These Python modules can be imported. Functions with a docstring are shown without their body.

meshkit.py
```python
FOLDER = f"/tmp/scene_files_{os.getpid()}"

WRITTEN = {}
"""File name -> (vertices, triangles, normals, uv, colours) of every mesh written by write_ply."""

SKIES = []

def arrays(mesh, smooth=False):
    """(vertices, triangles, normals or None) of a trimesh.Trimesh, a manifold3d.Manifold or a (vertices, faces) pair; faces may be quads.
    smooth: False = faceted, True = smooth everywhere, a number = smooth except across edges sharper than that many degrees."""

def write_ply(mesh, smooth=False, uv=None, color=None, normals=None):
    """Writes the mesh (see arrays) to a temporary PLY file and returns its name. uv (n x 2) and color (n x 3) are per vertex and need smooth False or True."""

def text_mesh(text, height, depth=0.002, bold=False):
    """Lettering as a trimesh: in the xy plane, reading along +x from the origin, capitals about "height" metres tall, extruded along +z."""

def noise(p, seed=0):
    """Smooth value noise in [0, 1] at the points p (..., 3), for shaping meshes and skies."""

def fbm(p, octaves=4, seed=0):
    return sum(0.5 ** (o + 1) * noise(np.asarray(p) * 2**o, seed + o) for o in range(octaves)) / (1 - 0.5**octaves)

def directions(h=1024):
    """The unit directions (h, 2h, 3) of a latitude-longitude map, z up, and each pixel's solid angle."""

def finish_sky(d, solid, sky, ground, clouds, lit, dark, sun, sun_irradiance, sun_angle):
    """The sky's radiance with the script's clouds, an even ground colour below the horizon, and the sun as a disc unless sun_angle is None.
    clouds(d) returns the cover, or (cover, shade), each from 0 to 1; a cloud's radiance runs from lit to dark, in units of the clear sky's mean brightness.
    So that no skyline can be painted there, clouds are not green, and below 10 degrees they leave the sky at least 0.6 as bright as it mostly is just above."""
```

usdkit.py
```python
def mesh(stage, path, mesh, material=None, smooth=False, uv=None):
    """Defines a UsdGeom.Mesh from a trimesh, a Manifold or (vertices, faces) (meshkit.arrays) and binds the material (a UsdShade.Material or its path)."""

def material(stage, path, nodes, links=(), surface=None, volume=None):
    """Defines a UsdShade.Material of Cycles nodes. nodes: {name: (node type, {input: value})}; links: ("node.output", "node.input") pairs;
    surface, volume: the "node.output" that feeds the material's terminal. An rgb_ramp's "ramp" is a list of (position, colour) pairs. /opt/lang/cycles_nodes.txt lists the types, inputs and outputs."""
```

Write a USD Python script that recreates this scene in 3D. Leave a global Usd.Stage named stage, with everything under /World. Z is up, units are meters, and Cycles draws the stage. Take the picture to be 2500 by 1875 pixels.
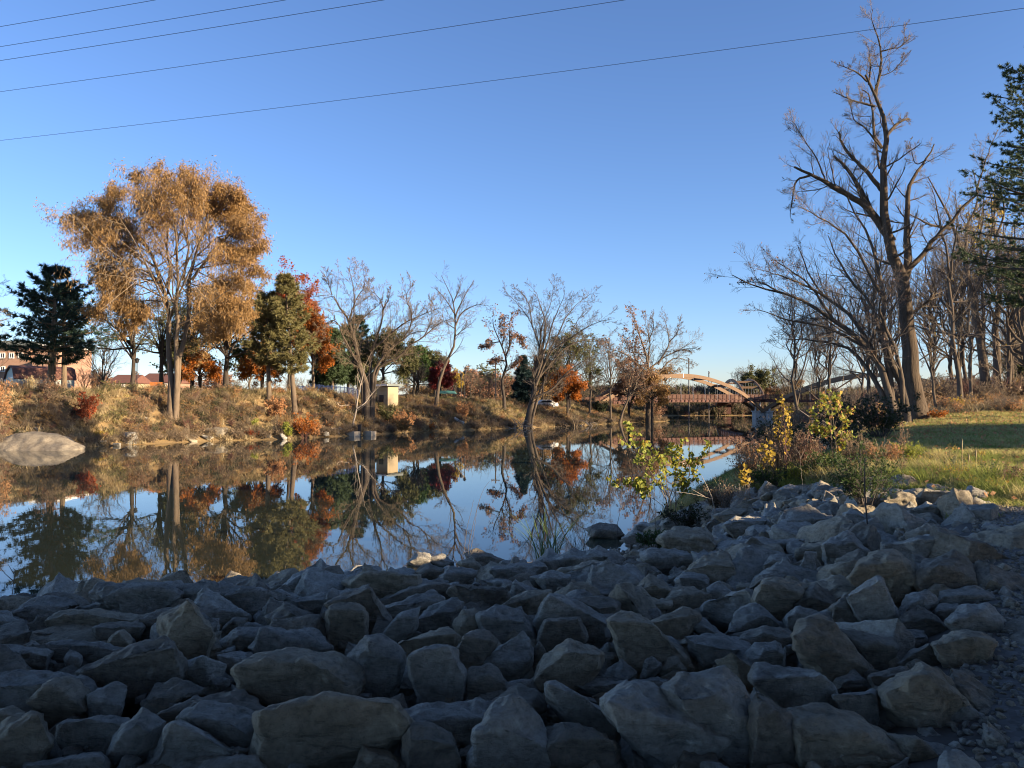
import math
import numpy as np, trimesh, manifold3d, usdkit, meshkit
from shapely.geometry import Polygon, Point, LineString
from shapely import contains_xy, distance as shp_distance, points as shp_points
from pxr import Gf, Sdf, Usd, UsdGeom, UsdLux, UsdShade, Vt

stage = Usd.Stage.CreateInMemory()
UsdGeom.SetStageUpAxis(stage, 'Z')
UsdGeom.SetStageMetersPerUnit(stage, 1.0)
UsdGeom.Xform.Define(stage, '/World')
UsdGeom.Scope.Define(stage, '/World/Looks')

# ---------------------------------------------------------------- camera, sky, sun, exposure
EYE = np.array([0.0, 0.0, 4.0])
FPX, CX, CY, HORIZON = 1888.6, 1250.0, 937.5, 983.0          # photograph 2500 x 1875
PITCH = math.atan((HORIZON - CY) / FPX)
SUN_AZ, SUN_EL = math.radians(114), math.radians(13.5)
EXPOSURE = 1.80
SKY_STRENGTH, SUN_INTENSITY = 0.070, 1.25

cam = UsdGeom.Camera.Define(stage, '/World/camera')
cam.CreateFocalLengthAttr(26.0)
cam.CreateHorizontalApertureAttr(26.0 * 2500 / FPX)
cam.CreateVerticalApertureAttr(26.0 * 1875 / FPX)
cam.CreateClippingRangeAttr(Gf.Vec2f(0.1, 8000))
cam.AddTranslateOp().Set(Gf.Vec3d(*EYE))
cam.AddRotateXOp().Set(90 + math.degrees(PITCH))
cam.CreateExposureAttr(EXPOSURE)
cam.CreateFStopAttr(0.0)

usdkit.material(stage, '/World/Looks/sky_air', {
    'sky': ('sky_texture', {'sky_type': 'single_scattering', 'sun_disc': False, 'sun_elevation': SUN_EL, 'sun_rotation': SUN_AZ,
                            'altitude': 200.0, 'air_density': 1.0, 'aerosol_density': 0.2, 'ozone_density': 5.0}),
    'tint': ('mix_color', {'blend_type': 'multiply', 'fac': 1.0, 'b': (1.13, 0.98, 1.03), 'use_clamp': False}),
    'bg': ('background_shader', {'strength': SKY_STRENGTH})}, [('sky.color', 'tint.a'), ('tint.result', 'bg.color')], surface='bg.background')
dome = UsdLux.DomeLight.Define(stage, '/World/sky')
UsdShade.MaterialBindingAPI.Apply(dome.GetPrim()).Bind(UsdShade.Material.Get(stage, '/World/Looks/sky_air'))
dome.GetPrim().SetCustomDataByKey('kind', 'structure')
sun = UsdLux.DistantLight.Define(stage, '/World/sun')
sun.CreateIntensityAttr(SUN_INTENSITY)
sun.CreateNormalizeAttr(True)
sun.CreateAngleAttr(0.5)
sun.CreateColorAttr(Gf.Vec3f(1.0, 0.80, 0.55))
SUN = np.array([math.sin(SUN_AZ) * math.cos(SUN_EL), math.cos(SUN_AZ) * math.cos(SUN_EL), math.sin(SUN_EL)])
sun.AddRotateZOp().Set(-math.degrees(SUN_AZ))
sun.AddRotateXOp().Set(90 - math.degrees(SUN_EL) + 0)
# rotateX(90-el) tilts +z (the light shines along -z) towards -y ... turned by rotateZ so that +z points to the sun
sun.ClearXformOpOrder()
zax = Gf.Rotation(Gf.Vec3d(0, 0, 1), Gf.Vec3d(*map(float, SUN)))
sun.AddTransformOp().Set(Gf.Matrix4d().SetRotate(zax))

# ---------------------------------------------------------------- naming and tagging
_count = {}
def path_for(name, parent=None):
    base = (str(parent.GetPath()) if parent is not None else '/World') + '/' + name
    n = _count.get(base, -1) + 1
    _count[base] = n
    return base if n == 0 else f'{base}_{n:03d}'

def tag(p, label=None, cat=None, group=None, kind=None):
    p = p.GetPrim() if hasattr(p, 'GetPrim') else p
    for k, v in (('label', label), ('category', cat), ('group', group), ('kind', kind)):
        if v:
            p.SetCustomDataByKey(k, v)
    return p

def thing(name, label, cat, loc=(0, 0, 0), rotz=0.0, scale=None, group=None, kind=None):
    x = UsdGeom.Xform.Define(stage, path_for(name))
    x.AddTranslateOp().Set(Gf.Vec3d(*map(float, loc)))
    if rotz:
        x.AddRotateZOp().Set(float(rotz))
    if scale is not None:
        x.AddScaleOp().Set(Gf.Vec3f(*([float(scale)] * 3 if np.ndim(scale) == 0 else map(float, scale))))
    return tag(x, label, cat, group, kind)

def obj(name, mesh, m, parent=None, smooth=False, label=None, cat=None, group=None, kind=None, at=None):
    """One mesh prim. at: the thing's base; the vertices are given in world space and stored relative to it."""
    if at is not None:
        v, f = (mesh.vertices, mesh.faces) if hasattr(mesh, 'vertices') else mesh
        mesh = (np.asarray(v) - np.asarray(at), f)
    g = usdkit.mesh(stage, path_for(name, parent), mesh, m, smooth=smooth)
    tag(g, label, cat, group, kind)
    return g.GetPrim()

def copy_of(root, loc, rotz=0.0, scale=None, label=None, group=None, cat=None):
    was = root.GetCustomData()
    name = root.GetName()
    while name[-4:-3] == '_' and name[-3:].isdigit():
        name = name[:-4]
    r = thing(name, label or was.get('label'), cat or was.get('category'), loc, rotz, scale, group or was.get('group'))
    r.GetReferences().AddInternalReference(root.GetPath())
    r.SetInstanceable(True)
    return r

def set_xf(prim, loc, rotz=0.0, scale=None):
    x = UsdGeom.Xformable(prim)
    x.ClearXformOpOrder()
    x.AddTranslateOp(opSuffix='b').Set(Gf.Vec3d(*map(float, loc)))

# ---------------------------------------------------------------- pixels of the photograph to rays
def ray(px, py):
    d = np.array([(px - CX) / FPX, 1.0, (CY - py) / FPX])
    c, s = math.cos(PITCH), math.sin(PITCH)
    d = np.array([d[0], d[1] * c - d[2] * s, d[1] * s + d[2] * c])
    return d / d[1]

def at(px, py, D):
    return EYE + ray(px, py) * D

def project(p):
    p = np.atleast_2d(p) - EYE
    c, s = math.cos(PITCH), math.sin(PITCH)
    y = p[:, 1] * c + p[:, 2] * s
    z = -p[:, 1] * s + p[:, 2] * c
    return np.stack([CX + FPX * p[:, 0] / y, CY - FPX * z / y], 1)

# ---------------------------------------------------------------- materials
def mat(name, nodes, links, surface='p.BSDF'):
    return usdkit.material(stage, '/World/Looks/' + name, nodes, links, surface=surface)

def simple(name, color, rough=0.8, scale=4.0, var=0.25, bump=0.0, bscale=None, spec=0.3, metallic=0.0, stretch=(1, 1, 1), dist=0.02):
    c = np.array(color)
    n = {'g': ('geometry', {}), 'mp': ('mapping', {'scale': stretch}), 'n': ('noise_texture', {'scale': scale, 'detail': 6.0, 'roughness': 0.6}),
         'r': ('rgb_ramp', {'ramp': [(0.25, c * (1 - var)), (0.5, c), (0.75, c * (1 + var))]}),
         'p': ('principled_bsdf', {'roughness': rough, 'specular_ior_level': spec, 'metallic': metallic})}
    l = [('g.position', 'mp.vector'), ('mp.vector', 'n.vector'), ('n.fac', 'r.fac'), ('r.color', 'p.base_color')]
    if bump:
        n['bn'] = ('noise_texture', {'scale': bscale or scale * 4, 'detail': 8.0, 'roughness': 0.65})
        n['b'] = ('bump', {'strength': bump, 'distance': dist})
        l += [('mp.vector', 'bn.vector'), ('bn.fac', 'b.height'), ('b.normal', 'p.normal')]
    return mat(name, n, l)

def leafmat(name, colors, trans=0.35, rough=0.6):
    """Leaves: each leaf (a mesh island) takes its own colour from the list."""
    return mat(name, {'g': ('geometry', {}), 'r': ('rgb_ramp', {'ramp': [tuple(c) for c in colors]}),
                      'p': ('principled_bsdf', {'roughness': rough, 'specular_ior_level': 0.25}),
                      't': ('translucent_bsdf', {}), 'm': ('mix_closure', {'fac': trans})},
               [('g.random_per_island', 'r.fac'), ('r.color', 'p.base_color'), ('r.color', 't.color'), ('p.BSDF', 'm.closure1'), ('t.BSDF', 'm.closure2')],
               surface='m.closure')

def rockmat(name, c1, c2, c3):
    c1, c2, c3 = map(np.array, (c1, c2, c3))
    return mat(name, {
        'g': ('geometry', {}), 'oi': ('object_info', {}),
        'n1': ('noise_texture', {'scale': 2.6, 'detail': 5.0, 'roughness': 0.6}),
        'n2': ('noise_texture', {'scale': 22.0, 'detail': 8.0, 'roughness': 0.7}),
        'n3': ('noise_texture', {'scale': 70.0, 'detail': 6.0, 'roughness': 0.75}),
        'mpl': ('mapping', {'rotation': (0.4, 0.5, 0.0), 'scale': (0.7, 0.7, 3.2)}), 'n5': ('noise_texture', {'scale': 7.0, 'detail': 7.0, 'roughness': 0.68, 'distortion': 0.6}),
        'r5': ('rgb_ramp', {'ramp': [(0.34, (0.5,) * 3), (0.42, (0.95,) * 3), (0.6, (1.05,) * 3), (0.72, (1.35,) * 3)]}), 'm5': ('mix_color', {'blend_type': 'multiply', 'fac': 0.75, 'use_clamp': False}),
        'h5': ('math', {'math_type': 'multiply_add', 'value2': 1.2}),
        'v': ('voronoi_texture', {'scale': 34.0}),
        'pit': ('rgb_ramp', {'ramp': [(0.0, (0.35,) * 3), (0.10, (0.8,) * 3), (0.16, (1,) * 3), (1.0, (1,) * 3)]}),
        'r1': ('rgb_ramp', {'ramp': [(0.30, c1), (0.5, c2), (0.72, c3)]}),
        'r2': ('rgb_ramp', {'ramp': [(0.28, (0.40,) * 3), (0.46, (0.85,) * 3), (0.6, (1.1,) * 3), (0.78, (1.5,) * 3)]}),
        'm': ('mix_color', {'blend_type': 'multiply', 'fac': 0.85, 'use_clamp': False}),
        'm2': ('mix_color', {'blend_type': 'multiply', 'fac': 0.6}),
        'h': ('math', {'math_type': 'multiply_add', 'value2': 0.45}),
        'b': ('bump', {'strength': 1.0, 'distance': 0.035}),
        'p': ('principled_bsdf', {'roughness': 0.9, 'specular_ior_level': 0.2})},
        [('g.position', 'n1.vector'), ('g.position', 'n2.vector'), ('g.position', 'n3.vector'), ('g.position', 'v.vector'), ('n1.fac', 'r1.fac'), ('n2.fac', 'r2.fac'),
         ('r1.color', 'm.a'), ('r2.color', 'm.b'), ('v.distance', 'pit.fac'), ('g.position', 'mpl.vector'), ('mpl.vector', 'n5.vector'), ('n5.fac', 'r5.fac'), ('m.result', 'm5.a'), ('r5.color', 'm5.b'), ('m5.result', 'm2.a'), ('n5.fac', 'h5.value1'), ('h.value', 'h5.value3'), ('pit.color', 'm2.b'), ('m2.result', 'p.base_color'),
         ('n3.fac', 'h.value1'), ('n2.fac', 'h.value3'), ('h5.value', 'b.height'), ('b.normal', 'p.normal')])

# ---------------------------------------------------------------- the lie of the land
NEAR_SHORE = [(-600, -140), (-80, -4), (-30, 10.5), (-16, 13.2), (-10, 14.4), (-4.3, 16.4), (1.1, 18.3), (3.4, 23), (5.2, 27.5), (8.6, 35), (13.5, 47), (19, 60), (28, 80),
              (39, 108), (54, 140), (78, 156), (96, 161), (130, 186), (300, 250), (700, 420)]
FAR_SIDE = [(700, 520), (300, 330), (130, 246), (60, 238), (0, 232), (-60, 236), (-300, 290), (-700, 400)]
LEFT_BANK = [(-700, 330), (-300, 245), (-60, 198), (-10, 188), (20, 178), (33, 168), (33, 164), (29, 160), (21, 152), (16.5, 142), (11.5, 134), (5, 126), (1.8, 123), (-7, 111), (-13.3, 108),
             (-17.4, 95), (-21.6, 90), (-25.3, 84), (-31.6, 80.5), (-35.7, 74), (-38.8, 69), (-43.4, 65.5), (-60, 58), (-120, 40), (-600, -30)]
WATER = Polygon(NEAR_SHORE + FAR_SIDE + LEFT_BANK)
assert WATER.is_valid
LEFT_LAND = Polygon(LEFT_BANK + [(-800, -30), (-800, 330)])
FAR_LAND = Polygon(FAR_SIDE + [(-700, 3000), (3000, 3000), (3000, 520)])
SHORE = WATER.exterior

def smooth01(t):
    t = np.clip(t, 0, 1)
    return t * t * (3 - 2 * t)

def terrain(x, y):
    x, y = np.broadcast_arrays(np.asarray(x, float), np.asarray(y, float))
    shape = x.shape
    x, y = x.ravel(), y.ravel()
    d = shp_distance(SHORE, shp_points(x, y))
    wet = contains_xy(WATER, x, y)
    left = contains_xy(LEFT_LAND, x, y)
    far = (~wet) & (~left) & (y > 200 - 0 * x) & (x < 5000) & contains_xy(FAR_LAND, x, y)
    n = meshkit.fbm(np.stack([x * 0.35, y * 0.35, 0 * x], 1), 4, 3) - 0.5
    nl = meshkit.fbm(np.stack([x * 0.08, y * 0.08, 0 * x], 1), 3, 5) - 0.5
    z = np.zeros_like(x)
    # near and right bank
    t = np.clip(d / (16.0 - 7.0 * smooth01((x - 1.5) / 5) * smooth01((75 - y) / 20)), 0, 1)
    zr = 2.45 * (1 - (1 - t) ** 2) + 0.026 * np.clip(y - 12, 0, 60) * smooth01((d - 3) / 12) + 0.15 * n * smooth01(d / 4)
    zr = zr + 1.2 * smooth01((d - 20) / 60) * smooth01((y - 40) / 40)
    # left bank: a steep overgrown slope
    H = 5.3 - 1.45 * np.clip((y - 95) / 58, 0, 1)
    w = 12.5 + 6 * nl
    t = np.clip(d / w, 0, 1)
    zl = H * (0.55 * t ** 0.8 + 0.45 * smooth01(t)) + (0.9 * n + 0.5 * nl) * smooth01(d / 3) * (1 - smooth01((d - w) / 8)) 
    zf = 6.5 * smooth01(d / 18) + 3 * nl * smooth01(d / 40)
    z = np.where(wet, -0.25 * np.minimum(d, 8) - 0.02, np.where(left, zl, np.where(far, zf, zr)))
    return z.reshape(shape)

def tz(x, y):
    return float(terrain(x, y))

def ground_hit(px, py, lift=0.0, dmin=2.0, dmax=160.0):
    """Where the ray through a pixel meets the land."""
    r = ray(px, py)
    D = np.geomspace(dmin, dmax, 700)
    P = EYE[None] + r[None] * D[:, None]
    h = np.maximum(terrain(P[:, 0], P[:, 1]), 0) + lift
    i = np.nonzero(P[:, 2] < h)[0]
    return P[i[0]] if len(i) else P[-1]

def grid_lines(spans):
    out = []
    for a, b, s in spans:
        out.append(np.arange(a, b, s))
    return np.unique(np.round(np.concatenate(out), 4))

gx = np.concatenate([-np.geomspace(4000, 130, 24)[:-1], np.arange(-130, -62, 3.0), np.arange(-62, -14, 1.3), np.arange(-14, 22, 0.42), np.arange(22, 60, 1.2), np.arange(60, 150, 3.0), np.geomspace(150, 4000, 22)])
gy = np.concatenate([-np.geomspace(3000, 30, 16)[:-1], np.arange(-30, -2, 2.0), np.arange(-2, 30, 0.42), np.arange(30, 62, 1.2), np.arange(62, 180, 1.25), np.arange(180, 260, 3.0), np.geomspace(260, 5000, 24)])
GX, GY = np.meshgrid(gx, gy, indexing='xy')
GZ = terrain(GX, GY)
gv = np.stack([GX.ravel(), GY.ravel(), GZ.ravel()], 1)
ny, nx = GX.shape
ii, jj = np.meshgrid(np.arange(ny - 1), np.arange(nx - 1), indexing='ij')
q = np.stack([ii * nx + jj, ii * nx + jj + 1, (ii + 1) * nx + jj + 1, (ii + 1) * nx + jj], -1).reshape(-1, 4)
EDGE = [(0.2, -4), (0.9, 1.5), (1.9, 3.5), (3.7, 6.2), (6.1, 10.3), (7.6, 12.6), (7.2, 16.5), (6.2, 21.5), (5.6, 25)]     # upper edge of the riprap
RIPRAP = Polygon(EDGE + [(4.0, 25), (1.1, 19.2), (-4.3, 17.4), (-10, 15.4), (-16, 14.2), (-30, 11.6), (-30, -4)])
PATH = Polygon([(0.2, -6), (0.9, 1.5), (1.9, 3.5), (3.7, 6.2), (6.1, 10.3), (7.0, 11.6), (9.5, 10.5), (14, 4), (18, -6)])
fx, fy = gv[:, 0], gv[:, 1]
pd = shp_distance(PATH, shp_points(fx, fy))
rd = shp_distance(RIPRAP, shp_points(fx, fy))
inner = np.where(contains_xy(RIPRAP, fx, fy), shp_distance(RIPRAP.exterior, shp_points(fx, fy)), 0)
gv[:, 2] -= 0.30 * smooth01(inner / 0.9)                     # the bed that the stones lie in
isl = contains_xy(LEFT_LAND, fx, fy)
dsh = shp_distance(SHORE, shp_points(fx, fy))
lawn = np.where(isl, smooth01((dsh - 15) / 8), smooth01((dsh - 5) / 4) * (fy > 0) * smooth01((52 + 4 * np.sin(fx * 0.3) - fy) / 6)) * (1 - smooth01(1 - pd / 1.2))
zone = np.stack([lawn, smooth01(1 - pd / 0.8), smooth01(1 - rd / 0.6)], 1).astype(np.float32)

M = {}
M['ground'] = mat('ground', {
    'g': ('geometry', {}), 'a': ('attribute', {'attribute': 'zone'}), 's': ('separate_color', {}),
    'n1': ('noise_texture', {'scale': 0.35, 'detail': 8.0, 'roughness': 0.65}), 'n2': ('noise_texture', {'scale': 5.0, 'detail': 8.0, 'roughness': 0.7}),
    'n3': ('noise_texture', {'scale': 1.1, 'detail': 6.0, 'roughness': 0.6}), 'v': ('voronoi_texture', {'scale': 26.0}),
    'soil': ('rgb_ramp', {'ramp': [(0.25, (0.075, 0.052, 0.030)), (0.42, (0.18, 0.122, 0.062)), (0.55, (0.27, 0.185, 0.088)), (0.7, (0.14, 0.13, 0.05)), (0.85, (0.28, 0.20, 0.11))]}),
    'grassr': ('rgb_ramp', {'ramp': [(0.3, (0.07, 0.09, 0.025)), (0.45, (0.12, 0.14, 0.04)), (0.58, (0.20, 0.19, 0.07)), (0.75, (0.29, 0.24, 0.11))]}),
    'grav': ('rgb_ramp', {'ramp': [(0.0, (0.08, 0.075, 0.068)), (0.4, (0.19, 0.178, 0.163)), (1.0, (0.33, 0.31, 0.285))]}),
    'mixn': ('math', {'math_type': 'multiply_add', 'value2': 0.5}), 'half': ('math', {'math_type': 'multiply', 'value2': 0.5}),
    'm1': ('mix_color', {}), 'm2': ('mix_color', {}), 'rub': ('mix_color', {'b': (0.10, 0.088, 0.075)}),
    'b': ('bump', {'strength': 0.9, 'distance': 0.05}),
    'p': ('principled_bsdf', {'roughness': 0.95, 'specular_ior_level': 0.1})},
    [('a.color', 's.color'), ('g.position', 'n1.vector'), ('g.position', 'n2.vector'), ('g.position', 'n3.vector'), ('g.position', 'v.vector'),
     ('n2.fac', 'half.value1'), ('n1.fac', 'mixn.value1'), ('half.value', 'mixn.value3'), ('mixn.value', 'soil.fac'), ('mixn.value', 'grassr.fac'), ('v.color', 'grav.fac'),
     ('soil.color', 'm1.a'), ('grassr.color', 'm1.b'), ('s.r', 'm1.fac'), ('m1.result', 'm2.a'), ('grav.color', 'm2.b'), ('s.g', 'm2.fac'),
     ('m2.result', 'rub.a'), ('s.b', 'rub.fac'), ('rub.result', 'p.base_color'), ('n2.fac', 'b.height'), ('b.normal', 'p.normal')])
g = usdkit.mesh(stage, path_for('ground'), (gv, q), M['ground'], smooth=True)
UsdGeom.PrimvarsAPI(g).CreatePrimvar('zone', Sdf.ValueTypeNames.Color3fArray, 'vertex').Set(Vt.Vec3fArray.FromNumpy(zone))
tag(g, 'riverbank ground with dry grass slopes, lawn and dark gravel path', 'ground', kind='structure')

# water: one still sheet
M['water'] = mat('water', {
    'g': ('geometry', {}), 'mp': ('mapping', {'scale': (1.0, 0.45, 1.0)}), 'n': ('noise_texture', {'scale': 1.4, 'detail': 3.0, 'roughness': 0.5}),
    'n2': ('noise_texture', {'scale': 0.12, 'detail': 2.0}), 'mu': ('math', {'math_type': 'multiply'}),
    'sep': ('separate_xyz', {}), 'w1': ('map_range', {'range_type': 'smoothstep', 'from_min': 171.0, 'from_max': 177.0, 'clamp': True}), 'w2': ('map_range', {'range_type': 'smoothstep', 'from_min': 181.0, 'from_max': 187.0, 'to_min': 1.0, 'to_max': 0.0, 'clamp': True}),
    'wm': ('math', {'math_type': 'multiply'}), 'n3': ('noise_texture', {'scale': 2.6, 'detail': 2.0}), 'wn': ('math', {'math_type': 'multiply'}), 'wk': ('math', {'math_type': 'multiply_add', 'value2': 9.0}),
    'b': ('bump', {'strength': 0.10, 'distance': 0.03}),
    'p': ('principled_bsdf', {'base_color': (0.022, 0.026, 0.018), 'roughness': 0.015, 'ior': 1.33, 'specular_ior_level': 0.5})},
    [('g.position', 'mp.vector'), ('mp.vector', 'n.vector'), ('g.position', 'n2.vector'), ('n.fac', 'mu.value1'), ('n2.fac', 'mu.value2'), ('g.position', 'sep.vector'), ('sep.y', 'w1.value'), ('sep.y', 'w2.value'), ('w1.result', 'wm.value1'), ('w2.result', 'wm.value2'), ('g.position', 'n3.vector'), ('wm.value', 'wn.value1'), ('n3.fac', 'wn.value2'), ('wn.value', 'wk.value1'), ('mu.value', 'wk.value3'), ('wk.value', 'b.height'), ('b.normal', 'p.normal')])
wx, wy = np.array([-700, -200, -60, 0, 60, 200, 700.0]), np.array([-150, 0, 40, 80, 120, 160, 220, 300, 530.0])
WX, WY = np.meshgrid(wx, wy)
wi, wj = np.meshgrid(np.arange(len(wy) - 1), np.arange(len(wx) - 1), indexing='ij')
wq = np.stack([wi * len(wx) + wj, wi * len(wx) + wj + 1, (wi + 1) * len(wx) + wj + 1, (wi + 1) * len(wx) + wj], -1).reshape(-1, 4)
obj('water', (np.stack([WX.ravel(), WY.ravel(), 0 * WX.ravel()], 1), wq), M['water'], label='calm dark river mirroring the far bank and sky', cat='river', kind='structure')

# ---------------------------------------------------------------- small mesh helpers
def box_(c, s, ax=None):
    b = trimesh.creation.box(s)
    if ax is not None:
        b.apply_transform(ax)
    b.apply_translation(c)
    return b

def cat_(ms):
    return trimesh.util.concatenate(ms)

def bar(a, b, w, h):
    """A box beam from a to b, w wide, h high."""
    a, b = np.asarray(a, float), np.asarray(b, float)
    d = b - a
    L = np.linalg.norm(d)
    d /= L
    s = np.cross(d, [0, 0, 1.0])
    s = s / np.linalg.norm(s) if np.linalg.norm(s) > 1e-6 else np.array([1.0, 0, 0])
    u = np.cross(s, d)
    m = np.eye(4)
    m[:3, 0], m[:3, 1], m[:3, 2], m[:3, 3] = d, s, u, (a + b) / 2
    return trimesh.creation.box((L, w, h), transform=m)

def tubes(P, R, S=5):
    """P [M,K,3], R [M,K]: M tapering tubes as one (vertices, faces)."""
    P, R = np.asarray(P, float), np.asarray(R, float)
    Mn, K = R.shape
    T = np.gradient(P, axis=1)
    T /= np.linalg.norm(T, axis=2, keepdims=True) + 1e-12
    ref = np.where(np.abs(T[:, :1, 2:]) < 0.85, [[[0, 0, 1.0]]], [[[1.0, 0, 0]]])
    A = np.cross(T, np.broadcast_to(ref, T.shape))
    A /= np.linalg.norm(A, axis=2, keepdims=True) + 1e-12
    B = np.cross(T, A)
    an = np.arange(S) * 2 * np.pi / S
    V = P[:, :, None] + R[:, :, None, None] * (np.cos(an)[:, None] * A[:, :, None] + np.sin(an)[:, None] * B[:, :, None])
    m, k, s = np.meshgrid(np.arange(Mn), np.arange(K - 1), np.arange(S), indexing='ij')
    o = m * K * S
    s2 = (s + 1) % S
    F = np.stack([o + k * S + s, o + k * S + s2, o + (k + 1) * S + s2, o + (k + 1) * S + s], -1).reshape(-1, 4)
    F = np.vstack([F[:, [0, 1, 2]], F[:, [0, 2, 3]]])
    return V.reshape(-1, 3), F

def join(parts):
    vs, fs, n = [], [], 0
    for v, f in parts:
        f = np.asarray(f)
        if f.shape[1] == 4:
            f = np.vstack([f[:, [0, 1, 2]], f[:, [0, 2, 3]]])
        vs.append(v)
        fs.append(f + n)
        n += len(v)
    return np.vstack(vs), np.vstack(fs)

def spline(pts, K):
    """Catmull-Rom through pts (n, k) resampled evenly at K points."""
    p = np.asarray(pts, float)
    p = np.vstack([2 * p[0] - p[1], p, 2 * p[-1] - p[-2]])
    out = []
    for i in range(1, len(p) - 2):
        t = np.linspace(0, 1, 12, endpoint=False)[:, None]
        a, b, c, d = p[i - 1], p[i], p[i + 1], p[i + 2]
        out.append(0.5 * ((2 * b) + (c - a) * t + (2 * a - 5 * b + 4 * c - d) * t ** 2 + (3 * b - a - 3 * c + d) * t ** 3))
    out = np.vstack(out + [p[-2][None]])
    s = np.r_[0, np.cumsum(np.linalg.norm(np.diff(out[:, :3], axis=0), axis=1))]
    u = np.linspace(0, s[-1], K)
    return np.stack([np.interp(u, s, out[:, k]) for k in range(out.shape[1])], 1)
# ---------------------------------------------------------------- the road bridge overhead and behind, whose shadow lies on the rocks
M['concrete'] = simple('concrete', (0.30, 0.28, 0.25), 0.9, 0.8, 0.25, 0.3, 12.0)
def road_bridge():
    t = thing('road_bridge', 'wide concrete road bridge overhead whose shadow covers the rocks', 'bridge')
    c, s = math.cos(math.radians(-12)), math.sin(math.radians(-12))       # its axis runs left to right, a little skewed
    def xf(m, off):
        m.apply_translation(off)
        R = np.eye(4); R[:2, :2] = [[c, -s], [s, c]]; R[:3, 3] = [0, 3.9, 2.6]
        m.apply_transform(R)
        return m
    obj('deck', xf(trimesh.creation.box((170, 13, 0.5)), (-18, -6.6, 8.55)), M['concrete'], t)
    for k in range(5):
        obj('girder', xf(trimesh.creation.box((169, 0.5, 1.1)), (-18, -1.3 - 2.55 * k, 7.75)), M['concrete'], t)
    for y in (-0.25, -12.95):
        obj('parapet', xf(trimesh.creation.box((169.6, 0.3, 1.0)), (-18, y, 9.303)), M['concrete'], t)
    for x in (-62, -34, 16):
        z = 7.2
        obj('pier', xf(trimesh.creation.box((1.2, 10, z + 1.5)), (x, -6.6, (z - 1.5) / 2)), M['concrete'], t)
road_bridge()

# ---------------------------------------------------------------- riprap
ROCKM = [rockmat('rock_grey', (0.210, 0.193, 0.160), (0.299, 0.276, 0.230), (0.394, 0.363, 0.302)),
         rockmat('rock_tan', (0.215, 0.178, 0.125), (0.315, 0.264, 0.187), (0.420, 0.353, 0.253)),
         rockmat('rock_pale', (0.263, 0.243, 0.203), (0.357, 0.331, 0.276), (0.462, 0.431, 0.361)),
         rockmat('rock_brown', (0.147, 0.128, 0.099), (0.223, 0.192, 0.146), (0.310, 0.266, 0.201))]
TONE = ['grey', 'tan', 'pale grey', 'dark brownish']

def neighbours_smooth(v, f, it, lam=0.5):
    from scipy.sparse import coo_matrix, diags
    e = np.vstack([f[:, [0, 1]], f[:, [1, 2]], f[:, [2, 0]]])
    e = np.vstack([e, e[:, ::-1]])
    A = coo_matrix((np.ones(len(e)), (e[:, 0], e[:, 1])), shape=(len(v),) * 2).tocsr()
    A.data[:] = 1
    A = diags(1 / np.maximum(np.asarray(A.sum(1)).ravel(), 1)) @ A
    for _ in range(it):
        v = v * (1 - lam) + (A @ v) * lam
    return v

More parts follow.
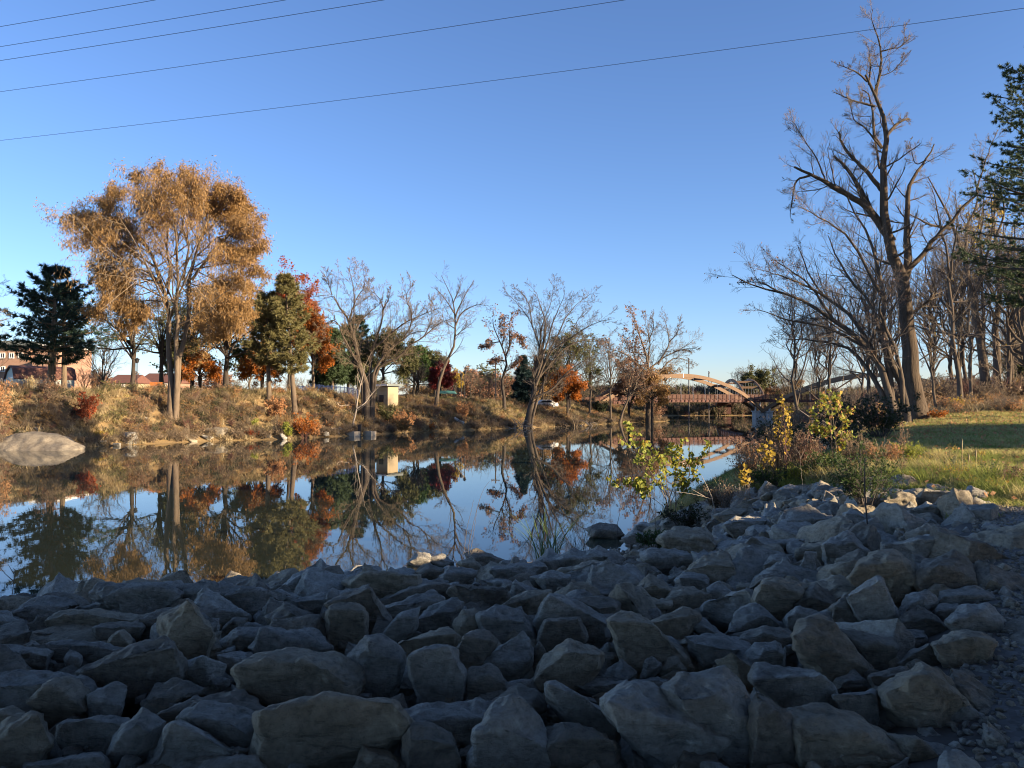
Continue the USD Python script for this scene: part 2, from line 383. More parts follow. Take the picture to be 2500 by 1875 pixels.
def stone(points, edge, seed, it=2, rough=1.0):
    """An angular stone: the hull of the points with worn edges and a broken surface."""
    m = manifold3d.Manifold.hull_points(np.asarray(points, float))
    size = np.ptp(points, axis=0).max()
    m = m.refine_to_length(edge)
    mm = m.to_mesh()
    v, f = np.array(mm.vert_properties[:, :3], float), np.array(mm.tri_verts)
    v = neighbours_smooth(v, f, it)
    n = np.array(trimesh.Trimesh(v, f, process=False).vertex_normals)
    k = 1.0 / max(size, 0.05)
    off = np.array([seed * 7.3, seed * 3.1, seed * 1.7])
    a = meshkit.fbm(v * k * 2.2 + off, 3, seed) - 0.5
    b = np.abs(meshkit.fbm(v * k * 5.0 + off, 4, seed + 9) - 0.5)
    c = meshkit.noise(v * k * 16 + off, seed + 4) - 0.5
    # flakes: stepped break surfaces
    st = np.round((meshkit.fbm(v * k * 1.6 * [1, 1, 2.2] + off, 2, seed + 2)) * 9) / 9 - 0.5
    dsp = size * rough * (0.13 * a - 0.17 * b + 0.034 * c + 0.10 * st)
    return v + n * dsp[:, None], f

CROP = {'A': (0, 1350, 800 / 2212), 'B': (700, 1350, 800 / 2212), 'C': (1400, 1350, 1100 / 2212), 'D': (1200, 1150, 1200 / 2212)}
# crop, outline, front upper edge, tone, what singles the stone out
HAND = [
 ('A', [(1100,440),(1265,300),(1325,370),(1435,545),(1370,680),(1235,755),(1105,600)], [(1265,305),(1330,470),(1310,560),(1365,680)], 1, 'tall pointed rock standing upright on its tip above the left rocks'),
 ('A', [(720,760),(860,640),(1105,590),(1230,730),(1220,850),(1000,960),(640,930),(560,800)], [(725,755),(1050,635),(1150,640)], 3, 'dark wedge slab with a thin pale edge leaning below the pointed rock'),
 ('A', [(1230,740),(1370,675),(1520,760),(1420,890),(1225,830)], [(1370,690),(1390,800)], 2, 'small pale-topped rock at the foot of the pointed rock'),
 ('A', [(1650,790),(1800,690),(2000,665),(2250,675),(2410,790),(2370,985),(2290,985),(1990,1040),(1660,940)], [(1650,795),(1820,745),(2080,745),(2190,780),(2290,870)], 1, 'big block with a broad flat pale top left of centre'),
 ('A', [(-60,790),(400,770),(540,790),(640,910),(600,1000),(300,1080),(-60,1080)], [(-60,900),(200,950),(480,860)], 0, 'very wide rounded rock cut by the left picture edge'),
 ('A', [(185,1010),(330,870),(470,850),(590,930),(590,1070),(440,1110),(340,1080)], [(350,900),(370,1080)], 1, 'blunt rock with a tan left face before the wide left rock'),
 ('A', [(-40,1200),(60,1100),(190,1050),(270,1090),(350,1280),(200,1400),(-40,1440)], [(60,1230),(250,1100)], 1, 'large tan rock in the bottom left corner'),
 ('A', [(-40,1060),(90,1015),(165,1070),(40,1190),(-40,1230)], [], 1, 'brown sliver of rock behind the tan corner rock'),
 ('A', [(410,1160),(480,1100),(840,1110),(860,1200),(840,1300),(640,1350),(440,1310)], [(420,1160),(600,1125),(850,1150)], 0, 'squat box-shaped rock with a rough face low on the left'),
 ('A', [(850,1120),(960,1020),(1110,1130),(1080,1200),(940,1360),(800,1420),(700,1380),(860,1260)], [], 0, 'hunched grey rock touching the squat box-shaped rock'),
 ('A', [(600,960),(770,880),(845,900),(835,1040),(790,1090),(690,1070),(600,1060)], [(610,970),(690,1020),(690,1070)], 2, 'small pale rock with a sloping face above the squat box-shaped rock'),
 ('A', [(980,980),(1060,860),(1190,845),(1290,870),(1460,915),(1270,970),(1100,1060),(975,1020)], [(1000,980),(1270,960)], 3, None),
 ('A', [(1080,1090),(1300,960),(1600,910),(1700,960),(1790,1090),(1600,1150),(1150,1180)], [(1120,1090),(1500,1000)], 3, None),
 ('A', [(1230,1120),(1390,995),(1560,1020),(1730,1100),(1790,1130),(1780,1330),(1660,1350),(1480,1200)], [(1300,1110),(1500,1120),(1640,1200)], 0, 'craggy grey rock left of the long layered slab'),
 ('A', [(990,1440),(1120,1190),(1250,1125),(1420,1180),(1640,1350),(1560,1400),(1200,1480)], [(1190,1160),(1190,1400)], 2, 'pale peaked rock at the bottom beside the long layered slab'),
 ('A', [(1790,1090),(1850,1060),(2180,985),(2450,985),(2530,1010),(2620,995),(2770,1160),(2700,1230),(2200,1370),(1990,1450),(1800,1420)], [(1800,1090),(2180,1000),(2600,1010)], 1, 'long layered slab with horizontal cracks at the bottom centre left'),
 ('A', [(200,1400),(640,1345),(700,1420),(690,1520),(150,1520)], [(220,1440),(660,1380)], 0, None),
 ('A', [(1200,1440),(1400,1350),(1700,1360),(1800,1460),(1780,1530),(1180,1530)], [(1230,1450),(1700,1400)], 2, None),
 ('A', [(-60,610),(100,615),(330,660),(300,770),(-60,780)], [(-60,660),(300,690)], 0, None),
 ('A', [(225,720),(270,665),(320,710),(315,775),(230,775)], [], 2, 'tiny upright pale stone on the left rocks'),
 ('A', [(435,700),(470,650),(550,680),(540,745),(440,775)], [], 2, 'tiny whitish stone lying on a broad dark rock at left'),
 ('A', [(190,610),(450,560),(640,570),(800,660),(640,730),(340,740),(330,640)], [(210,620),(600,620)], 0, None),
 ('A', [(725,590),(830,515),(890,570),(880,640),(820,665),(730,610)], [(800,530),(830,650)], 1, 'small upright rock with a pale right side left of the pointed rock'),
 ('A', [(330,460),(420,385),(700,370),(960,430),(950,470),(660,520),(640,560),(360,540)], [(340,450),(560,400),(680,460)], 1, 'long low tan boulder in the left half with an overhanging face'),
 ('A', [(655,500),(720,470),(940,455),(960,500),(930,560),(880,600),(700,590),(655,560)], [(660,500),(940,500)], 3, None),
 ('A', [(950,440),(1060,380),(1230,350),(1190,560),(950,560)], [(950,445),(1130,435)], 3, None),
 ('A', [(1320,330),(1375,240),(1480,280),(1660,410),(1670,450),(1540,470),(1480,430),(1330,410)], [(1350,400),(1450,380)], 2, 'pale wedge-shaped rock just behind the pointed rock'),
 ('A', [(1380,430),(1475,440),(1475,530),(1430,560),(1400,480)], [], 2, None),
 ('A', [(1240,250),(1400,180),(1780,210),(2000,270),(2000,330),(1860,400),(1640,390),(1500,290)], [(1500,285),(1750,240),(1990,300)], 0, 'very long rock at the water edge behind the pointed rock'),
 ('A', [(640,260),(700,205),(1080,190),(1210,240),(1200,290),(960,420),(900,400),(690,300)], [(830,250),(1050,230),(1200,280)], 0, 'wide flat-topped rock at the left water edge'),
 ('A', [(620,360),(730,250),(900,310),(890,400),(700,380)], [], 0, None),
 ('A', [(80,400),(250,300),(480,310),(520,350),(440,380),(330,450),(200,460)], [], 0, None),
 ('A', [(-40,340),(30,290),(180,330),(60,400),(-40,380)], [], 0, None),
 ('A', [(-40,400),(60,400),(210,500),(180,525),(-40,540)], [], 2, None),
 ('A', [(205,500),(255,415),(330,480),(330,520),(220,525)], [], 3, None),
 ('A', [(-40,540),(200,520),(380,535),(200,600),(-40,600)], [], 3, None),
 ('A', [(460,270),(510,220),(640,260),(620,300),(480,300)], [], 2, None),
 ('A', [(500,300),(560,270),(610,300),(600,330),(520,340)], [], 0, None),
 ('A', [(1800,430),(1930,335),(2130,430),(2150,510),(2000,550),(1880,500)], [], 3, None),
 ('A', [(1700,640),(1800,500),(1990,545),(2120,510),(2200,640),(2000,670),(1740,690)], [(1790,520),(1900,660)], 0, 'double-humped rock behind the big flat-topped block'),
 ('A', [(1460,620),(1600,510),(1750,520),(1700,640),(1620,660),(1480,660)], [], 0, None),
 ('A', [(1460,680),(1600,655),(1790,700),(1640,800),(1500,760)], [], 2, None),
 ('A', [(1640,490),(1740,470),(1900,480),(1960,520),(1800,540)], [], 0, None),
 ('A', [(1500,520),(1580,430),(1670,440),(1640,500),(1540,540)], [], 3, None),
 ('A', [(1520,170),(1560,120),(1620,140),(1640,190),(1540,195)], [], 1, 'small round tan stone topping the pile against the water'),
 ('A', [(1800,180),(1870,120),(1960,170),(1860,215)], [], 0, None),
 ('B', [(285,400),(330,335),(480,350),(540,420),(535,570),(450,610),(290,590)], [(300,390),(500,400)], 1, 'smooth squarish rock with rounded corners left of centre'),
 ('B', [(280,340),(460,240),(560,240),(640,340),(690,480),(640,540),(540,520),(480,380)], [(290,345),(560,250),(600,330)], 3, 'dark gabled rock behind the smooth squarish rock'),
 ('B', [(410,190),(540,130),(880,140),(880,220),(850,290),(640,320),(430,220)], [(540,150),(700,160),(860,150),(850,290)], 1, 'long block with a square pale end near the water left of centre'),
 ('B', [(860,260),(890,190),(1040,170),(1115,240),(1090,310),(960,290)], [], 0, None),
 ('B', [(1100,260),(1150,210),(1330,195),(1470,250),(1480,290),(1450,350),(1180,350)], [(1150,215),(1460,250)], 3, 'long dark rounded block in the middle of the slope'),
 ('B', [(1330,185),(1420,170),(1550,210),(1570,250),(1490,260)], [], 0, None),
 ('B', [(650,370),(740,320),(980,265),(1040,320),(900,360),(740,460),(660,420)], [], 0, None),
 ('B', [(880,440),(950,370),(1140,300),(1175,330),(1180,400),(1110,500),(880,520)], [(890,490),(1020,400),(1115,400)], 0, 'cracked grey rock with split blocky faces mid slope'),
 ('B', [(650,540),(760,400),(900,350),(860,520),(700,590)], [], 0, None),
 ('B', [(1130,480),(1190,380),(1270,365),(1310,400),(1290,480),(1170,570)], [], 1, None),
 ('B', [(1315,420),(1440,350),(1580,350),(1660,470),(1690,590),(1600,540),(1410,600),(1320,500)], [(1320,430),(1450,470),(1595,460),(1600,560)], 0, 'grey block with a flat tilted top and tail at picture centre'),
 ('B', [(1670,500),(1720,360),(1790,275),(1900,300),(2060,370),(2160,470),(2150,560),(2000,560),(1960,440),(1760,460)], [(1790,285),(1900,420)], 0, 'large ridged boulder right of centre with a rough crest'),
 ('B', [(1700,590),(1750,460),(1960,430),(2010,580),(1800,640)], [(1760,465),(1950,450)], 3, 'angular dark block leaning before the ridged boulder'),
 ('B', [(390,730),(530,550),(650,540),(780,660),(780,740),(700,930),(600,950),(480,830)], [], 0, 'rough eight-sided rock standing left of the tall flat slab'),
 ('B', [(720,620),(800,570),(1080,505),(1160,560),(1130,620),(840,700),(790,740)], [(800,590),(1120,540)], 1, 'long tan beam-like rock behind the tall flat slab'),
 ('B', [(830,700),(870,665),(1080,625),(1150,650),(1190,830),(1190,1020),(900,1010)], [(840,700),(1075,640),(1180,830),(1180,1020)], 0, 'tall flat slab standing upright with a straight right edge'),
 ('B', [(1150,640),(1230,530),(1330,510),(1410,590),(1400,630),(1200,830),(1160,760)], [(1200,560),(1390,600)], 3, None),
 ('B', [(1290,740),(1590,515),(1640,560),(1650,720),(1560,800),(1440,810)], [(1310,740),(1440,800)], 2, 'pale triangular slab right of the tall flat slab'),
 ('B', [(1200,850),(1260,750),(1380,740),(1490,890),(1400,1000),(1200,1010)], [], 3, None),
 ('B', [(1670,650),(1700,590),(1750,660),(1720,760),(1660,740)], [], 3, None),
 ('B', [(1680,850),(1760,680),(1900,590),(2050,620),(2120,690),(2080,800),(1780,960),(1690,900)], [(1700,840),(1900,660),(2100,680)], 1, 'pitted tan oval rock below the ridged boulder'),
 ('B', [(780,1080),(940,1010),(1250,1020),(1390,1000),(1300,1180),(1250,1300),(1050,1120),(850,1140)], [], 0, None),
 ('B', [(800,1210),(860,1140),(960,1130),(1100,1220),(1160,1420),(1100,1500),(820,1500)], [], 3, None),
 ('B', [(1255,1390),(1300,1230),(1430,1000),(1510,950),(1640,1000),(1730,1100),(1735,1290),(1780,1400),(1720,1500),(1500,1380),(1270,1420)], [(1300,1240),(1440,1180),(1600,1240),(1740,1320)], 2, 'big pale slanted slab at the bottom centre'),
 ('B', [(1230,1200),(1400,1000),(1560,870),(1700,940),(1740,1050),(1640,1000),(1480,960),(1330,1180)], [], 3, None),
 ('B', [(1780,900),(1830,860),(1960,930),(2150,1060),(2230,1180),(2200,1230),(1900,1100),(1780,1010)], [(1790,900),(1930,940),(2200,1130)], 0, 'narrow block tipping down to the right near the bottom centre'),
 ('B', [(1730,1190),(1870,1110),(2000,1150),(2120,1200),(2220,1290),(2220,1500),(1780,1500),(1750,1310)], [], 3, 'dark round-backed rock at the bottom right of centre'),
 ('B', [(440,1480),(530,1285),(620,1340),(660,1380),(720,1350),(745,1420),(720,1520)], [], 1, 'small twin-peaked stone on the bottom edge below the layered slab'),
 ('B', [(1240,1450),(1380,1370),(1550,1410),(1640,1500),(1250,1520)], [], 1, None),
 ('B', [(1890,880),(2100,830),(2300,830),(2350,950),(2150,1000)], [], 0, None),
 ('B', [(1380,120),(1400,85),(1700,60),(1735,110),(1640,150),(1500,190),(1390,150)], [(1390,110),(1720,90)], 0, None),
 ('B', [(1720,40),(1800,0),(2100,-20),(2140,40),(1960,110),(1740,120)], [(1730,50),(2120,20)], 0, 'wide flat slab near the water in the centre'),
 ('B', [(1040,150),(1110,90),(1280,110),(1260,160),(1130,215),(1060,190)], [], 0, None),
 ('B', [(1210,0),(1290,-20),(1480,50),(1440,80),(1290,110),(1230,60)], [], 3, None),
 ('B', [(870,120),(960,65),(1060,100),(1010,160),(890,170)], [], 3, None),
 ('B', [(820,60),(880,-10),(960,0),(970,60),(880,95)], [], 0, None),
 ('B', [(960,20),(1050,10),(1120,60),(1060,90),(970,60)], [], 0, None),
 ('B', [(1160,70),(1250,15),(1330,110),(1280,135)], [], 1, None),
 ('B', [(370,130),(480,80),(540,120),(480,150),(400,160)], [], 2, None),
 ('B', [(1660,160),(1790,120),(1900,150),(1890,220),(1750,240)], [(1740,170),(1890,170)], 0, None),
 ('B', [(1450,350),(1600,250),(1770,250),(1760,310),(1640,420),(1600,350)], [], 1, None),
 ('B', [(60,320),(200,270),(540,220),(460,260),(290,330),(270,400),(120,400)], [], 0, None),
 ('B', [(1950,300),(2130,290),(2250,330),(2200,480),(2100,400)], [], 3, None),
 ('C', [(185,330),(290,280),(370,330),(520,480),(570,560),(430,560),(300,570),(210,420)], [(190,340),(380,350),(560,560)], 1, 'big leaning slab with a flat tan face right of the pitted rock'),
 ('C', [(180,760),(200,690),(280,640),(380,635),(560,730),(740,910),(720,970),(560,1010),(480,1056),(330,960),(230,870)], [(200,740),(390,830),(600,900),(735,920)], 2, 'largest pale boulder sloping down to the right at the bottom'),
 ('C', [(430,640),(550,570),(740,545),(840,640),(870,860),(850,1020),(760,1020),(720,830),(600,740)], [(540,720),(720,700),(800,840),(850,960)], 0, 'upright slab with a curved right edge behind the largest pale boulder'),
 ('C', [(870,700),(900,660),(1060,800),(1110,1056),(870,1056)], [], 3, None),
 ('C', [(905,620),(930,555),(1160,565),(1290,720),(1360,835),(1200,780),(1100,760),(1020,760)], [(910,630),(1110,650),(1220,600)], 0, 'trapezoid block with a pale right edge at lower right'),
 ('C', [(1060,840),(1090,765),(1180,760),(1260,820),(1500,880),(1560,890),(1640,1010),(1500,960),(1300,900),(1240,960),(1240,1080),(1110,1080)], [], 1, 'long tan rock with a raised left end near the bottom right'),
 ('C', [(1235,950),(1300,895),(1500,950),(1690,1050),(1690,1090),(1240,1090)], [], 1, 'low brown rock on the bottom edge before the long tan rock'),
 ('C', [(1270,690),(1480,670),(1500,790),(1480,870),(1360,830),(1300,750)], [(1275,700),(1480,685)], 0, 'squared block between the trapezoid block and the hexagon boulder'),
 ('C', [(1540,690),(1600,640),(1720,555),(1830,600),(2030,790),(1960,840),(1890,890),(1700,830),(1560,740)], [(1550,690),(1730,600),(1980,820)], 1, 'large hexagonal boulder beside the gravel path'),
 ('C', [(1555,890),(1680,885),(1800,960),(1825,1020),(1760,1056),(1640,1010)], [(1690,900),(1740,1040)], 1, 'small tan rock at the bottom by the gravel path'),
 ('C', [(2010,980),(2035,810),(2120,890),(2180,960),(2140,990)], [], 1, 'outermost small rock lying on the gravel at lower right'),
 ('C', [(1090,400),(1140,330),(1210,290),(1310,390),(1450,560),(1450,640),(1300,510),(1180,540),(1100,470)], [(1100,420),(1230,500),(1440,600)], 1, 'long ribbed boulder slanting towards the hexagonal boulder'),
 ('C', [(1085,570),(1220,515),(1320,530),(1450,630),(1270,640),(1240,620)], [], 3, None),
 ('C', [(1030,320),(1110,250),(1190,290),(1130,340),(1090,390),(1050,370)], [], 2, None),
 ('C', [(750,390),(830,270),(900,260),(1010,330),(1070,400),(940,370),(820,400)], [], 0, 'bluish domed rock left of the long ribbed boulder'),
 ('C', [(820,430),(860,380),(950,355),(1060,390),(1090,440),(1040,470),(900,440),(830,470)], [], 3, None),
 ('C', [(845,520),(900,440),(1000,430),(1040,480),(1030,560),(920,560)], [], 2, 'small pale blotched rock left of the long ribbed boulder foot'),
 ('C', [(700,530),(780,480),(910,570),(890,640),(830,650),(740,560)], [(780,490),(890,600)], 1, None),
 ('C', [(550,400),(600,395),(740,430),(800,470),(780,510),(640,560)], [(600,440),(790,480)], 0, None),
 ('C', [(390,340),(520,260),(560,255),(610,310),(560,370),(510,440),(450,390)], [(400,340),(560,310)], 1, None),
 ('C', [(550,350),(640,320),(740,410),(720,430),(620,400)], [], 0, None),
 ('C', [(415,570),(460,515),(510,505),(550,570),(480,600)], [], 1, None),
 ('C', [(1345,210),(1500,125),(1550,220),(1600,330),(1520,380),(1430,340),(1400,240)], [(1350,220),(1430,230),(1500,140)], 2, 'pale upright rock in front of the two big round boulders'),
 ('C', [(1260,270),(1340,210),(1400,240),(1450,370),(1380,385),(1270,340)], [], 3, None),
 ('C', [(1355,120),(1420,30),(1560,-10),(1640,40),(1700,110),(1690,150),(1580,240),(1540,190),(1500,120),(1370,140)], [(1420,60),(1600,60)], 1, 'left of the two big round tan boulders at right'),
 ('C', [(1690,150),(1740,40),(1870,-10),(1950,50),(1990,170),(1930,190),(1800,220),(1710,170)], [], 3, 'right of the two big round boulders, dark, by the path'),
 ('C', [(1590,290),(1640,210),(1740,170),(1790,240),(1740,280),(1620,330)], [], 2, 'bluish pale rock right of the pale upright rock'),
 ('C', [(1590,340),(1690,240),(1780,310),(1860,380),(1700,400)], [], 3, None),
 ('C', [(1790,240),(1820,190),(1980,175),(2090,240),(2080,270),(1900,270)], [], 0, 'low flat grey rock at the path edge below the dark round boulder'),
 ('C', [(1845,340),(1920,260),(2030,250),(2110,320),(2100,430),(2050,420),(1900,380)], [], 2, 'rounded pale boulder at the path edge'),
 ('C', [(1780,290),(1800,245),(1880,250),(1900,300),(1850,330)], [], 0, None),
 ('C', [(1770,450),(1850,400),(1980,390),(2060,440),(2020,540),(1880,580),(1810,510)], [(1780,450),(1980,410),(2050,440)], 1, 'flat-topped oval boulder at the path edge above the hexagonal boulder'),
 ('C', [(1590,540),(1640,490),(1740,440),(1810,520),(1790,570),(1640,560)], [(1610,540),(1740,450)], 3, None),
 ('C', [(1510,390),(1580,375),(1710,375),(1730,430),(1640,470),(1550,440)], [(1580,410),(1720,410)], 0, None),
 ('C', [(1320,380),(1400,370),(1560,410),(1590,470),(1560,560),(1450,550)], [], 3, None),
 ('C', [(1450,600),(1560,560),(1630,550),(1650,580),(1500,690)], [], 3, None),
 ('C', [(1270,620),(1310,600),(1450,640),(1470,680),(1270,680)], [], 3, None),
 ('C', [(890,230),(940,140),(1040,125),(1130,160),(1110,210),(1000,310),(930,290)], [(940,150),(1120,200)], 1, 'tan square-shouldered rock in the middle of the right slope'),
 ('C', [(1070,250),(1190,140),(1240,170),(1290,260),(1200,300)], [], 3, None),
 ('C', [(290,190),(380,100),(440,140),(530,210),(545,245),(480,230),(380,180)], [(300,190),(400,150),(530,220)], 1, None),
 ('C', [(500,130),(540,90),(640,110),(665,180),(540,190)], [], 0, None),
 ('C', [(560,80),(720,0),(790,50),(800,100),(660,140)], [], 1, 'rounded tan boulder on the upper right slope below the lit bushes'),
 ('C', [(930,60),(1000,0),(1060,40),(1050,90),(950,100)], [], 2, None),
 ('C', [(1120,60),(1140,-10),(1190,-10),(1190,90),(1120,105)], [], 2, 'small upright brick-like stone on the right slope'),
 ('C', [(270,260),(330,225),(470,230),(470,260),(340,300)], [], 1, None),
 ('C', [(870,170),(920,100),(1030,90),(1040,130),(940,150)], [], 3, None),
 ('C', [(660,170),(720,135),(790,210),(740,235),(680,220)], [], 0, None),
 ('C', [(500,1050),(620,985),(700,1000),(770,1070),(500,1090)], [], 3, None),
 ('C', [(1880,620),(1920,565),(2000,610),(1980,660)], [], 1, None),
 ('C', [(10,640),(120,600),(420,590),(480,640),(430,700),(300,650),(60,690)], [], 0, None),
 ('D', [(770,310),(850,260),(960,255),(1010,330),(990,370),(900,380),(790,350)], [(780,300),(970,300)], 1, 'broad boulder with a low tan face on the upper slope right of centre'),
 ('D', [(1490,330),(1600,265),(1690,360),(1600,400),(1500,370)], [(1500,330),(1620,320)], 0, 'pale peaked boulder on the upper right slope before the dark twig'),
 ('D', [(1050,240),(1100,200),(1230,195),(1230,225),(1150,275),(1080,270)], [(1110,225),(1230,225)], 2, 'rock with a flat whitish top on the upper slope'),
 ('D', [(430,260),(480,230),(560,235),(590,280),(560,305),(450,290)], [], 3, 'dark rounded rock at the water edge by the reeds'),
 ('D', [(770,240),(820,190),(920,180),(930,220),(830,265)], [], 2, None),
 ('D', [(890,440),(970,380),(1050,365),(1110,450),(1000,500)], [], 1, None),
 ('D', [(1160,400),(1180,340),(1280,320),(1310,370),(1230,410)], [], 1, None),
 ('D', [(1225,430),(1260,380),(1310,365),(1340,410),(1330,460),(1240,460)], [], 0, None),
 ('D', [(680,370),(730,345),(860,360),(900,400),(880,440),(720,440),(690,400)], [], 0, None),
 ('D', [(1290,230),(1330,170),(1430,150),(1530,190),(1520,230),(1400,270)], [(1300,225),(1520,210)], 0, 'large low grey slab on the upper slope under the fine green bush'),
 ('D', [(1240,270),(1280,245),(1340,250),(1390,280),(1380,300),(1260,295)], [], 2, None),
 ('D', [(1010,200),(1060,170),(1140,170),(1140,190),(1060,230)], [(1020,200),(1140,182)], 1, None),
 ('D', [(1760,130),(1830,90),(1900,110),(1905,150),(1800,160)], [], 1, 'sunlit tan rock right of the fine green bush'),
 ('D', [(1290,85),(1340,60),(1380,70),(1370,100),(1300,105)], [], 2, 'brightest sunlit pale stone atop the far end of the rocks'),
 ('D', [(1460,70),(1480,40),(1520,60),(1530,85),(1480,95)], [], 1, 'sunlit peaked tan stone left of the fine green bush'),
 ('D', [(1130,140),(1200,112),(1220,125),(1170,145)], [], 1, 'long sunlit tan stone at the left of the far rock end'),
 ('D', [(1910,110),(1950,75),(1990,110),(1970,140),(1920,130)], [], 1, 'sunlit pointed stone at the grass edge'),
 ('D', [(1990,150),(2020,120),(2080,140),(2080,175),(2030,180)], [], 3, 'brown stone half in the grass at the right rock end'),
 ('D', [(1310,135),(1360,118),(1395,130),(1380,148),(1320,146)], [], 1, 'low sunlit stone in front of the brightest pale stone'),
 ('D', [(1215,115),(1270,82),(1300,90),(1250,125)], [], 1, 'slanting sunlit stone left of the brightest pale stone'),
 ('D', [(1580,190),(1620,170),(1690,210),(1650,240),(1590,230)], [], 2, None),
 ('D', [(2060,310),(2120,285),(2210,320),(2200,350),(2100,340)], [], 2, None),
 ('D', [(1870,280),(1960,240),(2020,280),(1990,330),(1880,330)], [], 1, None),
 ('D', [(590,300),(640,260),(690,290),(680,315),(610,320)], [], 0, None),
 ('D', [(700,290),(780,275),(790,310),(720,305)], [], 2, None),
 ('D', [(640,240),(680,225),(710,250),(690,265),(650,262)], [], 2, None),
 ('D', [(1130,370),(1180,305),(1390,300),(1390,330),(1180,370)], [(1140,345),(1390,315)], 0, None),
 ('D', [(1900,170),(1960,130),(2030,165),(2020,190),(1930,190)], [], 2, None),
]

rng = np.random.default_rng(11)
ROCKS = []                       # (centre, radius, width px, tone, label)
HPOLY = []
def hand_rock(i, crop, sil, ridge, tone, label):
    ox, oy, s = CROP[crop]
    S = np.array([(ox + x * s, oy + y * s) for x, y in sil])
    R = np.array([(ox + x * s, oy + y * s) for x, y in ridge]).reshape(-1, 2)
    c = S.mean(0)
    S, R = c + (S - c) * [1.18, 1.10] + [0, 0.02 * np.ptp(S[:, 1])], c + (R - c) * [1.18, 1.10]
    HPOLY.append(Polygon(S).buffer(0))
    low = S[:, 1].max()
    base = ground_hit(c[0], min(low + 4, 1960), -0.06, 1.8, 45)
    D0 = base[1]
    w = np.ptp(S[:, 0]) * D0 / FPX
    h = np.ptp(S[:, 1]) * D0 / FPX
    th = 0.55 * min(w, 1.3 * h + 0.15)                      # half of its thickness along the view
    D = D0 + th * 0.75
    if not len(R) and i % 5:                                 # most stones show an upper and a front face
        x0_, x1_, y0_, y1_ = S[:, 0].min(), S[:, 0].max(), S[:, 1].min(), S[:, 1].max()
        w_, h_ = x1_ - x0_, y1_ - y0_
        tl = rng.uniform(-0.16, 0.16)
        R = np.array([(x0_ + 0.14 * w_, y0_ + (0.40 + tl) * h_), (x0_ + rng.uniform(0.35, 0.65) * w_, y0_ + rng.uniform(0.26, 0.44) * h_), (x1_ - 0.12 * w_, y0_ + (0.42 - tl) * h_)])
        SP = Polygon(S).buffer(-0.02 * w_)
        R = np.array([p for p in R if SP.contains(Point(*p))]).reshape(-1, 2)
    P = []
    for x, y in S:                                           # the outline
        up = (low - y) / max(np.ptp(S[:, 1]), 1)
        P.append(at(x, y, D + th * 0.30 * (up - 0.3)))
    back = c + (S - c) * 0.72
    for x, y in back:
        P.append(at(x, y, D + th * 0.95))
    if len(R):
        for x, y in c + (R - c) * 0.97:
            P.append(at(x, y, D - th * 0.62))
        for x, y in S[S[:, 1] > c[1]]:
            q = c + ((x, y) - c) * np.array([0.88, 0.93])
            P.append(at(*q, D - th * 0.62))
    else:
        a = rng.uniform(-0.25, 0.25, 2)
        for x, y in c + (S - c) * 0.58:
            P.append(at(x + a[0] * np.ptp(S[:, 0]) * 0.4, y + (0.12 + 0.2 * a[1]) * np.ptp(S[:, 1]), D - th * (0.5 + 0.25 * rng.random())))
    P = np.array(P)
    low3 = P[:, 2].min()
    foot = P[P[:, 2] < low3 + 0.3 * np.ptp(P[:, 2])].copy()
    foot = foot.mean(0) + (foot - foot.mean(0)) * 0.75
    foot[:, 2] = low3 - 0.18 * max(np.ptp(P[:, 2]), 0.2)
    P = np.vstack([P, foot])
    edge = np.clip(3.2 * D / FPX * 1.75, 0.027, 0.09)
    v, f = stone(P, edge, 100 + i, 1)
    ctr = v.mean(0)
    ctr[2] = v[:, 2].min()
    ROCKS.append(dict(v=v, f=f, at=ctr, c=c, size=math.sqrt(w * h), tone=tone, label=label, wpx=np.ptp(S[:, 0]), shape=w / max(h, 1e-3)))

for i, (crop, sil, ridge, tone, label) in enumerate(HAND):
    hand_rock(i, crop, sil, ridge, tone, label)

# the rest of the riprap: stones of a few forms dropped in the gaps, sunk a little lower
FORMS = []
for k in range(22):
    r = np.random.default_rng(500 + k)
    n = r.integers(6, 11)
    d = r.normal(size=(n, 3))
    d /= np.linalg.norm(d, axis=1, keepdims=True)
    pts = np.vstack([d * [0.5, 0.40, 0.33], (r.random((8, 3)) > 0.5) * [0.66, 0.52, 0.42] - [0.33, 0.26, 0.21]])
    pts += r.normal(size=pts.shape) * 0.03
    FORMS.append(stone(pts, 0.055, 40 + k, 1, 1.15))

from shapely import union_all
from shapely.prepared import prep
HU = union_all([p.buffer(-2) for p in HPOLY])
hu_p = prep(HU)
fill, spots = [], []
minx, miny, maxx, maxy = RIPRAP.bounds
cellr = np.random.default_rng(77)
tries = 0
PTS = np.zeros((0, 3))
RIP = prep(RIPRAP.buffer(0.25))
for want, r0, r1 in ((1100, 0.22, 0.40), (2600, 0.13, 0.22), (5200, 0.06, 0.13)):
    got = 0
    for _ in range(want * 12):
        if got >= want:
            break
        x, y = cellr.uniform(minx, maxx), cellr.uniform(-1.5, maxy)
        if x < -0.75 * y - 4.5 or x < -15:
            continue
        if not RIP.contains(Point(x, y)):
            continue
        rr = cellr.uniform(r0, r1) * (0.75 + 0.5 * (y > 5))
        if len(PTS) and (np.hypot(PTS[:, 0] - x, PTS[:, 1] - y) < 0.60 * (PTS[:, 2] + rr)).any():
            continue
        PTS = np.vstack([PTS, [x, y, rr]])
        got += 1
fillers = []
